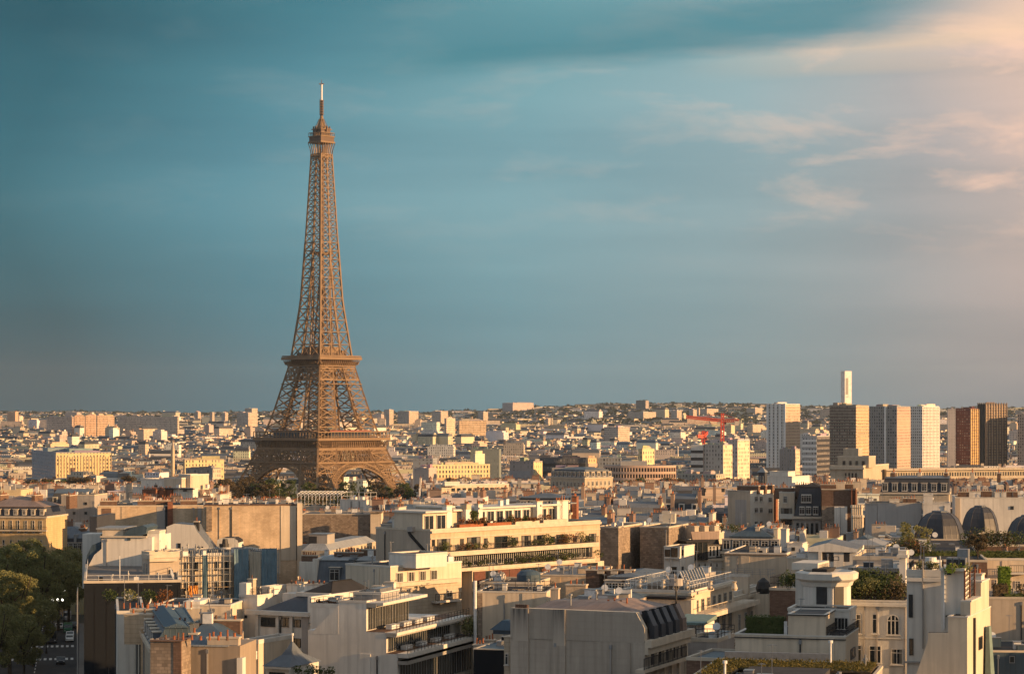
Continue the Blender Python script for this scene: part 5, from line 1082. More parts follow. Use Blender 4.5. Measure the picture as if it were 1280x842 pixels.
# mansard house with two dormers
b = B('apartment_building', 'zinc mansard house with two big dormers and rows of orange pots', 'apartment building', 482, 729, 378, 9, xl=391, D=13, wall=LS, vb=745, roof=None)
b.mansard(3.6, 1.9, 0.5, ZN, ZNP, sides='L'); b.dormers('L', 2, w=1.5, h=2.0, lo=-b.W*0.92, hi=-b.W*0.05)
for i, x in enumerate((-b.W+0.3, -b.W*0.48, -0.6)):
    b.box('party_wall', x-0.35, x+0.35, 0.1, 13, b.H, b.H+3.9, (WH, ZN, ZN)[i])
b.chim(-b.W*0.62, 6, 4.8, 0.8, b.H+3.6, 1.0, 9, BRD); b.chim(-b.W*0.26, 8, 6.0, 0.8, b.H+3.6, 1.4, 11, BRD); b.chim(-b.W-0.9, 1.5, 2.6, 0.8, b.H+3.4, 0.9, 6, BRD, sooty=0)
b.box('side_wall', -b.W-2.4, -b.W, 0.4, 12, 0, b.H+3.4, WH); b.wins('L', 470, 474, 728.5, 736, 1, 1, 1.0); b.clutter(-b.W+1, -1, 3, 9, b.H+4.2, 5, 9)
# low lit ribbon building
b = B('apartment_building', 'low lit cream building with a row of white windows above a stone balcony band', 'apartment building', 488, 709, 330, 41, Wd=9, xr=577, wall=CR, vb=740, roof=FLT, par=0.25)
b.wins('R', 492, 549, 715, 728, 4, 1, 0.55, kind='curt'); b.slab('balcony_band', 'R', 488, 577, 729, 734, 0.7, 0, TRM); b.slab('lower_wall', 'R', 488, 576, 734, 770, 0.02, 0, LS); b.wins('R', 557, 566, 738, 746, 1, 1, 0.8)
b.wing(486, 520, 692, 708, -2.5, 9, WH, par=0.25); b.clutter(-6, -1, 9, 16, b.H, 6, 4)
b.balc('R', 545, 577, 751, 0.9)
# long beige balcony building
b = B('apartment_building', 'long beige apartment building with planted balconies and a lit penthouse storey', 'apartment building', 538, 663.5, 352, 41, xl=470, xr=750, wall=WCB, vb=735, roof=FLT, par=0.3)
bb = b
m = MB(); m.box(-b.W-0.02, 0.01, -0.02, 0, 0, b.H-0.1, BG); m.build('party_wall', b.e)
Yr = lambda px: b.edge('R', px)
for px0, px1 in ((547, 562), (584, 600), (618, 634), (652, 663), (667, 680), (696, 709), (736, 745)): b.winat('R', px0, px1, 671.5+(549-px0)*0.028, 690+(549-px0)*0.035, 'dark', DFR)
for px0, px1 in ((540, 543), (575, 579.5), (605, 609), (636, 647), (688, 693), (716.5, 721), (732, 736)): b.winat('R', px0, px1, 674+(549-px0)*0.028, 682+(549-px0)*0.03, 'dark', DFR)
a0, a1, z = b.balc('R', 538, 749, 691, 1.6, 0.7, 0.95, bars=0.35)
for i in range(26): shrub(world(b, 1.1, a0+2+(a1-a0-4)*RND.random(), z), 'green plant in the planting along the upper balcony of the long beige building', 1.5, 0.7, RND.choice((1.1, 1.4, 1.9)), RND.choice((LF1, LF1, LF2, LF5)), 120, 0.13, group='upper balcony plants of the long beige building')
a0, a1, z2 = b.balc('R', 540, 744, 712.5, 2.2, 0.5, 1.0, out=0.3, bars=0.35)
m = MB(); m.box(-0.1, 0.35, 0, b.D, b.H-0.35, b.H+0.02, TRM); m.box(0, 0.12, 0, b.D, b.H-1.25, b.H-1.1, TRM); m.build('cornice', b.e)
b.box('recessed_glazing', -0.02, 0.03, 0.5, b.D-2, z2, z2+2.6, DFR); fr, pn = win_mesh(2.0, 2.4, 'dark', FRM)
for i in range(26): o = mobj('window', fr, b.e, (0.03, 1.5+i*(b.D-4)/26, z2+0.05), math.radians(90)); mobj('pane', pn, o)
for i in range(24): shrub(world(b, 1.9, 1+(b.D-3)*RND.random(), z2), 'dark plant behind the railing of the lower balcony of the long beige building', 1.6, 0.7, RND.choice((0.9, 1.2, 1.5)), RND.choice((LF1, LF1, LF2)), 120, 0.13, group='lower balcony plants of the long beige building')
# lower facade with rusty blinds
RBND = plain('rust_blinds', (0.13, 0.05, 0.035), 0.7, var=0.4)
y0, y1 = Yr(577), Yr(742); m = MB(); m.box(0.02, 2.2, y0, y1, 0, z2-0.55, CR); m.build('lower_front', b.e)
fr, pn = win_mesh(2.8, 2.6, 'dark', DFR)
for fl in range(2):
    for i in range(11):
        y = y0+1.6+i*(y1-y0-2)/11; zz = z2-3.3-fl*3.4
        o = mobj('window', fr, b.e, (2.21, y, zz), math.radians(90)); mobj('pane', pn, o)
        if RND.random() < 0.6: m = MB(); m.box(2.25, 2.36, y-1.3, y+1.3, zz+0.5, zz+2.6, RBND); m.build('blind', b.e)
    m = MB(); m.box(2.2, 3.3, y0, y1, zz-0.5, zz-0.1, TRM); m.build('balcony', b.e)
    m = MB(); m.bar((3.2, y0, zz+0.9), (3.2, y1, zz+0.9), 0.06, IRN)
    for i in range(110): m.bar((3.2, y0+(y1-y0)*i/109, zz-0.1), (3.2, y0+(y1-y0)*i/109, zz+0.9), 0.035, IRN)
    m.build('railing', b.e)
# penthouse
def pent(p0, p1, dep, y, mat, h=None, nm='penthouse', win_=True):
    a, bq = Yr(p0), Yr(p1); m = MB(); zt = h or 2.7
    m.box(-dep-6, -dep, a, bq, b.H, b.H+zt, mat); m.build(nm, b.e); m = MB(); m.box(-dep-6.3, -dep+0.9, a-0.3, bq+0.3, b.H+zt, b.H+zt+0.28, WTR); m.build('penthouse_roof', b.e)
    if win_:
        n = max(1, int((bq-a)/2.1)); fr, pn = win_mesh((bq-a)/n*0.75, zt-0.5, 'dark', FRM)
        for i in range(n): o = mobj('window', fr, b.e, (-dep+0.005, a+(bq-a)*(i+0.5)/n, b.H+0.1), math.radians(90)); mobj('pane', pn, o)
pent(538, 568, 1.6, 0, CR); pent(570, 577, 2.5, 0, CR, 3.3, win_=False); pent(581, 594, 3, 0, CR, win_=False); pent(609, 676, 2.2, 0, WH, 2.9); pent(686, 708, 2.2, 0, CR, 2.9)
for px, w_ in ((571, 1.2), (595, 1.2), (610, 1.0), (684, 1.3), (709, 1.4), (714, 2.2)): b.chim(-2.0, Yr(px), 0.9, w_, b.H, 3.6, 3, WH, along='y')
m = MB()
for i in range(4): m.box(-0.7, -0.1, Yr(575+i*35), Yr(605+i*35), b.H+0.3, b.H+0.75, POT if i < 2 else TRM)
m.build('planter', b.e)
for i in range(22): shrub(world(b, -0.5, Yr(575+RND.random()*135), b.H+0.5), 'plant in the long planters of the lit penthouse terrace', 1.8, 0.8, RND.choice((0.9, 1.2, 1.6)), RND.choice((LF2, LF5, LF1, LF5)), 130, 0.13, group='penthouse terrace plants of the long beige building')
for i in range(3): shrub(world(b, -1.5, Yr(598.5+i*2.2), b.H+0.3), 'tall dark cypress in a pot on the penthouse terrace', 0.9, 0.9, 3.6, LF1, 260, 0.12, group='potted cypresses on the penthouse terrace')
b.clutter(-14, -8, 4, b.D-4, b.H, 24, 2); b.clutter(-8, -2.5, 4, b.D-4, b.H+3, 14, 12)
b.wing(490, 526, 648, 664, -3, 6, WH, par=0.3); b.wing(476, 489.5, 655, 664, -4, 6, GY, par=0.1)
m = MB(); p = [b.pt('L', x, y, 0.15) for x, y in ((511, 662), (512, 667), (537, 695))]; 
for i in range(2): m.bar((p[i][0], -0.15, p[i][1]), (p[i+1][0], -0.15, p[i+1][1]), 0.35, IRN)
m.build('drain_pipe', b.e); b.slab('vent_hood', 'L', 509, 515, 658, 664, 0.6, 1, GY)

# cream blank wall with zinc roof, centre
b = B('apartment_building', 'blank cream wall with one white flue pipe, behind the stained wall', 'apartment building', 683, 740.5, 300, 8, xl=597, xr=695, wall=CR, vb=790, roof=FLB, par=0.15)
b.slab('brick_edge', 'L', 597, 603, 741, 800, 0.05, 0, RB); m = MB(); t, z = b.pt('L', 594, 788, 0.4); m.cyl((t, -0.4, z-4), 0.22, 0.22, 10.5, 10, WMT); m.build('flue_pipe', b.e); b.clutter(-b.W+1, -2, 1, 6, b.H, 8, 3); b.rail(-b.W, 0, 0.2, 8, b.H, 0.9, IRN)
b = B('apartment_building', 'dark blue zinc pitched roof between the cream wall and rubble parapet', 'apartment building', 780, 757, 285, 14, xl=682, D=18, wall=BG, vb=762, roof=None, zb=28)
zk = b.pt('L', 720, 733, -9)[1]; m = MB(); m.hexa([(-b.W, 0, b.H-0.8), (0, 0, b.H-0.3), (0, 18, b.H), (-b.W, 18, b.H), (-b.W+5, 9, zk), (-b.W*0.45, 9, zk), (-b.W*0.45, 10, zk), (-b.W+5, 10, zk)], ZNB); m.build('roof', b.e)
b.chimpx(694, 736, 5, 1.0, 1.0, 2.0, 1, BG); b.chimpx(721, 731, 8, 2.6, 1.2, 2.4, 3, RBL); b.slab('white_flashing', 'L', 742, 772, 751, 752.5, -2, 3, WTR); b.clutter(-b.W*0.4, -1, 2, 8, b.H+0.5, 7, 7)
b = B('party_wall', 'low pale rubble parapet wall with a dark vent, in the centre', 'apartment building', 742, 720, 335, 10, xl=672, xr=765, wall=RBL, vb=742, roof=ZN, par=0.2)
b.clutter(-b.W+1, -2, 2, 12, b.H, 9, 31); m = MB(); t, z = b.pt('L', 722, 731, 0.5); m.cyl((t, -1.2, z-0.6), 0.9, 0.9, 0.9, 12, DFR); m.build('vent_hood', b.e); b.chimpx(674, 716, 7, 4, 1, 1.2, 4, BRD)
b = B('apartment_building', 'dark tank topped flat roof left of the rubble parapet', 'apartment building', 670, 730, 322, 12, xl=600, D=10, wall=BG, vb=742, roof=FLB, par=0.3)
m = MB(); t, z = b.pt('L', 660, 722, -2); m.cyl((t, 2.5, b.H), 1.7, 1.7, 1.2, 16, ZNB); m.lathe((t, 2.5, b.H+1.2), [(1.7, 0), (1.2, 0.5), (0.2, 0.7)], 16, ZNB); m.build('water_tank', b.e); b.clutter(-b.W+1, -6, 1, 8, b.H, 14, 6)
# zinc roof with row of dormers and brick chimneys
b = B('apartment_building', 'zinc mansard roof with brick chimneys and a row of dormers, right of the rubble parapet', 'apartment building', 803, 745, 322, 14, xl=742, D=20, wall=LS, vb=755, roof=None)
b.mansard(2.5, 1.8, 0.4, ZN, ZN, sides='LW'); b.dormers('L', 6, w=1.0, h=1.6, lo=-b.W*0.75, hi=0, mat=ZNP)
for px in (746, 763, 780): b.chimpx(px, 712.5, 7, 3.0, 1.0, 2.4, 3, BRD); t = b.pt('L', px+6, 712, -7)[0]; b.box('flue_end', t-0.5, t+0.5, 6.2, 7.8, b.H+2.6, b.pt('L', px, 713, -7)[1], CR)
# stained wall with rusty mansard
b = B('apartment_building', 'huge stained beige party wall with a rust coloured mansard and lit side front', 'apartment building', 806, 803, 232, 22, xl=638, xr=860, wall=STN, vb=842, roof=None)
zT = b.pt('L', 795, 765)[1]; zTL = b.pt('L', 638, 759)[1]; xT = b.pt('L', 795, 765)[0]
m = MB(); m.prism([(-b.W, b.H-0.1), (-b.W, zTL), (xT, zT), (xT+0.9, zT-1.6), (-0.05, b.H-0.1)], 'L', 0.0, 0.9, STN, TRM); me = m.mesh('gable_wall'); m.fix(me); mobj('gable_wall', me, b.e)
m = MB(); m.hexa([(xT-1.2, 0.9, b.H), (0, 0.9, b.H), (0, b.D, b.H), (xT-1.2, b.D, b.H), (xT-1.2, 0.9, zT-0.3), (xT, 0.9, zT-0.3), (xT, b.D-1.6, zT-0.3), (xT-1.2, b.D-1.6, zT-0.3)], ZNR); m.build('mansard_roof', b.e)
m = MB(); m.hexa([(-b.W+0.1, 0.9, zTL-0.9), (xT, 0.9, zT-0.3), (xT, b.D-1.6, zT-0.3), (-b.W+0.1, b.D-1.6, zTL-0.9), (-b.W+2, 6, zTL+0.3), (xT-3.5, 4, zT+0.7), (xT-3.5, b.D-5, zT+0.7), (-b.W+2, b.D-5, zTL+0.3)], ZNR); m.build('roof', b.e)
SOOT = plain('soot_stain', (0.045, 0.042, 0.04), 0.95, var=0.3)
def stain_mat():
    m, t, q = newmat('soot_streaks'); uv = t.nodes.new('ShaderNodeUVMap').outputs[0]; gen = t.nodes.new('ShaderNodeTexCoord').outputs['Generated']; sp = t.nodes.new('ShaderNodeSeparateXYZ'); t.links.new(gen, sp.inputs[0])
    st = noise(t, mapping(t, uv, (3.0, 0.10, 1)), 1.0, 4, 0.6); k = mth(t, 'MULTIPLY', ramp(t, st, [(0.32, 0.15), (0.62, 1.0)]), ramp(t, sp.outputs[2], [(0.0, 0.0), (0.45, 0.35), (1.0, 0.95)]))
    t.links.new(mixc(t, k, (0.43, 0.38, 0.32), (0.05, 0.047, 0.045)), q.inputs['Base Color']); q.inputs['Roughness'].default_value = 0.9; return m
SM = stain_mat(); b.slab('sooty_flue', 'L', 641, 660, 760, 800, 0.18, 0, SM); b.slab('sooty_flue', 'L', 691, 706, 761, 806, 0.18, 0, SM); b.slab('flue_breast', 'L', 638, 660.5, 800, 900, 0.17, 0, STN); b.slab('flue_breast', 'L', 690.5, 706.5, 806, 900, 0.17, 0, STN)
for i in range(6): mobj('chimney_pot', pot_mesh(1, POD), b.e, (b.pt('L', 644+i*2.7, 760)[0], 0.35, zTL-0.05))
for i in range(5):
    y = 1.6+i*(b.D-2.5)/5
    m = MB(); pts = [(0.0, 0.0), (-0.15, 1.6), (-0.9, 3.0), (xT*0.55, zT-b.H-1.2), (xT*0.9, zT-b.H-0.6)]
    for (xa, za), (xb, zb_) in zip(pts, pts[1:]): m.hexa([(xa, y, b.H+za), (xa+0.5, y, b.H+za), (xa+0.5, y+1.3, b.H+za), (xa, y+1.3, b.H+za), (xb, y, b.H+zb_), (xb+0.6, y, b.H+zb_), (xb+0.6, y+1.3, b.H+zb_), (xb, y+1.3, b.H+zb_)], (SLT, SLT, ZNR)[min(2, i//2)])
    m.build('dormer', b.e)
m = MB(); m.box(0, 0.7, 0, b.D+0.3, b.H-0.5, b.H+0.25, TRM); m.box(0, 0.35, 0, b.D, b.H-1.2, b.H-0.5, TRM); m.build('cornice', b.e)
b.wins('R', 810, 853, 812, 832, 5, 1, 0.4, kind='dark'); b.balc('R', 806, 859, 837, 1.0, 0.35, 1.1, bars=0.25); b.wins('R', 812, 853, 845, 860, 4, 1, 0.4)
for i in range(6): y = 1+i*(b.D-2)/5; b.box('pilaster', 0, 0.22, y-0.25, y+0.25, b.H-7.5, b.H-1.2, TRM)
b.clutter(-b.W+3, xT-3, 2, b.D-3, zT+0.2, 12, 41); b.chimpx(772, 757, 5, 3.0, 0.8, 1.5, 4, WH)
# small blue roofs between white office and stained wall
b = B('apartment_building', 'low blue zinc roofs with vents left of the stained party wall', 'apartment building', 632, 812, 262, 16, xl=592, D=16, wall=BLK, vb=842, roof=ZNB, par=0.1)
b.clutter(-b.W+1, -1, 2, 12, b.H, 12, 15); b.chimpx(612, 800, 8, 1.4, 0.9, 1.6, 3, BG); b.chimpx(600, 806, 5, 1.4, 0.9, 1.2, 3, BG)
b = B('apartment_building', 'narrow beige house side with a blue dormer left of the stained wall', 'apartment building', 637, 796, 250, 22, xl=630, D=8, wall=LS, vb=842, roof=ZNB, par=0.1); b.wins('L', 631, 636, 815, 830, 1, 1, 0.5)
m = MB(); t, z = b.pt('L', 629, 787, -3); m.box(t-1.2, t+1.2, 3, 6, b.H, z, ZNB); m.hexa([(t-1.5, 2.7, z), (t+1.5, 2.7, z), (t+1.5, 6.3, z), (t-1.5, 6.3, z), (t-0.4, 3.6, z+1), (t+0.4, 3.6, z+1), (t+0.4, 5, z+1), (t-0.4, 5, z+1)], ZNB); m.build('dormer', b.e)
# ------------------------------------------------------------------ right of centre
# classical building with balustraded roof
b = B('apartment_building', 'classical cream building with railed roof terrace and tall windows along its lit side', 'apartment building', 864, 741, 300, 21, xl=778, xr=917, wall=CR, vb=775, roof=ZN, par=0.35)
b.slab('cornice', 'L', 777, 865, 740, 743, 0.5, 0, TRM); b.slab('cornice', 'R', 864, 918, 741, 744.5, 0.5, 0, TRM)
b.wins('R', 867, 916, 750, 766, 7, 1, 0.42, kind='tall', fm=GFR); b.balc('R', 882, 950, 768.5, 2.4, 0.6, 1.0, mat=TRM, bars=0.5, rmat=TRM)
b.wins('R', 867, 916, 778, 797, 6, 1, 0.42, kind='tall', fm=GFR); b.slab('low_front', 'L', 806, 864, 748, 790, 2.5, 0, CR); b.winat('L', 822, 834, 756, 763, 'dark', DFR, out=2.5)
b.box('low_front_roof', b.pt('L', 806, 750, 2.5)[0], 0.2, -2.8, 0, b.pt('L', 840, 748, 2.5)[1], b.pt('L', 840, 747, 2.5)[1]+0.15, FLB)
b.rail(-b.W+0.3, -0.3, 0.3, b.D-0.3, b.H+0.4, 1.1, WMT, 0.7, 'white_railing'); b.rail(-b.W+3, -3, 3, b.D*0.5, b.H+0.9, 1.2, WMT, 0.6, 'white_railing')
b.box('roof_terrace', -b.W+2.6, -2.6, 2.6, b.D*0.6, b.H, b.H+0.9, RB); b.box('roof_terrace', -b.W*0.6, -2, b.D*0.55, b.D-2, b.H, b.H+1.6, GY)
m = MB(); x0, x1, y0, y1, z = -b.W*0.33, -b.W*0.02-1, 2, 12, b.H+0.4
m.face([(x0, y0, z), (x1, y0, z), ((x0+x1)/2, y0, z+2.2)], GLS)
for p, q in (((x0, y0, z), ((x0+x1)/2, y0, z+2.2)), ((x1, y0, z), ((x0+x1)/2, y0, z+2.2))): m.bar(p, q, 0.16, WMT)
for i in range(9):
    y = y0+(y1-y0)*i/8; m.bar((x0, y, z), ((x0+x1)/2, y, z+2.2), 0.1, WMT); m.bar((x1, y, z), ((x0+x1)/2, y, z+2.2), 0.1, WMT)
m.face([(x0, y0, z), ((x0+x1)/2, y0, z+2.15), ((x0+x1)/2, y1, z+2.15), (x0, y1, z)], GLS); m.face([(x1, y0, z), ((x0+x1)/2, y0, z+2.15), ((x0+x1)/2, y1, z+2.15), (x1, y1, z)], GLS); m.build('glass_roof', b.e)
b.clutter(-b.W+3, -3, 3, b.D-3, b.H+1.2, 16, 51)
for i in range(5): tt = -b.W+2+i*3.2; m = MB(); m.lathe((tt, 1.2, b.H+0.4), [(0.3, 0), (0.45, 0.3), (0.2, 1.0), (0.35, 1.2)], 10, TRM); m.build('stone_urn', b.e)
ucx = b.pt('L', 850, 755, 1.5)[0]; m = MB(); m.cyl((ucx, -3.2, b.H-9), 0.14, 0.12, 11.5, 8, DFR); m.cyl((ucx, -3.2, b.H+1.2), 0.9, 0.9, 0.9, 12, GY)
for k in range(6): m.bar((ucx, -3.2, b.H+0.4), (ucx+1.5*math.cos(k), -3.2+1.5*math.sin(k), b.H+2.6), 0.1, GY)
m.build('roof_mast', b.e)
# terrace wing further right along the same front
b = B('apartment_building', 'cream wing with stone balustrade and grey railing boxes, right of the classical building', 'apartment building', 917, 746, 345, 21, xl=905, xr=952, wall=CR, vb=790, roof=FLG, par=0.8)
b.slab('balustrade', 'R', 918, 951, 746, 752, 0.8, 0, TRM); b.slab('cornice', 'R', 917, 952, 757, 760, 1.0, 0, TRM); b.wins('R', 920, 950, 768, 790, 4, 1, 0.35)
b.wing(912, 935, 720, 742, -5, 6, CR, par=0.4); b.rail(-2, 4, 5, 9, b.H+2.6, 1.1, MTL)
m = MB(); t, z = b.pt('L', 952, 742, -8); m.box(t-1, t+1, 8, 10, z-6, z, CR); m.lathe((t, 9, z), [(0.9, 0), (1.2, 0.8), (0.9, 1.8), (0.2, 2.4)], 12, DFR); m.build('domed_flue', b.e)
b = B('kiosk_house', 'small white rooftop house with a pale green roof and dark doorway', 'roof house', 880, 779, 262, 21, xl=853, xr=893, wall=WH, vb=800, roof=None)
m = MB(); m.hexa([(-b.W-0.8, -0.8, b.H-0.1), (0.3, -0.8, b.H-0.1), (0.3, b.D, b.H+0.2), (-b.W-0.8, b.D, b.H+0.2), (-b.W-0.8, -0.8, b.H+0.15), (0.3, -0.8, b.H+0.15), (0.3, b.D, b.H+0.7), (-b.W-0.8, b.D, b.H+0.7)], plain('verdigris_roofing', (0.17, 0.24, 0.22), 0.6)); m.build('roof', b.e); b.winat('L', 862, 870, 783, 797, 'dark', DFR); b.winat('L', 856, 859, 784, 797, 'tall')
b = B('apartment_building', 'low grey terrace wall with railing before the small white rooftop house', 'apartment building', 897, 802, 250, 21, xl=856, xr=918, wall=GY, vb=825, roof=FLB, par=0.4)
b.rail(-b.W, 0, 0.2, b.D, b.H+0.3, 1.0, IRN); b.clutter(-b.W+1, -1, 1, 6, b.H, 4, 5)
for i, (px, lab) in enumerate(((886, 'bare spreading shrub on the low grey terrace, left of two'), (911, 'bare spreading shrub on the low grey terrace, right of two'))): p = at(px, 796, 258); shrub((p.x, 258, p.z-2.2), lab, 2.4, 1.2, 2.4, LF4, 120, 0.1)
b = B('apartment_building', 'dark low blue roof between the lit mansard front and the sedum roof', 'apartment building', 905, 826, 226, 21, xl=858, xr=935, wall=BRD, vb=842, roof=ZNB, par=0.3)
# rotunda
b = B('rotunda_building', 'cream octagonal roof tower with a projecting cornice and two tall openings', 'roof tower', 1040, 719, 234, 21, xl=1003, xr=1063, wall=WH, vb=762, body=False, zb=30)
R0 = 2.45; c = (-b.W/2+0.3, 3.0); m = MB(); m.lathe((*c, b.H-9), [(R0, 0), (R0, 8.6)], 8, WH, rot=math.pi/8); m.build('wall', b.e)
m = MB(); m.lathe((*c, b.H-1.2), [(R0+0.15, 0), (R0+0.3, 0.4), (R0+0.75, 0.7), (R0+0.8, 1.3), (R0+0.4, 1.5), (R0-0.2, 1.3)], 8, WTR, rot=math.pi/8); m.build('cornice', b.e)
m = MB()
for k, zz in ((5, 0), (6, 1)):
    a = math.pi/8+(k+0.5)*math.pi/4; d = R0*math.cos(math.pi/8)+0.02; ux, uy = math.cos(a), math.sin(a)
    m.hexa([(c[0]+ux*d-uy*s_*0.55+ux*o_, c[1]+uy*d+ux*s_*0.55+uy*o_, b.H-4.3+h_) for h_ in (0, 3.4) for s_, o_ in ((-1, 0), (1, 0), (1, 0.05), (-1, 0.05))], DFR)
m.build('opening', b.e)
b.box('side_wall', -b.W-1.6, c[0]-1, 3.5, 8, b.H-9, b.H+0.8, WH); b.box('side_cornice', -b.W-1.9, c[0]-1, 3.2, 8.2, b.H+0.3, b.H+1.0, WTR)
b.box('roof_drum', -b.W+0.5, -1.0, 2, 6, b.H+0.1, b.H+0.5, FLB)
b = B('apartment_building', 'white storey with five dark windows and a dark flat roof under the octagonal tower', 'apartment building', 1062, 764, 229, 16, xl=985, xr=1070, wall=WH, vb=780, roof=FLB, par=0.25)
b.wins('L', 1039, 1060, 770, 786, 5, 1, 0.7, kind='dark', fm=FRM)
for i in range(5): shrub(world(b, -b.W-2.2+i*0.9, 14, b.H+1.0), 'dark terrace shrub left of the octagonal roof tower', 1.6, 1.4, 2.2, LF1, 240, 0.14, group='dark shrubs left of the octagonal tower')
b = B('apartment_building', 'cluttered dark terrace with trellis and pots left of the octagonal roof tower', 'apartment building', 1003, 738, 285, 21, xl=962, xr=1010, wall=BRD, vb=765, roof=FLB, par=0.3)
b.rail(-b.W, 0, 0.3, 6, b.H, 1.6, IRN, 0.5, 'trellis'); b.clutter(-b.W+1, -1, 1, 6, b.H, 10, 13)
for i in range(7): shrub(world(b, -b.W+1+i*0.9, 4, b.H), 'shrub in the dark trellised terrace beside the domed flue', 1.6, 1.3, 1.8, (LF1, LF2)[i % 2], 200, 0.13, group='shrubs of the trellised terrace')
# cream low building, bottom right of centre
b = B('apartment_building', 'low plain cream wall with stepped top and a clipped hedge on its roof', 'apartment building', 1057, 796, 222, 16, xl=919, xr=1073, wall=CR, vb=830, roof=FLB, par=0.12)
b.wing(985, 1032, 768.5, 798, 0.02, 6, CR, roof=FLB, par=0.15); b.slab('coping', 'L', 918, 1057, 795, 796.2, 0.15, 0.3, DFR); b.slab('coping', 'L', 984, 1033, 767, 768.5, 0.15, 6.1, DFR)
hx0, hz = b.pt('L', 932, 796, -1.2); hx1, _ = b.pt('L', 980, 796, -1.2)
hedge(world(b, (hx0+hx1)/2, 1.6, b.H), 'clipped dark green hedge on the low cream wall', hx1-hx0, 1.1, 1.7, LF1, -b.a)
b.slab('trellis_end', 'L', 980, 984, 776, 796, -0.5, 0.6, WMT); b.rail(b.pt('L', 1033, 796)[0], 0.0, 0.2, b.D, b.H, 0.9, IRN, 0.5); b.wing(1030, 1057, 829, 870, 0.02, 4, CR, roof=None)
shrub(world(b, -2.8, 0.8, b.H), 'small green shrub on the low terrace right of the stepped cream wall', 1.1, 0.8, 0.9, LF2, 120, 0.1); b.winat('R', 1063, 1068, 812, 824, 'dark', DFR)
# sedum roofs
SED = leafmat('sedum', (0.05, 0.06, 0.02), (0.17, 0.13, 0.03))
b = B('apartment_building', 'low flat building with a grey roof and planted sedum strips along the bottom edge', 'apartment building', 1075, 868, 193, 14, xl=842, D=21.5, wall=GY, vb=842, roof=FLT, par=0.2)
def sedum(b, x0, x1, y0, y1, z, n, lab):
    m = MB(); m.box(x0, x1, y0, y1, z-0.05, z+0.1, plain('roof_soil', (0.07, 0.055, 0.035), 0.95)); r = random.Random(n)
    for _ in range(n):
        p = Vector((r.uniform(x0, x1), r.uniform(y0, y1), z+r.uniform(0.08, 0.42)*r.random()+0.05)); d = Vector((r.gauss(0, 1), r.gauss(0, 1), r.gauss(0, 1))).normalized()*r.uniform(0.07, 0.16); e = d.cross(Vector((r.gauss(0, 1), r.gauss(0, 1), 1))).normalized()*0.07
        m.face([tuple(p-d), tuple(p+e), tuple(p+d), tuple(p-e)], SED)
    o = m.build('sedum', None, world(b, 0, 0, 0), -b.a); tag(o, lab, 'roof planting', None, 'stuff')
sedum(b, -b.W+0.5, -0.4, 14.0, b.D-0.5, b.H+0.3, 5600, 'reddish green sedum carpet on the low roof at the bottom edge'); sedum(b, -b.W+0.5, -b.W+3.5, 0.4, 15, b.H+0.3, 1300, 'narrow sedum strip at the left end of the low bottom roof')
b.box('raised_roof', -b.W+4.5, -4, 5.8, 14.4, b.H, b.H+0.6, FLT); m = MB(); m.cyl((-b.W+4.2, 1.2, b.H), 0.1, 0.1, 2.3, 8, WMT); m.cyl((-b.W+4.2, 1.2, b.H+2.2), 0.2, 0.2, 0.25, 8, WMT); m.build('vent_pipe', b.e)
m = MB(); m.cyl((-4.6, b.D-1.5, b.H), 0.09, 0.09, 2.4, 8, WMT); m.cyl((-4.6, b.D-1.5, b.H+2.3), 0.2, 0.2, 0.25, 8, WMT); m.build('vent_pipe', b.e)
m = MB(); m.box(-b.W+1, -b.W*0.3, b.D+0.3, b.D+0.8, b.H+0.5, b.H+1.1, MTL)
for i in range(5): x = -b.W+1+i*3.2; m.box(x, x+0.3, b.D+0.3, b.D+0.7, b.H, b.H+0.6, MTL)
m.build('duct', b.e)

# long white facade with windows and roof garden
b = B('apartment_building', 'white apartment facade with an arched window and a planted roof terrace', 'apartment building', 1134, 752, 238, 14, xl=1048, D=16, wall=WH, vb=842, roof=FLB, par=0.15)
b.slab('cornice', 'L', 1047, 1134, 753, 756.5, 0.4, 0, WTR); b.slab('string_course', 'L', 1048, 1134, 795.5, 796.5, 0.15, 0, WTR)
b.winat('L', 1065, 1076, 766, 791); b.winat('L', 1090, 1098, 767, 791); b.winat('L', 1109, 1124, 768, 792, 'arch'); b.winat('L', 1087, 1101, 807, 828); b.winat('L', 1113.5, 1128.5, 809, 829.5); b.winat('L', 1072, 1077, 806, 827)
b.slab('downpipe', 'L', 1079.5, 1080.7, 757, 900, 0.15, 0, GY); b.slab('downpipe', 'L', 1131, 1132, 757, 900, 0.2, 0, GY)
b.rail(-b.W+1, -0.2, 0.25, 10, b.H, 0.95, IRN, 1.5)
for i in range(19): shrub(world(b, -b.W+0.8+(b.W-1.2)*(i+0.5)/19, 0.9+0.6*(i % 2), b.H+0.1), 'leafy green shrub in the planted edge of the white roof terrace', 1.9, 1.4, RND.choice((1.7, 2.1, 2.6)), RND.choice((LF1, LF1, LF4, LF2)), 330, 0.13, group='edge shrubs of the white roof terrace')
for i in range(5): shrub(world(b, -b.W+1.5+(b.W-3)*(i+0.5)/5, 3.6, b.H+0.1), 'taller slender shrub behind the planted edge of the white roof terrace', 1.6, 1.4, 3.5, LF1, 420, 0.13, group='taller shrubs of the white roof terrace')
shrub(world(b, -3.6, 0.6, b.H+0.5), 'pinkish flowering shrub near the right end of the white roof terrace', 1.5, 0.8, 0.9, LF5, 200, 0.09)
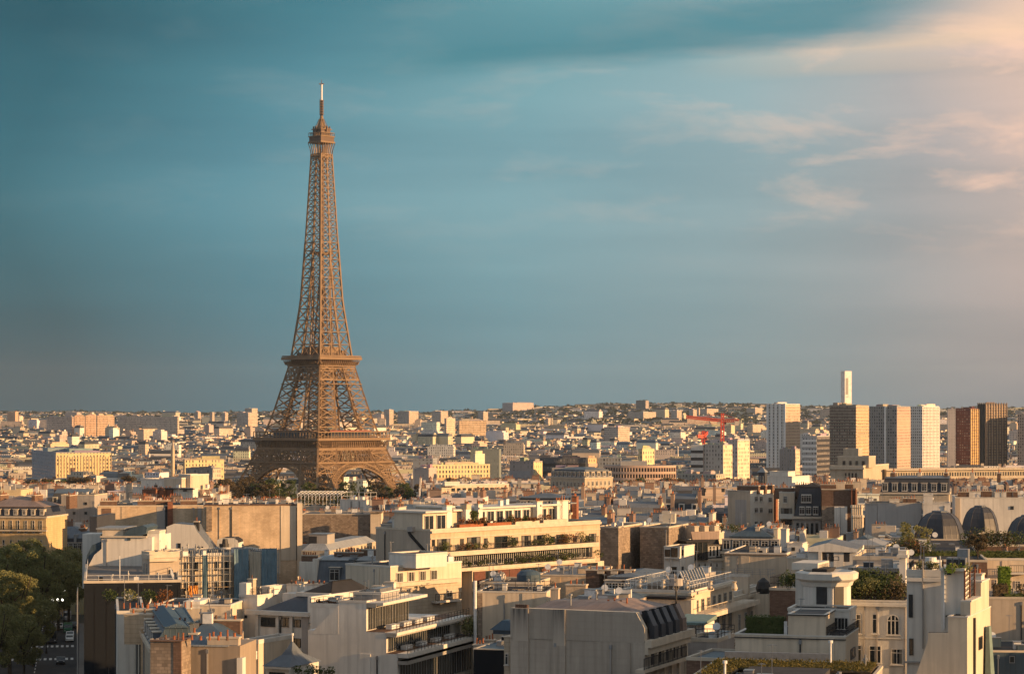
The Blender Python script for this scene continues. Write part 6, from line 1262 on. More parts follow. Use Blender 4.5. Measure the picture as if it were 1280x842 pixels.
b2 = B('apartment_building', 'dark slate attic with white windows behind the planted roof terrace', 'apartment building', 1134, 714, 262, 14, xl=1062, D=8, wall=SLT, vb=730, roof=ZN, par=0.2); b2.winat('L', 1098, 1106, 716, 726); b2.winat('L', 1107, 1112, 716, 726); b2.slab('zinc_eaves', 'L', 1060, 1134, 709, 713.5, 0.8, 0, ZN); b2.clutter(-b2.W+1, -1, 1, 6, b2.H, 6, 3)
b2 = B('apartment_building', 'white stone flue and parapet with urn caps left of the tall white block', 'chimney wall', 1132, 697, 252, 14, xl=1124, D=1.6, wall=WH, vb=730, roof=None, zb=38); b2.box('cap', -b2.W-0.25, 0.25, -0.25, 1.85, b2.H, b2.H+0.35, WTR); b2.box('cap', -b2.W-0.1, 0.1, -0.1, 1.7, b2.H+0.35, b2.H+0.8, WTR)
# tall white block
b = B('apartment_building', 'tall white block with a metal plant roof and a sunlit right edge', 'apartment building', 1205, 713, 216, 21, xl=1176, xr=1213, wall=WH, vb=842, roof=FLB, par=0.2)
b.slab('cornice', 'L', 1175, 1206, 709.5, 713, 0.35, 0.3, WTR); b.winat('L', 1184.5, 1188.5, 713.5, 718, 'dark', DFR); b.slab('white_pipe', 'L', 1179, 1180.8, 717, 786, 0.2, 0, WMT)
x0 = b.pt('L', 1180, 705)[0]; 
for i in range(3): m = MB(); q = x0+0.1+i*0.62; m.box(q, q+0.55, 0.6, 1.6, b.H+0.1, b.H+1.15, MTL); m.box(q+0.05, q+0.5, 0.56, 0.6, b.H+0.3, b.H+1.0, DFR); m.build('cooling_unit', b.e)
m = MB(); m.box(x0+0.9, x0+1.9, 1.9, 2.9, b.H, b.H+1.9, MTL); m.build('lift_housing', b.e); m = MB(); m.bar((x0-0.4, 0.2, b.H), (x0-0.4, 0.2, b.H+1.3), 0.1, WMT); m.build('vent_pipe', b.e)
b.slab('ledge', 'L', 1182, 1209, 768.5, 770.5, 0.25, 0, DFR)
bt = b
b = B('apartment_building', 'white block with roof tank, tall slit windows and cornice, left of the sunlit edge', 'apartment building', 1177, 720, 222, 14, xl=1133.5, D=9, wall=WH, vb=842, roof=FLB, par=0.6)
b.slab('cornice', 'L', 1133, 1177, 721.5, 726, 0.3, 0, WTR); b.winat('L', 1136, 1141, 742, 771, 'dark', DFR); b.winat('L', 1137, 1141.5, 797, 818, 'dark', DFR); b.slab('downpipe', 'L', 1152.5, 1154, 700, 810, 0.3, 0, GY); b.slab('sloped_pipe', 'L', 1130, 1150, 826, 828, 0.3, 0, GY)
m = MB(); m.cyl((-b.W*0.35, 2, b.H+0.5), 0.55, 0.55, 1.2, 14, WMT); m.build('water_tank', b.e); m = MB(); m.cyl((-b.W*0.2, 2.6, b.H+0.4), 0.5, 0.5, 1.0, 14, WMT); m.build('water_tank', b.e); b.rail(-b.W+0.2, -0.2, 0.3, 6, b.H+0.3, 0.9, IRN, 0.7); b.clutter(-b.W+0.5, -2, 3, 7, b.H, 6, 4)
for i in range(3): shrub(world(b, -b.W+0.9+i*0.9, 0.8, b.H+0.5), 'yellow green shrub at the left roof corner of the slit windowed block', 1.2, 0.9, 0.9, LF2, 160, 0.1, group='yellow green corner shrubs of the slit windowed block')
# cream lower wall with slanting edge
b = B('party_wall', 'plain cream wall with one slanting left edge, in front of the tall white block', 'apartment building', 1209, 771.5, 213, 21, xl=1185, xr=1238, wall=CR, vb=842, roof=None)
b.flat(-b.W, 0, 0, b.D, b.H, FLT, 0.1)
b.prism('slanting_wall', 'L', [(1144, 846), (1151, 826), (1160, 800), (1160, 790), (1186, 790), (1186, 846)], 0.01, 0.6, CR, DFR)
b.slab('downpipe', 'R', 1219, 1220, 772, 850, 0.2, 0, DFR); b.winat('R', 1223, 1227, 795, 812, 'dark', DFR)
for k, (p0, p1, yy) in enumerate(((1213, 1226, 752), (1226, 1236, 728))):
    a0 = b.edge('R', p0); a1 = b.edge('R', p1); zz = b.pt('R', p0, yy)[1]; b.box('stepped_wall', -0.9, 0.01, a0, a1, b.H, zz, CR); b.box('coping', -0.95, 0.1, a0, a1, zz, zz+0.15, WTR)
a0 = b.edge('R', 1229); zz = b.pt('R', 1229, 719)[1]; b.chim(-0.9, a0+1, 1.4, 1.8, zz-2, 2.0, 3, WH)
m = MB(); y0, y1 = b.edge('R', 1214), b.edge('R', 1226); zq = b.pt('R', 1216, 712)[1]
for y in (y0, (y0+y1)/2, y1): m.bar((-0.6, y, b.H), (-0.6, y, zq), 0.14, BRK)
for i in range(9): m.bar((-0.6, y0, b.H+0.3+(zq-b.H)*i/9), (-0.6, y1, b.H+0.8+(zq-b.H)*i/9), 0.08, IRN)
m.build('iron_stair', b.e)
for i in range(4): shrub(world(b, -2.2+0.4*i, y0+0.6*i, zq-0.3), 'bright shrub by the iron stair of the cream wall', 1.3, 1.0, 1.1, (LF3, LF2)[i % 2], 160, 0.1, group='bright shrubs by the iron stair')
m = MB(); m.hexa([(0.3, b.D*0.45, 0), (2.2, b.D*0.45, 0), (2.2, b.D, 0), (0.3, b.D, 0), (0.2, b.D*0.7, b.H-1.6), (0.5, b.D*0.7, b.H-1.6), (0.5, b.D*0.8, b.H-1.6), (0.2, b.D*0.8, b.H-1.6)], plain('verdigris_roofing', (0.17, 0.24, 0.22), 0.6)); m.build('green_spire_roof', b.e)
# far right bottom
b = B('apartment_building', 'beige garden wall with clipped bushes on top at the right edge', 'apartment building', 1330, 749, 300, 6, xl=1236, D=14, wall=BG, vb=842, roof=FLG, par=0.3)
b.slab('dark_shrub_ledge', 'L', 1240, 1300, 800, 815, 1.2, 0, FLB)
hedge(world(b, b.pt('L', 1255, 749, -2)[0], 2.0, b.H), 'tall clipped bright green box bush right of the tall white block', 1.5, 1.5, 4.0, LF3, 0.1, 'topiary'); hedge(world(b, b.pt('L', 1250, 749, -1)[0], 0.9, b.H), 'low clipped brownish bush before the tall bright one', 1.9, 1.1, 1.9, LF4, 0.1, 'topiary')
hedge(world(b, b.pt('L', 1270, 749, -1)[0], 0.9, b.H), 'low dark hedge along the garden wall at the right edge', 3.4, 0.8, 0.7, LF1, 0.1); shrub(world(b, b.pt('L', 1276, 740, -3)[0], 3, b.H), 'round brown shrub at the right edge of the garden wall', 2.0, 1.8, 2.0, LF4, 300, 0.12)
b = B('apartment_building', 'grey metal clad roof with a small dormer at the bottom right corner', 'apartment building', 1330, 815, 262, 4, xl=1234, D=12, wall=ZNB, vb=842, roof=FLB, par=0.2); b.winat('L', 1262, 1268, 820, 828, 'dark', MTL)
b = B('apartment_building', 'long white garden front with windows behind the clipped bushes', 'apartment building', 1330, 700, 335, 4, xl=1232, D=10, wall=CR, vb=735, roof=FLB, par=0.3); b.wins('L', 1266, 1278, 725, 736, 1, 1, 0.6); b.wins('L', 1240, 1248, 724, 736, 1, 1, 0.5)
b.balc('L', 1262, 1285, 715, 1.0, 0.3, 1.0)
hedge(world(b, b.pt('L', 1235, 700, -3)[0], 3.0, b.H-1.5), 'dark hedge row under the three grey domes', 22, 1.4, 2.6, LF1, 0.05)
hedge(world(b, b.pt('L', 1262, 700, -2)[0], 1.6, b.H-2.5), 'reddish brown hedge under the right dome', 7, 1.2, 2.2, LF5, 0.05)
# three grey domes
DMZ = roofmat('dark_dome_zinc', (0.045, 0.048, 0.058), 1.2, 0.45, dark=0.8)
def dome(px0, px1, pt_, pb_, Y, lab, a=25, arch=False):
    xc = (px0+px1)/2; r = (px1-px0)/2*Y/F/1.02; p = at(xc, pb_, Y); h = (pb_-pt_)*Y/F
    e = empty('dome', (p.x, Y+r, p.z-1), math.radians(-a)); tag(e, lab, 'dome')
    m = MB(); pr = [(1.12, -8), (1.12, 0), (1.12, 0.16), (1.07, 0.38), (0.96, 0.62), (0.80, 0.82), (0.58, 0.95), (0.36, 1.0)]
    n = 8; k0 = 0
    m.lathe((0, 0, 1), [(r*q, (h*w if w > 0 else w)) for q, w in pr], n, DMZ, rot=math.pi/8); m.build('dome_roof', e)
    m = MB(); m.lathe((0, 0, 1+h), [(r*0.36, -0.1), (r*0.36, 0.25), (r*0.3, 0.3)], 8, ZN, rot=math.pi/8); m.build('dome_cap', e)
    m = MB()
    for i in range(n):
        t = math.pi/8+2*math.pi*i/n; pts = [(r*q*1.01*math.cos(t), r*q*1.01*math.sin(t), 1+h*w) for q, w in pr[1:]]
        for u, v in zip(pts, pts[1:]): m.bar(u, v, 0.07, DMZ)
    m.build('dome_rib', e)
    if arch:
        m = MB(); t = math.radians(270+a); ux, uy = math.cos(t), math.sin(t); R1, R2 = r*0.62, r*0.42; f = lambda R, an, d: (ux*d-uy*R*math.cos(an), uy*d+ux*R*math.cos(an), 0.2+R*math.sin(an))
        for i in range(16):
            a0, a1 = math.pi*i/16, math.pi*(i+1)/16; m.hexa([f(R2, a0, r*0.8), f(R1, a0, r*0.8), f(R1, a0, r*1.25), f(R2, a0, r*1.25), f(R2, a1, r*0.8), f(R1, a1, r*0.8), f(R1, a1, r*1.25), f(R2, a1, r*1.25)], TRM)
        m.build('arched_gable', e); m = MB(); m.face([f(R2, math.pi*i/16, r*1.16) for i in range(17)], CR); m.face([f(R2*0.5, math.pi*i/16, r*1.17) for i in range(17)], DFR); m.build('lunette', e)
    OCC.append((px0-2, px1+2, Y, pb_+6, [(p.x-r, Y), (p.x+r, Y), (p.x+r, Y+2*r), (p.x-r, Y+2*r)]))
dome(1151, 1209, 641, 684, 430, 'big dark grey ribbed dome, leftmost of three'); dome(1208, 1251, 634, 672, 470, 'dark grey dome with a stone arched gable, middle of three', arch=True, a=20); dome(1265, 1318, 646, 688, 445, 'dark grey dome cut off by the right edge, rightmost of three')
b = B('apartment_building', 'low terrace building with a zinc skylight strip joining the grey domes', 'apartment building', 1330, 683, 440, 4, xl=1130, D=40, wall=BRD, vb=700, roof=ZN, par=0.4)
m = MB(); m.box(b.pt('L', 1205, 683)[0], b.pt('L', 1268, 683)[0], 2, 6, b.H, b.H+1.6, ZNP); m.build('skylight_strip', b.e);
tk = tree_kind(5, 6.5, 3.0, 2600, 0.16, LF2, 0.16, 0.3, 20); tkd = tree_kind(6, 5.5, 3.0, 2600, 0.15, LF4, 0.13, 0.5, 18)
p = at(1141, 700, 370); tree(tk, (p.x, 370, p.z), 'leafy yellow green tree on the terrace left of the biggest dome', 0.95); p = at(1222, 705, 330); tree(tkd, (p.x, 330, p.z-0.5), 'umbrella shaped brownish tree before the middle dome', 0.85)
b = B('apartment_building', 'terrace floor building that carries the yellow green tree left of the domes', 'apartment building', 1234, 702, 325, 8, xl=1112, D=55, wall=BRD, vb=712, roof=FLB, par=0.3)
for i in range(8): shrub(world(b, b.pt('L', 1118+i*6, 700, -12)[0], 12, b.H), 'dark brown shrub in the terrace row left of the domes', 2.6, 1.6, 2.4, (LF4, LF1, LF5)[i % 3], 260, 0.14, group='terrace shrubs left of the domes')
for i in range(9): shrub(world(b, b.pt('L', 1212+i*7, 700, -30)[0], 30, b.H), 'dark shrub in the garden row before the middle dome', 3.0, 1.8, 3.0, (LF1, LF4)[i % 2], 280, 0.16, group='garden shrubs before the middle dome')

# zinc roofs and cream gable
b = B('apartment_building', 'flat dark blue zinc roof with a pale hipped edge right of the cream gable', 'apartment building', 1105, 682, 360, 17, xl=1045, xr=1118, wall=LS, vb=700, roof=None); b.mansard(0.9, 3.0, 0.5, ZNP, ZNB, sides='LRW'); b.wins('L', 1092, 1104, 684, 692, 4, 1, 0.6, kind='dark')
b = B('apartment_building', 'low wide cream gable above a white wall and dark recess', 'apartment building', 1071, 689, 330, 12, xl=1010, xr=1080, wall=WH, vb=705, roof=None)
b.prism('gable', 'L', [(1009, 689), (1010, 684), (1035, 678), (1072, 686), (1072, 690)], 0.4, 12, WH, ZN); b.slab('recess_shade', 'L', 1028, 1062, 690, 701, 0.05, 0, DFR); b.slab('pier', 'L', 1023, 1027, 689, 706, 0.5, 0, WH); b.winat('L', 1042, 1049, 694, 700, 'dark', DFR)  # the recess is a dark panel on the wall, its shade put into the colour
b = B('apartment_building', 'pale grey flat zinc roofs with bright strips above the planted roof terrace', 'apartment building', 1124, 700, 300, 14, xl=1066, D=16, wall=GY, vb=712, roof=ZN, par=0.5); b.slab('bright_strip', 'L', 1076, 1118, 705, 706.5, 0.1, 0, WMT); b.clutter(-b.W+1, -1, 2, 14, b.H, 8, 5)
b = B('apartment_building', 'long bare cream wall with one corner, under the zinc mansard', 'apartment building', 983, 692.5, 382, 14, xl=906, xr=1010, wall=CR, vb=735, roof=FLB, par=0.2)
b.slab('coping', 'L', 905, 984, 691.8, 693, 0.2, 0.4, RB)
b = B('apartment_building', 'cream stepped wall with little chimney houses at the end of the long cream wall', 'apartment building', 1012, 698, 372, 20, xl=984, xr=1030, wall=CR, vb=735, roof=FLB, par=0.2); b.clutter(-b.W+1, -1, 1, 8, b.H, 6, 3)
for px, py, w_ in ((960, 681, 2.4), (990, 661, 3.0), (1002, 676, 2.2)):
    pass
b = B('apartment_building', 'broad blue grey zinc mansard with five dormers above the long cream wall', 'apartment building', 974, 690, 405, 14, xl=902, D=14, wall=LS, vb=692, roof=None)
b.mansard(2.6, 1.4, 2.0, ZN, ZNB, sides='LWR'); b.dormers('L', 6, w=1.2, h=1.7, mat=ZNP, base=0.3); b.chim(-b.W*0.42, 6, 0.7, 6, b.H+2.6, 1.5, 4, CR, along='y'); b.chim(-b.W*0.1, 6, 0.7, 6, b.H+2.6, 1.3, 4, CR, along='y'); b.clutter(-b.W+2, -1, 3, 8, b.H+3.6, 5, 3)
b = B('roof_hut', 'small white roof hut with a dark window, before the blue grey zinc mansard', 'roof hut', 958, 686, 386, 14, xl=946, D=3, wall=WH, vb=692, zb=45, par=0.15, occ=False); b.winat('L', 949, 953, 688, 692, 'dark', DFR)
b = B('roof_hut', 'tall white chimney hut with a bright lit side right of the zinc mansard', 'roof hut', 983, 662, 390, 30, xl=976, xr=986.5, wall=WH, vb=690, zb=40, par=0.2)
b = B('roof_hut', 'low white gabled hut with a dark square window right of the tall chimney hut', 'roof hut', 1003, 680, 386, 16, xl=984, D=5, wall=WH, vb=692, zb=40, par=0.2); b.winat('L', 989, 994, 683, 688, 'dark', DFR)
# rubble walled building, centre right
b = B('apartment_building', 'brown rubble walled building with a deep grey recess, centre right', 'apartment building', 836, 659.5, 402, 20, xl=800, D=12, wall=RB, vb=720, roof=FLT, par=0.25)
b = B('apartment_building', 'brown rubble walled block left of the deep grey recess', 'apartment building', 773, 659.5, 398, 20, xl=746, D=14, wall=RB, vb=730, roof=FLT, par=0.25); b.wing(738, 747, 692, 740, 0, 8, RB, roof=None); b.clutter(-b.W+1, 0, 1, 8, b.H, 8, 3)
b = B('apartment_building', 'grey rendered recess wall between two brown rubble walls', 'apartment building', 803, 660, 410, 20, xl=771, D=9, wall=GY, vb=730, roof=FLT, par=0.2); b.clutter(-b.W+1, 0, 1, 8, b.H, 8, 33)
b = B('apartment_building', 'white stepped building with glass bay and bright lit edges right of the rubble walls', 'apartment building', 848, 657, 418, 33, xl=826, xr=866, wall=WH, vb=715, roof=FLG, par=0.35)
b.winat('R', 849, 852, 664, 672, 'dark', DFR); b.slab('white_pier', 'R', 845, 848, 657, 720, 0.5, 0, WTR)
b2_ = B('apartment_building', 'small white front with dark glazed bay below the white stepped building', 'apartment building', 850, 684, 396, 24, xl=830, xr=868, wall=WH, vb=720, roof=FLB, par=0.2)
b2_.winat('L', 831, 838, 686, 695, 'dark', DFR); b2_.winat('L', 839, 847, 684, 696, 'dark', DFR); b2_.slab('bay_floor', 'L', 830, 849, 696, 698, 0.5, 0, WTR); b2_.winat('L', 839, 846, 708, 718, 'dark', DFR); b2_.winat('R', 852, 854, 686, 694, 'dark'); b2_.winat('R', 852, 854, 707, 715, 'dark')
b = B('apartment_building', 'white house with glazed corner loggia and a slate mansard with five dormers', 'apartment building', 860, 699, 405, 68, xl=853, xr=910, wall=WH, vb=712, roof=None)
b.mansard(3.4, 1.5, 1.4, SLT, ZNR, sides='LRW'); b.dormers('R', 7, w=1.1, h=1.9, mat=SLT, lo=3.0); b.wins('R', 870, 907, 703, 709, 5, 1, 0.35); 
m = MB(); m.box(-3, 0.6, -0.5, 3.6, b.H-0.1, b.H+3.0, GLS); m.box(-3.2, 0.9, -0.8, 3.9, b.H+3.0, b.H+3.3, FLB)
for i in range(5): m.bar((0.62, -0.5+i*1.0, b.H), (0.62, -0.5+i*1.0, b.H+3.0), 0.12, DFR)
m.build('glazed_loggia', b.e)
for i, t in enumerate((0.3, 0.55, 0.8)): b.chim(-3, b.D*t, 3.4, 0.8, b.H+4.0, 1.6, 6, CR)
b = B('apartment_building', 'brick topped white house with orange pots right of the white stepped building', 'apartment building', 880, 668, 452, 30, xl=860, xr=905, wall=CR, vb=684, roof=FLB, par=0.3)
m = MB(); m.box(-b.W*0.8, 0, 1, 4, b.H, b.H+1.6, BRK); m.build('brick_parapet', b.e); b.chim(-1, b.D*0.7, 1.4, 4, b.H, 1.8, 6, WH, along='y'); b.clutter(-b.W, -1, 1, 6, b.H+0.5, 6, 3)
for i in range(5): shrub(world(b, -b.W*0.9+i*2.3, 3, b.H+0.4), 'dark roof shrub behind the red brick parapet', 2.4, 1.6, 1.8, LF1, 200, 0.15, group='roof shrubs behind the red brick parapet')

# 530-600 m band
b = B('apartment_building', 'tall grey party wall and bright white lit front with pairs of small windows', 'apartment building', 938, 614.5, 560, 36, xl=910, xr=973, wall=WH, vb=665, roof=FLB, par=0.3)
m = MB(); m.box(-b.W-0.03, 0.0, -0.06, 0, 0, b.H+0.2, BG); m.build('party_wall', b.e); b.slab('grey_patch', 'L', 919, 933, 624, 665, 0.09, 0, GY)
for r0 in (619, 633, 650): b.winat('R', 943, 947, r0+1, r0+7.5); b.winat('R', 949.5, 953, r0+1, r0+7.5); b.winat('R', 960, 965, r0+2, r0+8.5)
b.slab('brick_flue', 'R', 970, 972.5, 612, 680, 0.6, 0, BRK)
for k in (0.25, 0.5, 0.75): b.chim(-b.W*0.4, b.D*k, 6, 0.8, b.H, 1.3, 7, BRD, sooty=0)
b.clutter(-b.W+1, -1, 1, b.D-1, b.H, 8, 3)
b = B('apartment_building', 'narrow cream bay fronted house between brick flue and black slate mansard', 'apartment building', 993, 616, 555, 14, xl=974, D=12, wall=CR, vb=665, roof=ZN, par=0.3)
b.winat('L', 979, 984, 620, 628); b.slab('balcony', 'L', 974, 992, 642, 648, 1.2, 0, WTR); b.winat('L', 976, 990, 635, 642, 'dark', DFR); b.winat('L', 976, 990, 649, 658, 'dark', DFR); b.balc('L', 974, 992, 659, 1.2); b.chimpx(984, 610, 4, 6, 1, 2.0, 7, BRD)
b = B('apartment_building', 'black slate mansard house with pale dormer windows in two rows', 'apartment building', 1026, 646, 548, 14, xl=992, D=13, wall=GY, vb=672, roof=None)
b.mansard(7.0, 1.4, 1.0, SLT, FLB, sides='LW'); fr, pn = win_mesh(1.1, 1.5, 'tall', FRM)
for px, py in ((1005, 622), (1011, 622), (1003, 637), (1011, 637), (1020, 637)):
    t, z = b.pt('L', px, py+6, -0.7); d = b.box('dormer', t-0.62, t+0.62, -0.1 if py > 630 else 0.4, 2.5, z-0.1, z+2.0, WTR); o = mobj('window', fr, d, (t, (-0.1 if py > 630 else 0.4)-0.02, z+0.2)); mobj('pane', pn, o)
b.slab('cornice', 'L', 990, 1027, 645, 648, 0.8, 0, TRM); b.wins('L', 994, 1024, 653, 670, 5, 1, 0.45, kind='dark'); b.chimpx(1017, 612, 3, 1.2, 1, 5, 3, OC)
for i in range(3): b.chimpx(1002+i*8, 606, 8, 3.0, 0.9, 2.6, 5, BRD, )
b = B('apartment_building', 'rough brown wall with brick upper part and twin red brick flues', 'apartment building', 1070, 612, 540, 10, xl=1027, D=12, wall=BRD, vb=665, roof=FLB, par=0.2)
b.slab('stone_face', 'L', 1027, 1043, 632, 672, 0.1, 0, RB); b.slab('white_face', 'L', 1043, 1059, 632.5, 667, 0.5, 0, WH); b.slab('grey_strip', 'L', 1050, 1050.8, 633, 667, 0.55, 0, GY); b.slab('red_flue', 'L', 1064, 1065.3, 610, 640, 0.8, 0, BRK); b.slab('red_flue', 'L', 1069, 1070.3, 610, 640, 0.8, 0, BRK)
for i in range(4): b.chim(-b.W+1.5+i*1.9, 2+i*2, 3.6, 0.8, b.H, 1.1+0.5*(i % 2), 6, (BRD, CR)[i % 2])
m = MB()
for i in range(5):
    t, z = b.pt('L', 1066+i*2.6, 634, 1.5); m.cyl((t, -1.6, z-5.5), 0.4, 0.4, 5.5, 8, CR); m.cyl((t, -1.6, z), 0.6, 0.5, 0.6, 8, CR)
    t, z = b.pt('L', 1067+i*2.6, 646, 2.4); m.cyl((t, -3.0, z-5), 0.45, 0.4, 5.0, 8, CR); m.cyl((t, -3.0, z), 0.62, 0.5, 0.5, 8, CR)
m.build('cream_flues', b.e)
b = B('apartment_building', 'pale grey sheeted wall with faint seams right of the cream flues', 'apartment building', 1152, 628.5, 520, 8, xl=1082, D=10, wall=GY, vb=668, roof=FLB, par=0.1)
SHT = wallmat('pale_sheeting_wall', (0.42, 0.41, 0.40), 0.25, streak=0.3, pat=(0.9, 0.9, 30.0, 0.4, 0.8)); b.slab('sheeting', 'L', 1097, 1151.5, 629, 700, 0.25, 0, SHT); b.slab('sheeting', 'L', 1082, 1096.3, 632, 700, 0.15, 0, SHT); b.chimpx(1118, 624, 2, 2.2, 1, 1.6, 0, WTR); b.chimpx(1137, 623, 2, 3, 1, 1.6, 4, BRD); b.clutter(-b.W, 0, 1, 9, b.H, 12, 5)
b = B('apartment_building', 'bright white stepped wall right of the grey sheeted wall', 'apartment building', 1188, 630, 512, 10, xl=1154, D=9, wall=WH, vb=660, roof=FLB, par=0.3); b.wing(1154.5, 1166, 619.5, 631, 0.05, 5, WH); b.clutter(-b.W, -4, 1, 9, b.H, 10, 8)
b = B('apartment_building', 'long pale wall with one small window behind the grey domes', 'apartment building', 1330, 623, 530, 8, xl=1194, D=14, wall=WH, vb=660, roof=FLB, par=0.25); b.winat('L', 1263, 1267, 632.5, 636.5, 'dark', DFR); b.slab('grey_pier', 'L', 1194, 1200, 622, 665, 0.2, 0, BG); b.clutter(-b.W+1, -2, 1, 12, b.H, 34, 3)
for i in range(9): b.chim(-b.W+2+i*2.8, 3+(i % 3)*3, 2.6, 0.8, b.H, 1.3, 5, (BRD, WH)[i % 2])
b = B('apartment_building', 'dark slate attic with lit cream dormer frames behind the grey sheeted wall', 'apartment building', 1186, 616, 575, 12, xl=1100, D=12, wall=LS, vb=628, roof=None); b.mansard(3.6, 1.2, 0.6, SLT, ZN, sides='LW'); b.dormers('L', 7, w=1.2, h=1.9, mat=ZNP, base=0.4)
for i in range(5): b.chim(-b.W+3+i*6.5, 8, 0.9, 7, b.H+3.2, 1.6, 6, (BRD, CR)[i % 2], along='y')
# left band
b = B('apartment_building', 'ochre stone house with bracketed balconies and slate dormers, left edge', 'apartment building', 57.5, 645.5, 575, 8, xl=-30, D=16, wall=OC, vb=700, roof=None)
b.mansard(2.4, 1.0, 2.4, SLT, ZNR, sides='LRW'); b.dormers('L', 8, w=0.9, h=1.25, mat=TRM, base=0.4)
for i in range(3): b.chim(-b.W+4+i*9, 8, 0.9, 6, b.H+2.4, 2.6, 6, BRD, along='y')
b.wins('L', -28, 56, 650, 689, 9, 2, 0.32, 0.62); b.balc('L', -29, 58, 661.5, 0.8, 0.35, 0.8, bars=0.3); b.slab('string_course', 'L', -29, 58, 680, 681, 0.25, 0, TRM); b.wins('L', -28, 56, 697, 709, 9, 1, 0.32)
b = B('apartment_building', 'grey zinc mansard row with many pale dormers, right of the ochre house', 'apartment building', 108, 689, 620, 6, xl=58, D=16, wall=LS, vb=720, roof=None); b.mansard(3.4, 1.6, 3.0, SLT, ZN, sides='L'); b.dormers('L', 9, w=1.0, h=1.9, mat=ZNP, base=0.3); b.wins('L', 60, 105, 694, 706, 9, 1, 0.35)
for k in (0.3, 0.55, 0.85): b.box('party_wall', -b.W*k-0.2, -b.W*k+0.2, 0.2, 15, b.H, b.H+4.5, ZNP)
b.chim(-b.W*0.3, 8, 0.9, 5, b.H+4.6, 1.2, 6, BRD, along='y')
b = B('apartment_building', 'plain grey concrete block with four small square windows', 'apartment building', 118, 619, 690, 6, xl=76.5, D=14, wall=GY, vb=660, roof=FLT, par=0.3)
for px in (91, 105.5):
    for py in (627, 639): b.winat('L', px, px+3.4, py, py+3.6, 'dark', DFR)
b.clutter(-b.W, -1, 1, 12, b.H, 10, 3)
b = B('apartment_building', 'stacked white terraced block shining in the sun, left of the iron tower', 'apartment building', 241, 611, 640, 32, xl=166, xr=247.5, wall=WH, vb=630, roof=FLG, par=0.3)
b.wing(176, 206, 599.5, 612, -4, 12, WH); b.wing(205, 227, 598, 612, -2, 10, CR); b.wing(224, 238, 594, 612, -4, 12, CR); b.slab('dark_eaves', 'L', 205, 241, 609.5, 611, 0.8, 0, DFR); b.winat('L', 193, 197, 606, 608.5, 'dark', DFR); b.winat('L', 229, 234, 611.5, 614, 'dark', DFR)
for k in range(3): b.chimpx(188+k*10, 612, -2+k, 5.0, 1.2, 2.2, 9, BRK)
b.clutter(-b.W+1, -2, 1, 9, b.H, 12, 4)
b = B('apartment_building', 'bright white terrace block with white pergola frames below the iron tower', 'apartment building', 458, 626, 620, 40, xl=425, xr=461, wall=WH, vb=642, roof=FLG, par=0.3)
b.slab('wall_rib', 'L', 438, 438.8, 626, 650, 0.3, 0, GY); b.slab('wall_rib', 'L', 448, 448.8, 626, 650, 0.3, 0, GY); b.rail(-b.W, -1, 0.5, 5, b.H, 2.2, WMT, 2.0, 'white_railing'); b.clutter(-b.W, -1, 1, 6, b.H, 10, 14)
b = B('apartment_building', 'dark planted terrace under a long white pergola before the tower foot', 'apartment building', 425, 633, 628, 6, xl=370, D=14, wall=BG, vb=645, roof=FLB, par=0.2)
m = MB()
for i in range(13): x = -b.W+i*b.W/12; m.bar((x, 2, b.H), (x, 2, b.H+3.4), 0.16, WMT); m.bar((x, 2, b.H+3.4), (x+0.8, 6, b.H+4.0), 0.14, WMT); m.bar((x, 2, b.H+2.4), (x+1, 2, b.H+3.4), 0.1, WMT)
m.bar((-b.W, 2, b.H+3.4), (0, 2, b.H+3.4), 0.18, WMT); m.bar((-b.W, 6, b.H+4), (0, 6, b.H+4), 0.18, WMT); m.build('pergola', b.e)
for i in range(9): shrub(world(b, -b.W+1+i*1.3, 3, b.H), 'dark shrub under the long white pergola', 2.4, 2.0, 2.6, LF1, 240, 0.18, group='shrubs under the long white pergola')
b = B('apartment_building', 'long bright cream office with nine dark windows in its sunlit front', 'apartment building', 552, 606.5, 830, 62, xl=549, xr=636, wall=CR, vb=622, roof=FLG, par=0.4)
b.wins('R', 563, 632, 609.5, 614, 10, 1, 0.62, kind='dark'); b.wins('R', 563, 632, 618, 623, 10, 1, 0.62, kind='dark'); b.clutter(-6, 0, 1, b.D-2, b.H, 16, 3); b.wing(553, 556, 603, 607, 0, 6, WH) 
b = B('apartment_building', 'grand lit stone house with arcaded loggia behind the rooftops, right of centre', 'apartment building', 731, 597, 900, 50, xl=688, xr=766, wall=LS, vb=618, roof=None)
b.mansard(3.0, 1.2, 1.0, ZN, ZN, sides='LRW'); b.dormers('L', 8, w=1.3, h=1.8, mat=LS); b.dormers('R', 5, w=1.3, h=1.8, mat=LS); b.wins('L', 690, 730, 601, 607, 9, 1, 0.45); b.wins('L', 690, 730, 610, 617, 9, 1, 0.45); b.wins('R', 733, 764, 601, 607, 6, 1, 0.45); b.wins('R', 733, 764, 610, 618, 6, 1, 0.45, kind='dark')
b = B('apartment_building', 'grey villa with a row of four lit arched dormers among the centre roofs', 'apartment building', 712, 641, 470, 12, xl=648, D=10, wall=LS, vb=648, roof=None)
b.mansard(3.0, 0.8, 0.9, SLT, ZN, sides='LR'); b.dormers('L', 5, w=1.4, h=2.1, mat=CR, base=0.2); b.chim(0.6, 3, 1.0, 2.4, b.H-2, 5.2, 4, BRK, along='y', sooty=0)
b = B('roof_lantern_tower', 'slim dark lantern tower with a pale blue cap behind the white lit front', 'lantern tower', 956, 590, 700, 30, xl=948, xr=959, wall=SLT, vb=612, roof=None)
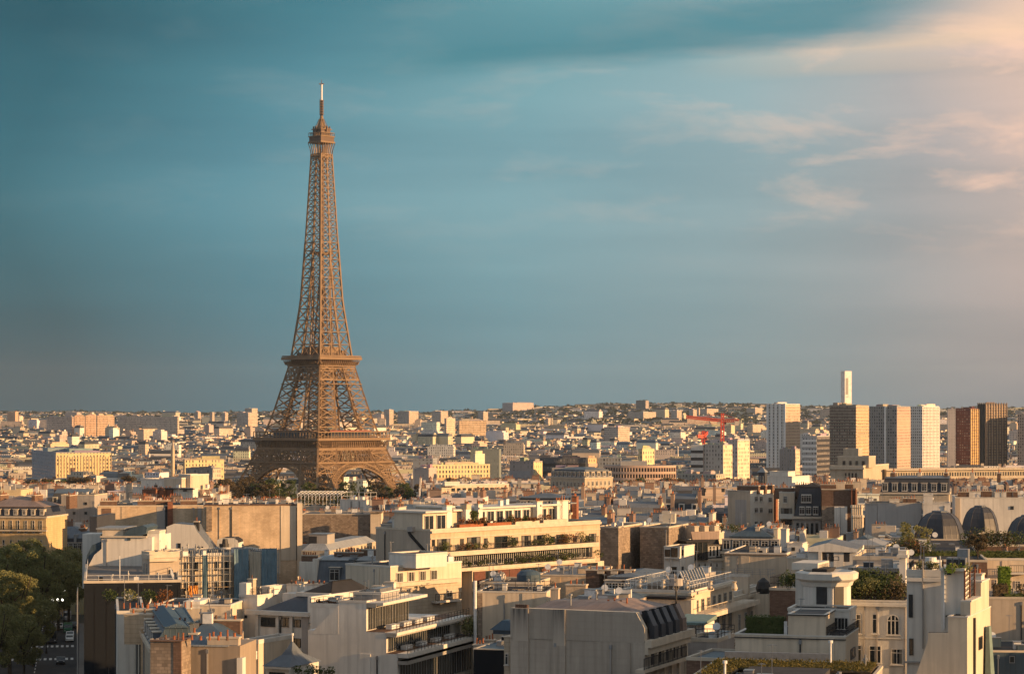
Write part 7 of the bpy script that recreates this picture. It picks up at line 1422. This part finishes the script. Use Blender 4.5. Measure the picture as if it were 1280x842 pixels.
m = MB(); m.face([(-b.W-0.3, -0.3, b.H), (0.3, -0.3, b.H), (-b.W/2, b.D/2, b.H+1.6)], ZNP); m.face([(0.3, -0.3, b.H), (0.3, b.D+0.3, b.H), (-b.W/2, b.D/2, b.H+1.6)], ZNP); m.face([(0.3, b.D+0.3, b.H), (-b.W-0.3, b.D+0.3, b.H), (-b.W/2, b.D/2, b.H+1.6)], ZNP); m.face([(-b.W-0.3, b.D+0.3, b.H), (-b.W-0.3, -0.3, b.H), (-b.W/2, b.D/2, b.H+1.6)], ZNP); m.build('cap_roof', b.e); b.wins('L', 949, 955, 595, 612, 2, 1, 0.6)
b = B('apartment_building', 'white lit terrace steps spreading behind the slim lantern tower', 'apartment building', 990, 596, 760, 30, xl=958, xr=1012, wall=WH, vb=612, roof=FLG, par=0.3); b.wing(962, 985, 590, 597, -3, 9, WH); bands(b, 'R', 3, b.H-9, b.H, wP, 1.2, 0.4)

# ------------------------------------------------------------------ street at the lower left
ASP = plain('asphalt', (0.045, 0.045, 0.048), 0.9, var=0.35, sc=0.3); PAV = plain('pavement_stone', (0.17, 0.16, 0.15), 0.9, var=0.25, sc=0.6); WPT = plain('road_paint', (0.62, 0.62, 0.6), 0.8, var=0.3, sc=1.5)
ax = Vector((math.sin(math.radians(-10.5)), math.cos(math.radians(-10.5)), 0)); nx_ = Vector((ax.y, -ax.x, 0))
base = at(88, 842, 436); base.z = 25.0
def strip(name, o0, o1, l0, l1, z, mat, kerb=0):
    m = MB(); p = [base+ax*l0+nx_*o0, base+ax*l0+nx_*o1, base+ax*l1+nx_*o1, base+ax*l1+nx_*o0]
    if kerb: m.hexa([(q.x, q.y, 24.8) for q in p]+[(q.x, q.y, z) for q in p], mat)
    else: m.face([(q.x, q.y, z) for q in p], mat)
    o = m.build(name); o['kind'] = 'structure'; return o
strip('road', -30, 1.5, -120, 132, 25.03, ASP); strip('pavement', 1.5, 5.5, -120, 132, 25.15, PAV, 1); strip('pavement', -40, -30, -120, 132, 25.15, PAV, 1)
m = MB()
for k in range(20):
    for l in (48, 75):
        p = [base+ax*l+nx_*(-k*1.1-0.2), base+ax*l+nx_*(-k*1.1+0.35), base+ax*(l+4)+nx_*(-k*1.1+0.35), base+ax*(l+4)+nx_*(-k*1.1-0.2)]; m.face([(q.x, q.y, 25.045) for q in p], WPT)
for l in range(-60, 128, 6):
    p = [base+ax*l+nx_*(-7.2), base+ax*l+nx_*(-7.0), base+ax*(l+3)+nx_*(-7.0), base+ax*(l+3)+nx_*(-7.2)]; m.face([(q.x, q.y, 25.046) for q in p], WPT)
o = m.build('road_markings'); o['kind'] = 'structure'
def car_kind(kind):
    body = MB(); gl = MB(); L, Wd, H = {'car': (4.3, 1.75, 1.45), 'van': (5.2, 1.95, 2.2), 'bus': (11, 2.5, 3.0)}[kind]
    prof = {'car': [(-2.15, 0.35), (-2.15, 0.8), (-1.9, 0.92), (-1.15, 1.0), (-0.6, 1.42), (1.0, 1.45), (1.75, 1.0), (2.1, 0.9), (2.15, 0.35)],
            'van': [(-2.6, 0.35), (-2.6, 1.0), (-1.9, 1.2), (-1.3, 2.1), (2.5, 2.2), (2.6, 0.35)], 'bus': [(-5.5, 0.35), (-5.5, 2.9), (-5.3, 3.0), (5.3, 3.0), (5.5, 2.9), (5.5, 0.35)]}[kind]
    return prof, L, Wd, H
def make_car(loc, rz, kind, col, label, group='vehicles on the avenue'):
    prof, L, Wd, H = car_kind(kind); e = empty('parked_car' if kind == 'car' else kind, loc, rz); tag(e, label, kind, group)
    pm = plain('car_paint_%d_%d_%d' % tuple(int(c*100) for c in col), col, 0.35, 0.0, 0.05, spec=0.5)
    m = MB(); m.prism(prof, 'L', -Wd/2, Wd/2, pm); me = m.mesh('body'); m.fix(me); mobj('body', me, e)
    m = MB(); zt = max(p[1] for p in prof)
    if kind == 'car':
        for s_ in (-1, 1): m.face([(-0.95, s_*(Wd/2+0.01), 1.0), (-0.55, s_*(Wd/2+0.01), 1.36), (0.95, s_*(Wd/2+0.01), 1.38), (1.45, s_*(Wd/2+0.01), 1.02)], GLS)
        m.face([(-1.12, -0.75, 1.04), (-1.12, 0.75, 1.04), (-0.64, 0.68, 1.41), (-0.64, -0.68, 1.41)], GLS); m.face([(1.70, -0.75, 1.06), (1.70, 0.75, 1.06), (1.07, 0.68, 1.44), (1.07, -0.68, 1.44)], GLS)
    elif kind == 'van':
        m.face([(-1.85, -0.85, 1.3), (-1.85, 0.85, 1.3), (-1.38, 0.8, 2.0), (-1.38, -0.8, 2.0)], GLS)
        for s_ in (-1, 1): m.box(-1.3, -0.4, s_*(Wd/2)-0.01, s_*(Wd/2)+0.01, 1.25, 1.9, GLS)
        m.box(2.56, 2.60, -0.8, 0.8, 1.3, 1.9, GLS)
    else:
        for s_ in (-1, 1): m.box(-5.2, 5.2, s_*(Wd/2)-0.01, s_*(Wd/2)+0.02, 1.3, 2.4, GLS)
        m.box(-5.52, -5.5, -1.1, 1.1, 1.2, 2.6, GLS); m.box(5.5, 5.52, -1.1, 1.1, 1.5, 2.6, GLS)
    m.build('glazing', e)
    wm = MB(); wm.cyl((0, 0, 0), 0.33, 0.33, 0.22, 14, FLB); wm.cyl((0, 0, 0.22), 0.18, 0.18, 0.02, 10, MTL); wme = _wc.setdefault('wheel', wm.mesh('wheel'))
    for x in (-L*0.31, L*0.31):
        for s_ in (-1, 1): w = mobj('wheel', wme, e, (x, s_*(Wd/2-0.2), 0.33)); w.rotation_euler = (math.radians(90 if s_ < 0 else -90), 0, 0)
    for s_ in (-1, 1): mobj('headlight', _lamp(0), e, (-L/2-0.01, s_*Wd*0.36, 0.72)); mobj('tail_light', _lamp(1), e, (L/2+0.01, s_*Wd*0.38, 0.8))
    return e
def _lamp(k):
    if ('lamp', k) not in _wc:
        m = MB(); m.box(-0.03, 0.03, -0.16, 0.16, -0.08, 0.08, WMT if k == 0 else plain('tail_red', (0.4, 0.02, 0.02), 0.4)); _wc[('lamp', k)] = m.mesh('lamp')
    return _wc[('lamp', k)]
rz0 = math.atan2(ax.y, ax.x)
def onroad(px, py, z=25.03): Y = (CZ-z)*F/(py-EY); return Vector(((px-CX)/F*Y, Y, z))
for px, py, kd, col, lab in [(76, 829, 'car', (0.02, 0.022, 0.028), 'dark car driving nearest at the foot of the netted building'), (74, 786, 'car', (0.6, 0.6, 0.6), 'pale grey car beyond the farther zebra crossing'), (87, 801, 'car', (0.75, 0.75, 0.73), 'white car parked beside the netted building'), (87.5, 796.5, 'car', (0.65, 0.65, 0.65), 'silver car parked just ahead of the white parked one'),
                             (85, 790, 'van', (0.03, 0.14, 0.07), 'dark green van with white rear on the avenue'), (92, 784, 'car', (0.05, 0.05, 0.055), 'black car at the kerb beyond the green van'), (64, 801, 'bus', (0.06, 0.06, 0.065), 'long dark bus half hidden by the trees'), (84, 775, 'van', (0.35, 0.35, 0.35), 'grey van farthest up the avenue'), (8, 832, 'car', (0.03, 0.03, 0.03), 'black car under the trees at the lower left corner'), (73, 772, 'car', (0.12, 0.12, 0.13), 'dark grey car farthest up the avenue')]:
    p = onroad(px, py); make_car(p, rz0, kd, col, lab)
LMP = bpy.data.materials.new('lit_lamp'); LMP.use_nodes = True; _b = LMP.node_tree.nodes['Principled BSDF']; _b.inputs['Emission Color'].default_value = (1, 0.93, 0.8, 1); _b.inputs['Emission Strength'].default_value = 1.6
gm = MB(); gm.lathe((0, 0, 0), [(0.05, 0), (0.26, 0.15), (0.28, 0.35), (0.12, 0.6)], 10, LMP); gme = gm.mesh('globe')
for px, py, h, n, lab in [(66, 800, 9.0, 5, 'street lamp with a cluster of five lit globes over the crossing'), (58, 816, 8.0, 3, 'street lamp with three lit globes, nearer than the five globed one'), (80, 786, 9.0, 1, 'single street lamp with one lit globe up the avenue'), (10, 805, 9.0, 1, 'street lamp with one lit globe inside the tree crowns')]:
    p = onroad(px, py); e = empty('street_lamp', p); tag(e, lab, 'street lamp'); m = MB(); m.cyl((0, 0, 0), 0.14, 0.08, h, 8, IRN); m.cyl((0, 0, 0), 0.25, 0.16, 1.0, 8, IRN)
    for i in range(n):
        dx = (i-(n-1)/2)*1.1; 
        if n > 1: m.bar((0, 0, h-0.7), (dx, 0.0, h-0.1), 0.08, IRN)
    m.build('post', e)
    for i in range(n): mobj('globe', gme, e, ((i-(n-1)/2)*1.1, 0, h-0.1))
# avenue trees
LF3M = leafmat('mid_green_leaves', (0.09, 0.11, 0.045), (0.24, 0.24, 0.09))
k1 = tree_kind(11, 21, 7.2, 17000, 0.22, LF2, 0.42, 0.24, 120); k2 = tree_kind(12, 19, 6.6, 15000, 0.22, LF2, 0.4, 0.24, 110); k3 = tree_kind(13, 22, 7.0, 17000, 0.22, LF3M, 0.42, 0.26, 120)
for i, (px, py, Y, kd, sc, lab) in enumerate([(12, 0, 455, k1, 0.98, 'green avenue tree at the lower left corner, nearest of all'), (42, 0, 470, k2, 0.8, 'green avenue tree right of the nearest one, lower left'), (-12, 0, 480, k3, 1.0, 'big green avenue tree cut off by the left edge'), (22, 0, 500, k3, 1.05, 'big green avenue tree in the middle of the left clump'), (50, 0, 520, k1, 1.0, 'green avenue tree before the ochre house'), (8, 0, 525, k2, 1.12, 'green avenue tree reaching up the ochre house front'), (73, 0, 548, k2, 0.95, 'green avenue tree right of the ochre house'), (35, 0, 540, k3, 1.0, 'green avenue tree behind the left clump'), (86, 0, 566, k1, 0.9, 'farthest green avenue tree beside the dormered mansard row'), (-5, 0, 430, k2, 0.85, 'low green avenue tree at the very bottom left'), (30, 0, 440, k2, 0.7, 'small green avenue tree at the bottom edge, lower left')]):
    p = at(px, 500, Y); tree(kd, (p.x, Y, ground(p.x, Y)), lab, sc, i*1.3, 'avenue trees at the lower left')
# ------------------------------------------------------------------ the city between and beyond
def hullpx(cs): q = [CX+c[0]/c[1]*F for c in cs]; return min(q), max(q)
def overlap(c, r, cs):
    """does a circle touch the quadrilateral cs (points in order)?"""
    x, y = c; inside = True; n = len(cs)
    for i in range(n):
        x0, y0 = cs[i]; x1, y1 = cs[(i+1) % n]; dx, dy = x1-x0, y1-y0; L = dx*dx+dy*dy or 1; t = max(0, min(1, ((x-x0)*dx+(y-y0)*dy)/L))
        if (x0+t*dx-x)**2+(y0+t*dy-y)**2 < r*r: return True
    sgn = [((cs[(i+1) % n][0]-cs[i][0])*(y-cs[i][1])-(cs[(i+1) % n][1]-cs[i][1])*(x-cs[i][0])) > 0 for i in range(n)]
    return all(sgn) or not any(sgn)
for a_ in ((20, 195, 1170, 612), (235, 345, 1170, 616), (755, 852, 1160, 609), (345, 520, 1340, 626), (900, 960, 1140, 607)): OCC.append((*a_, [(0, -9e3), (1, -9e3), (1, -9e3-1), (0, -9e3-1)]))
CAT = list(OCC)
def cap_height(x, y, r, z):
    """lower a roof so that it hides nothing the photo shows behind it"""
    p0, p1 = CX+(x-r)/(y-r)*F, CX+(x+r)/(y-r)*F
    for a, b_, Y0, vb, cs in CAT:
        if b_ > p0 and a < p1 and Y0 > y-r: z = min(z, CZ-(vb-EY)/F*(y-r))
    return z
def allowed(x, y, r):
    for a, b_, Y0, vb, cs in CAT:
        if abs(cs[0][1]-y) < 400 and overlap((x, y), r, cs): return False
    # the avenue at the lower left stays open, and the park round the tower
    q = (Vector((x, y, 0))-Vector((base.x, base.y, 0))); l = q.dot(ax); o = q.dot(nx_)
    if -200 < l < 150 and -34-r < o < 5+r: return False
    px = CX+x/y*F
    if 1330 < y < 1790 and 180 < px < 560: return False
    if 1160 < y < 1350 and (25 < px < 195 or 755 < px < 855): return False
    return True
rf = random.Random(21)
WCOL = [(0.66, 0.58, 0.46), (0.76, 0.73, 0.67), (0.50, 0.44, 0.36), (0.68, 0.65, 0.60), (0.56, 0.47, 0.34), (0.48, 0.42, 0.35), (0.60, 0.50, 0.36)]
WNAME = ['cream', 'white', 'beige', 'pale', 'sandy', 'greyish', 'buff']
RCOL = [(0.10, 0.12, 0.145), (0.16, 0.17, 0.18), (0.05, 0.055, 0.065), (0.17, 0.17, 0.165), (0.11, 0.11, 0.115), (0.10, 0.14, 0.18)]
RNAME = ['blue zinc', 'grey zinc', 'dark slate', 'pale flat', 'charcoal', 'deep blue zinc']
def spots(y0, y1, step, half, jit):
    y = y0
    while y < y1:
        st = step*(1+0.00012*max(0, y-800)); ang = math.radians(14+16*math.sin(y*0.004+1.3)); X = half(y); x = -X
        while x < X:
            yield x+rf.uniform(-jit, jit)*st, y+rf.uniform(-jit, jit)*st+0.10*x*math.sin(ang), st, ang
            x += st*rf.choice((0.85, 1.0, 1.0, 1.2))
        y += st*rf.uniform(0.8, 1.05)
LM = [(30, 640, 'the ochre stone house'), (97, 640, 'the four windowed grey block'), (150, 600, 'the long lit party wall'), (206, 612, 'the stacked white terraced block'), (310, 640, 'the lit stone party wall'), (402, 600, 'the iron tower'), (445, 630, 'the bright pergola block'), (500, 640, 'the beige party wall'), (590, 612, 'the nine windowed cream office'), (640, 650, 'the long beige balcony building'), (680, 640, 'the villa with arched dormers'), (730, 605, 'the arcaded stone house'), (800, 595, 'the rounded beige office block'), (790, 660, 'the brown rubble walls'), (865, 650, 'the white stepped building'), (895, 590, 'the low glass fronted block'), (940, 640, 'the grey and white party wall house'), (953, 600, 'the slim lantern tower'), (1010, 630, 'the black slate mansard'), (1060, 590, 'the museum pavilion'), (1120, 640, 'the grey sheeted wall'), (1200, 595, 'the museum wing'), (1180, 660, 'the biggest dome'), (1250, 640, 'the long pale wall'), (100, 575, 'the yellow school building'), (255, 580, 'the yellow gabled block'), (560, 588, 'the yellow ribbon block'), (655, 585, 'the brown grey office'), (905, 570, 'the crane masts'), (980, 540, 'the slim white tower'), (1130, 545, 'the close tower row'), (1230, 545, 'the dark brown tower'), (700, 578, 'the dark slate slab'), (185, 535, 'the long ribbed slab'), (590, 530, 'the orange lit slab')]
_ORD = ['', 'second ', 'third ', 'fourth ', 'fifth ', 'sixth ', 'seventh ', 'eighth ', 'ninth ', 'tenth ']
seen_lab = {}
def autolabel(px, py, wi, ri, feat):
    d = sorted(((px-a)**2+((py-b_)*2.2)**2, a, b_, n) for a, b_, n in LM)[0]; dx, dy = px-d[1], py-d[2]
    rel = ('below ' if dy > 0 else 'above ') if abs(dy)*1.6 > abs(dx) else ('right of ' if dx > 0 else 'left of ')
    l = f"{WNAME[wi]} house, {RNAME[ri]} roof, {feat}, {rel}{d[3]}"
    k = seen_lab.get(l, 0); seen_lab[l] = k+1
    if k: l = f"{WNAME[wi]} house, {RNAME[ri]} roof, {feat}, {_ORD[min(9, k)]}nearest {rel}{d[3]}"
    if len(l.split()) > 16: l = l.replace(f', {feat}', '', 1)
    return l
def house(e, x0, x1, y0, y1, H, wi, ri, r, near, parts=True):
    """city house in local axes; parts as objects under e, or everything into one MB given as e"""
    one = not parts; mb = e if one else None
    wc, rc = tuple(c*r.uniform(0.9, 1.08) for c in WCOL[wi]), RCOL[ri]
    def add(name, fn, parent=None):
        if one: fn(mb); return None
        m = MB(); fn(m); return m.build(name, parent or e)
    mans = r.random() < 0.66 and ri != 3; sth = 0 if mans or r.random() > 0.75 or H < 14 else r.choice((2.8, 2.8, 5.6)); zr = H-(4.4 if mans else sth+0.7)
    if mans: H -= 1.0
    def body(m):
        c4 = (*wc, 1); P = [(x0, y0), (x1, y0), (x1, y1), (x0, y1)]; blind = r.choice(((1, 0), (1, 1), (0, 1), (1, 1)))
        for i in range(4):
            a, b_ = P[i], P[(i+1) % 4]; m.face([(*a, 0), (*b_, 0), (*b_, zr), (*a, zr)], FW, (*wc, 1.0 if (i % 2 == 0 and blind[0]) or (i % 2 and blind[1]) else 0.0))
        m.face([(*p, zr) for p in P], FR, (*rc, 1))
    add('wall', body)
    ins = 1.3
    if mans:
        def rf_(m):
            a = [(x0+0.05, y0, zr), (x1-0.05, y0, zr), (x1-0.05, y1, zr), (x0+0.05, y1, zr)]; sc = r.random() < 0.5; i2 = ins if sc else 0.05
            b_ = [(x0+i2, y0+ins, H), (x1-i2, y0+ins, H), (x1-i2, y1-ins, H), (x0+i2, y1-ins, H)]; dk = RCOL[2] if r.random() < 0.5 else rc
            for i in range(4): j = (i+1) % 4; m.face([a[i], a[j], b_[j], b_[i]], FR, dk)
            ym = (y0+y1)/2; t = 1.2; m.face([b_[0], b_[1], (b_[1][0], ym, H+t), (b_[0][0], ym, H+t)], FR, rc); m.face([b_[2], b_[3], (b_[0][0], ym, H+t), (b_[1][0], ym, H+t)], FR, rc)
            m.face([b_[1], b_[2], (b_[1][0], ym, H+t)], FR, wc); m.face([b_[3], b_[0], (b_[0][0], ym, H+t)], FR, wc)
        add('roof', rf_)
        if near < 1500 or (near < 2600 and r.random() < 0.4):
            n = int((x1-x0)/3.2)
            for i in range(n):
                x = x0+(x1-x0)*(i+0.5)/n
                def dm(m): m.box(x-0.75, x+0.75, y0+0.25, y0+1.8, zr+0.4, zr+2.3, FR, tuple(c*0.9 for c in wc)); m.box(x-0.42, x+0.42, y0+0.2, y0+0.25, zr+0.7, zr+2.0, DFR)
                add('dormer', dm)
    else:
        def pr(m):
            for (p, q, s_, u) in ((x0, x1, y0-0.05, y0+0.3), (x0, x1, y1-0.3, y1), (x0, x0+0.3, y0+0.3, y1-0.3), (x1-0.3, x1+0.05, y0+0.3, y1-0.3)): m.box(p, q, s_, u, zr-0.05, zr+0.7, FR, wc)
        add('parapet', pr)
        if sth:
            a, b_, c, d = x0+r.uniform(1, 4), x1-r.uniform(1, 5), y0+r.uniform(1.5, 3), y1-r.uniform(1, 3)
            if b_-a > 3 and d-c > 2:
                def st(m):
                    h = sth; P = [(a, c), (b_, c), (b_, d), (a, d)]
                    for i in range(4): u, v = P[i], P[(i+1) % 4]; m.face([(*u, zr), (*v, zr), (*v, zr+h), (*u, zr+h)], FW, (*[k*1.05 for k in wc], 1))
                    m.face([(*p, zr+h) for p in P], FR, (*RCOL[r.choice((2, 3, 1))], 1)); m.box(a-0.3, b_+0.3, c-0.3, d+0.3, zr+h, zr+h+0.25, FR, wc)
                add('set_back_storey', st)
    # party-wall chimney stacks with pots
    k = r.choice((1, 2, 2, 3)) if near < 1300 else r.choice((1, 2, 2, 3)) if near < 1800 else r.choice((0, 1, 2))
    for i in range(k):
        x = (x0+0.5, x1-0.5, (x0+x1)/2, x0+(x1-x0)*0.27)[i]; ww = r.choice(((0.52, 0.45, 0.36), (0.30, 0.22, 0.17), (0.62, 0.57, 0.5), (0.25, 0.16, 0.12))); cy0 = y0+(y1-y0)*r.uniform(0.12, 0.4); cy1 = cy0+(y1-y0)*r.uniform(0.25, 0.5); ch = H+(1.7 if mans else 1.6)+r.uniform(0, 0.8)
        def stack(m):
            if r.random() < 0.4 and x1-x0 > 6:
                u = max(x0+1.6, min(x1-1.6, x)); v = (cy0+cy1)/2; m.box(u-1.5, u+1.5, v-0.35, v+0.35, zr, ch, FR, ww); m.box(u-1.6, u+1.6, v-0.45, v+0.45, ch, ch+0.15, FR, tuple(q*0.6 for q in ww))
                if near < 1400:
                    for q in range(5):
                        if r.random() < 0.85: m.cyl((u-1.2+q*0.6, v, ch+0.15), 0.14, 0.11, r.choice((0.35, 0.5, 0.65)), 5, POT if r.random() < 0.6 else POD)
                return
            m.box(x-0.4, x+0.4, cy0, cy1, zr, ch, FR, ww); m.box(x-0.55, x+0.55, cy0-0.1, cy1+0.1, ch, ch+0.15, FR, tuple(q*0.6 for q in ww))
            if near < 1400:
                for q in range(int((cy1-cy0)/0.75)):
                    if r.random() < 0.8: m.cyl((x, cy0+0.4+q*0.72, ch+0.15), 0.14, 0.11, r.choice((0.35, 0.5, 0.65)), 5, POT if r.random() < 0.45 else POD)
        add('chimney', stack)
    if near < 1300:
        for i in range(r.choice((3, 4, 6)) if near < 900 else 2):
            x = r.uniform(x0+1, x1-2); y = r.uniform(y0+2, y1-2); zt = H+(0.5 if mans else 0); q = r.random()
            if q < 0.6: w, d, h = r.uniform(0.8, 2.4), r.uniform(0.8, 2.4), r.uniform(0.8, 2.0); add('vent_box', lambda m: m.box(x, x+w, y, y+d, zr, zt+h, r.choice((FR,)), r.choice(((0.6, 0.58, 0.54), (0.3, 0.3, 0.3), (0.55, 0.5, 0.42)))))
            elif q < 0.9: add('aerial', lambda m: (m.bar((x, y, zr), (x, y, zt+2.6), 0.09, MTL), m.bar((x-0.7, y, zt+2.4), (x+0.7, y, zt+2.4), 0.08, MTL), m.bar((x-0.5, y, zt+2.0), (x+0.5, y, zt+2.0), 0.08, MTL)))
            else: add('satellite_dish', lambda m: m.lathe((x, y, zt+0.9), [(0.1, 0), (0.5, 0.15), (0.6, 0.4)], 8, WMT))
NIND = 0; MAXIND = 285
# off-frame rows that shade the foreground, and everything in view out to 1300 m
cand = []
for x, y, st, ang in spots(250, 1850, 16.5, lambda y: y*0.235+34, 0.13): cand.append((y, x, st, ang))
cand.sort()
PLACED = []
stuff_mb = MB()
def addfar(x, y, ang, w, d, H, zb, wi, ri, r, near):
    m = MB(); house(m, -w/2, w/2, -d/2, d/2, H, wi, ri, r, near, parts=False); c, s_ = math.cos(-ang), math.sin(-ang); k = len(stuff_mb.v)
    stuff_mb.v.extend([(x+c*a-s_*b_, y+s_*a+c*b_, zb+z) for a, b_, z in m.v]); mp = [stuff_mb.mi(q) for q in m.mats]
    stuff_mb.f.extend([tuple(k+i for i in f) for f in m.f]); stuff_mb.m.extend([mp[i] for i in m.m]); stuff_mb.c.extend(m.c)
for y, x, st, ang in cand:
    px = CX+x/y*F; w = st*rf.uniform(0.72, 0.98); d = st*rf.uniform(0.62, 0.9); rr = max(w, d)*0.5
    if y < 430 and px < 1300: continue
    if not allowed(x, y, rr*0.92): continue
    zb = ground(x, y); z = zb+rf.uniform(22, 30.5) - (2 if y > 1000 else 0)
    if rf.random() < 0.10: z += rf.uniform(2, 5)
    # the roofs seen in the photo end near these rows
    lim = 601 if y < 1480 else 566
    z = min(z, CZ-(lim+rf.uniform(0, 14)-EY)/F*y) if y > 560 else z
    z = cap_height(x, y, rr, z)
    if z < zb+7: continue
    wi, ri = rf.choice((0, 1, 1, 2, 3, 3, 4, 5, 6)), rf.randrange(6); r = random.Random(int(x*13+y*7)); PLACED.append((x, y, rr))
    infr = -20 < px < 1300
    if infr and NIND < MAXIND and y < 1300:
        NIND += 1; e = empty('city_house', (x, y, zb), -ang); py = EY+(CZ-z)/y*F
        tag(e, autolabel(px, py, wi, ri, r.choice(('many pots', 'tall stacks', 'low roofline', 'wide front', 'narrow front', 'blank side'))), 'house', 'houses of the near rooftop sea')
        house(e, -w/2, w/2, -d/2, d/2, z-zb, wi, ri, r, y)
    else: addfar(x, y, ang, w, d, z-zb, zb, wi, ri, r, y)
# the far city: one mass of houses out to the hills
y = 1850
while y < 8800:
    st = 12.5*(1+(y-1850)/3800.0); X = y*0.235+30; x = -X; ang = math.radians(20+25*math.sin(y*0.0021))
    rh = rf.uniform(13, 22)
    while x < X:
        w = st; xx = x; yy = y+rf.uniform(-0.12, 0.12)*st+0.16*st*math.sin(x*0.02+y); px = CX+xx/yy*F; zb = ground(xx, yy)
        dens = 0.93 if yy < 4800 else 0.7 if yy < 6000 else (0.40 if px < 620 else 0.27)
        if rf.random() < dens:
            w = st*rf.choice((0.8, 1.1, 1.5, 2.1, 2.6)); d = st*rf.uniform(0.45, 0.7); H = rh+rf.uniform(-2.5, 2.5) if yy < 5200 else rf.choice((6, 7, 9, 11, 14))
            if rf.random() < 0.022 and 2600 < yy < 7000: H = rf.uniform(24, 38); w *= 0.8
            if rf.random() < 0.05: w *= 2.2
            z = cap_height(xx, yy, max(w, d)/2, zb+H)
            lim = 543 if yy < 3200 else 0
            if lim: z = min(z, CZ-(lim+rf.uniform(0, 10)-EY)/F*yy)
            if z > zb+5:
                r = random.Random(int(xx*3+yy)); wi, ri = rf.randrange(7), rf.randrange(6)
                ok = all(not (abs(cs[0][1]-yy) < 120 and overlap((xx, yy), max(w, d)/2, cs)) for a, b_, Y0, vb, cs in CAT)
                if ok: addfar(xx, yy, ang+rf.uniform(-0.08, 0.08)+(math.pi/2 if rf.random() < 0.2 else 0), w, d, z-zb, zb, wi, ri, r, yy)
        x += w*0.5+st*rf.uniform(0.35, 1.0)
    y += st*rf.uniform(0.7, 0.95)
o = stuff_mb.build('far_city_houses'); tag(o, 'sea of small sunlit houses filling the city out to the hills', 'houses', None, 'stuff')

# ------------------------------------------------------------------ woods and parks
def wood(name, label, pts, seed, mat=None):
    """many crowns that read as one mass: leaf clumps"""
    m = MB(); r = random.Random(seed); mats = (LF1, LF4, LF1)
    for x, y, z, R, h in pts:
        mt = mat or mats[r.randrange(3)]
        for _ in range(5):
            a = r.uniform(0, 6.28); k = R*r.uniform(0, 0.6); c = (x+k*math.cos(a), y+k*math.sin(a), z+h*r.uniform(0.45, 0.85)); q = R*r.uniform(0.35, 0.6)
            for j in range(9):
                u = r.uniform(-1, 1); b_ = r.uniform(0, 6.28); w = math.sqrt(1-u*u); p = Vector((c[0]+q*w*math.cos(b_), c[1]+q*w*math.sin(b_), c[2]+q*u*0.8)); d = Vector((r.gauss(0, 1), r.gauss(0, 1), r.gauss(0, 1))).normalized()*q*0.55; e = d.cross(Vector((r.gauss(0, 1), r.gauss(0, 1), 1))).normalized()*q*0.4
                m.face([tuple(p-d), tuple(p+e), tuple(p+d), tuple(p-e)], mt)
    o = m.build(name); tag(o, label, 'trees', None, 'stuff')
pts = []
for i in range(3600):
    yy = rf.uniform(4600, 9300); px = rf.uniform(-40, 1320)
    if px < 620 and rf.random() < 0.35 and yy < 8000: continue
    xx = (px-CX)/F*yy; pts.append((xx, yy, ground(xx, yy)-2, rf.uniform(9, 20), rf.uniform(10, 17)))
wood('hillside_woods', 'dark woods spread over the far hillside', pts, 3, leafmat('distant_wood_leaves', (0.022, 0.032, 0.022), (0.05, 0.06, 0.04)))
pts = []
for i in range(800):
    yy = rf.uniform(1900, 5200); px = rf.uniform(-20, 1300); xx = (px-CX)/F*yy; pts.append((xx, yy, ground(xx, yy), rf.uniform(5, 9), rf.uniform(9, 15)))
wood('city_greenery', 'scattered street greenery among the far houses', pts, 4)
pk1 = tree_kind(31, 17, 6.5, 1500, 0.55, LF4, 0.35, 0.22, 30); pk2 = tree_kind(32, 15, 6.0, 1400, 0.55, LF4, 0.35, 0.22, 28); pk3 = tree_kind(33, 18, 6.5, 1500, 0.55, LF1, 0.35, 0.22, 30)
PK = []
def park(px0, px1, y0, y1, n, lab, grp):
    for i in range(n):
        Y = rf.uniform(y0, y1); px = px0+(px1-px0)*(i+rf.random())/n; x = (px-CX)/F*Y
        if any(overlap((x, Y), 5, cs) for a, b_, Y0, vb, cs in CAT if abs(cs[0][1]-Y) < 200 and b_-a < 200): continue
        k = rf.choice((pk1, pk2, pk1, pk3)); tree(k, (x, Y, ground(x, Y)), lab, rf.uniform(0.7, 1.0), rf.uniform(0, 6), grp)
park(30, 190, 1180, 1330, 34, 'brown green park tree in the dark tree band left of the iron tower', 'dark park trees left of the iron tower')
park(235, 345, 1250, 1345, 26, 'brown green park tree before the left feet of the iron tower', 'park trees at the left tower feet')
park(345, 520, 1345, 1410, 30, 'park tree before the right feet of the iron tower', 'park trees at the right tower feet')
park(520, 600, 1250, 1340, 12, 'park tree right of the iron tower foot', 'park trees right of the tower foot')
park(758, 850, 1180, 1320, 22, 'bare brown park tree before the long beige office block', 'park trees before the beige office')
park(900, 960, 1150, 1280, 9, 'park tree behind the white lit party wall house', 'park trees behind the white party wall house')
# ------------------------------------------------------------------ air
def haze():
    m = bpy.data.materials.new('haze_air'); m.use_nodes = True; t = m.node_tree; t.nodes.clear()
    v = t.nodes.new('ShaderNodeVolumePrincipled'); o = t.nodes.new('ShaderNodeOutputMaterial'); t.links.new(v.outputs[0], o.inputs['Volume'])
    v.inputs['Color'].default_value = (0.80, 0.90, 0.97, 1); v.inputs['Density'].default_value = HAZE; v.inputs['Anisotropy'].default_value = 0.3
    b = MB(); b.box(-6300, 6300, -400, 12300, -2, 328, m); ob = b.build('haze'); ob['kind'] = 'stuff'; ob['label'] = 'thin evening haze over the whole city'; ob['category'] = 'haze'
HAZE = 2.2e-5
haze()
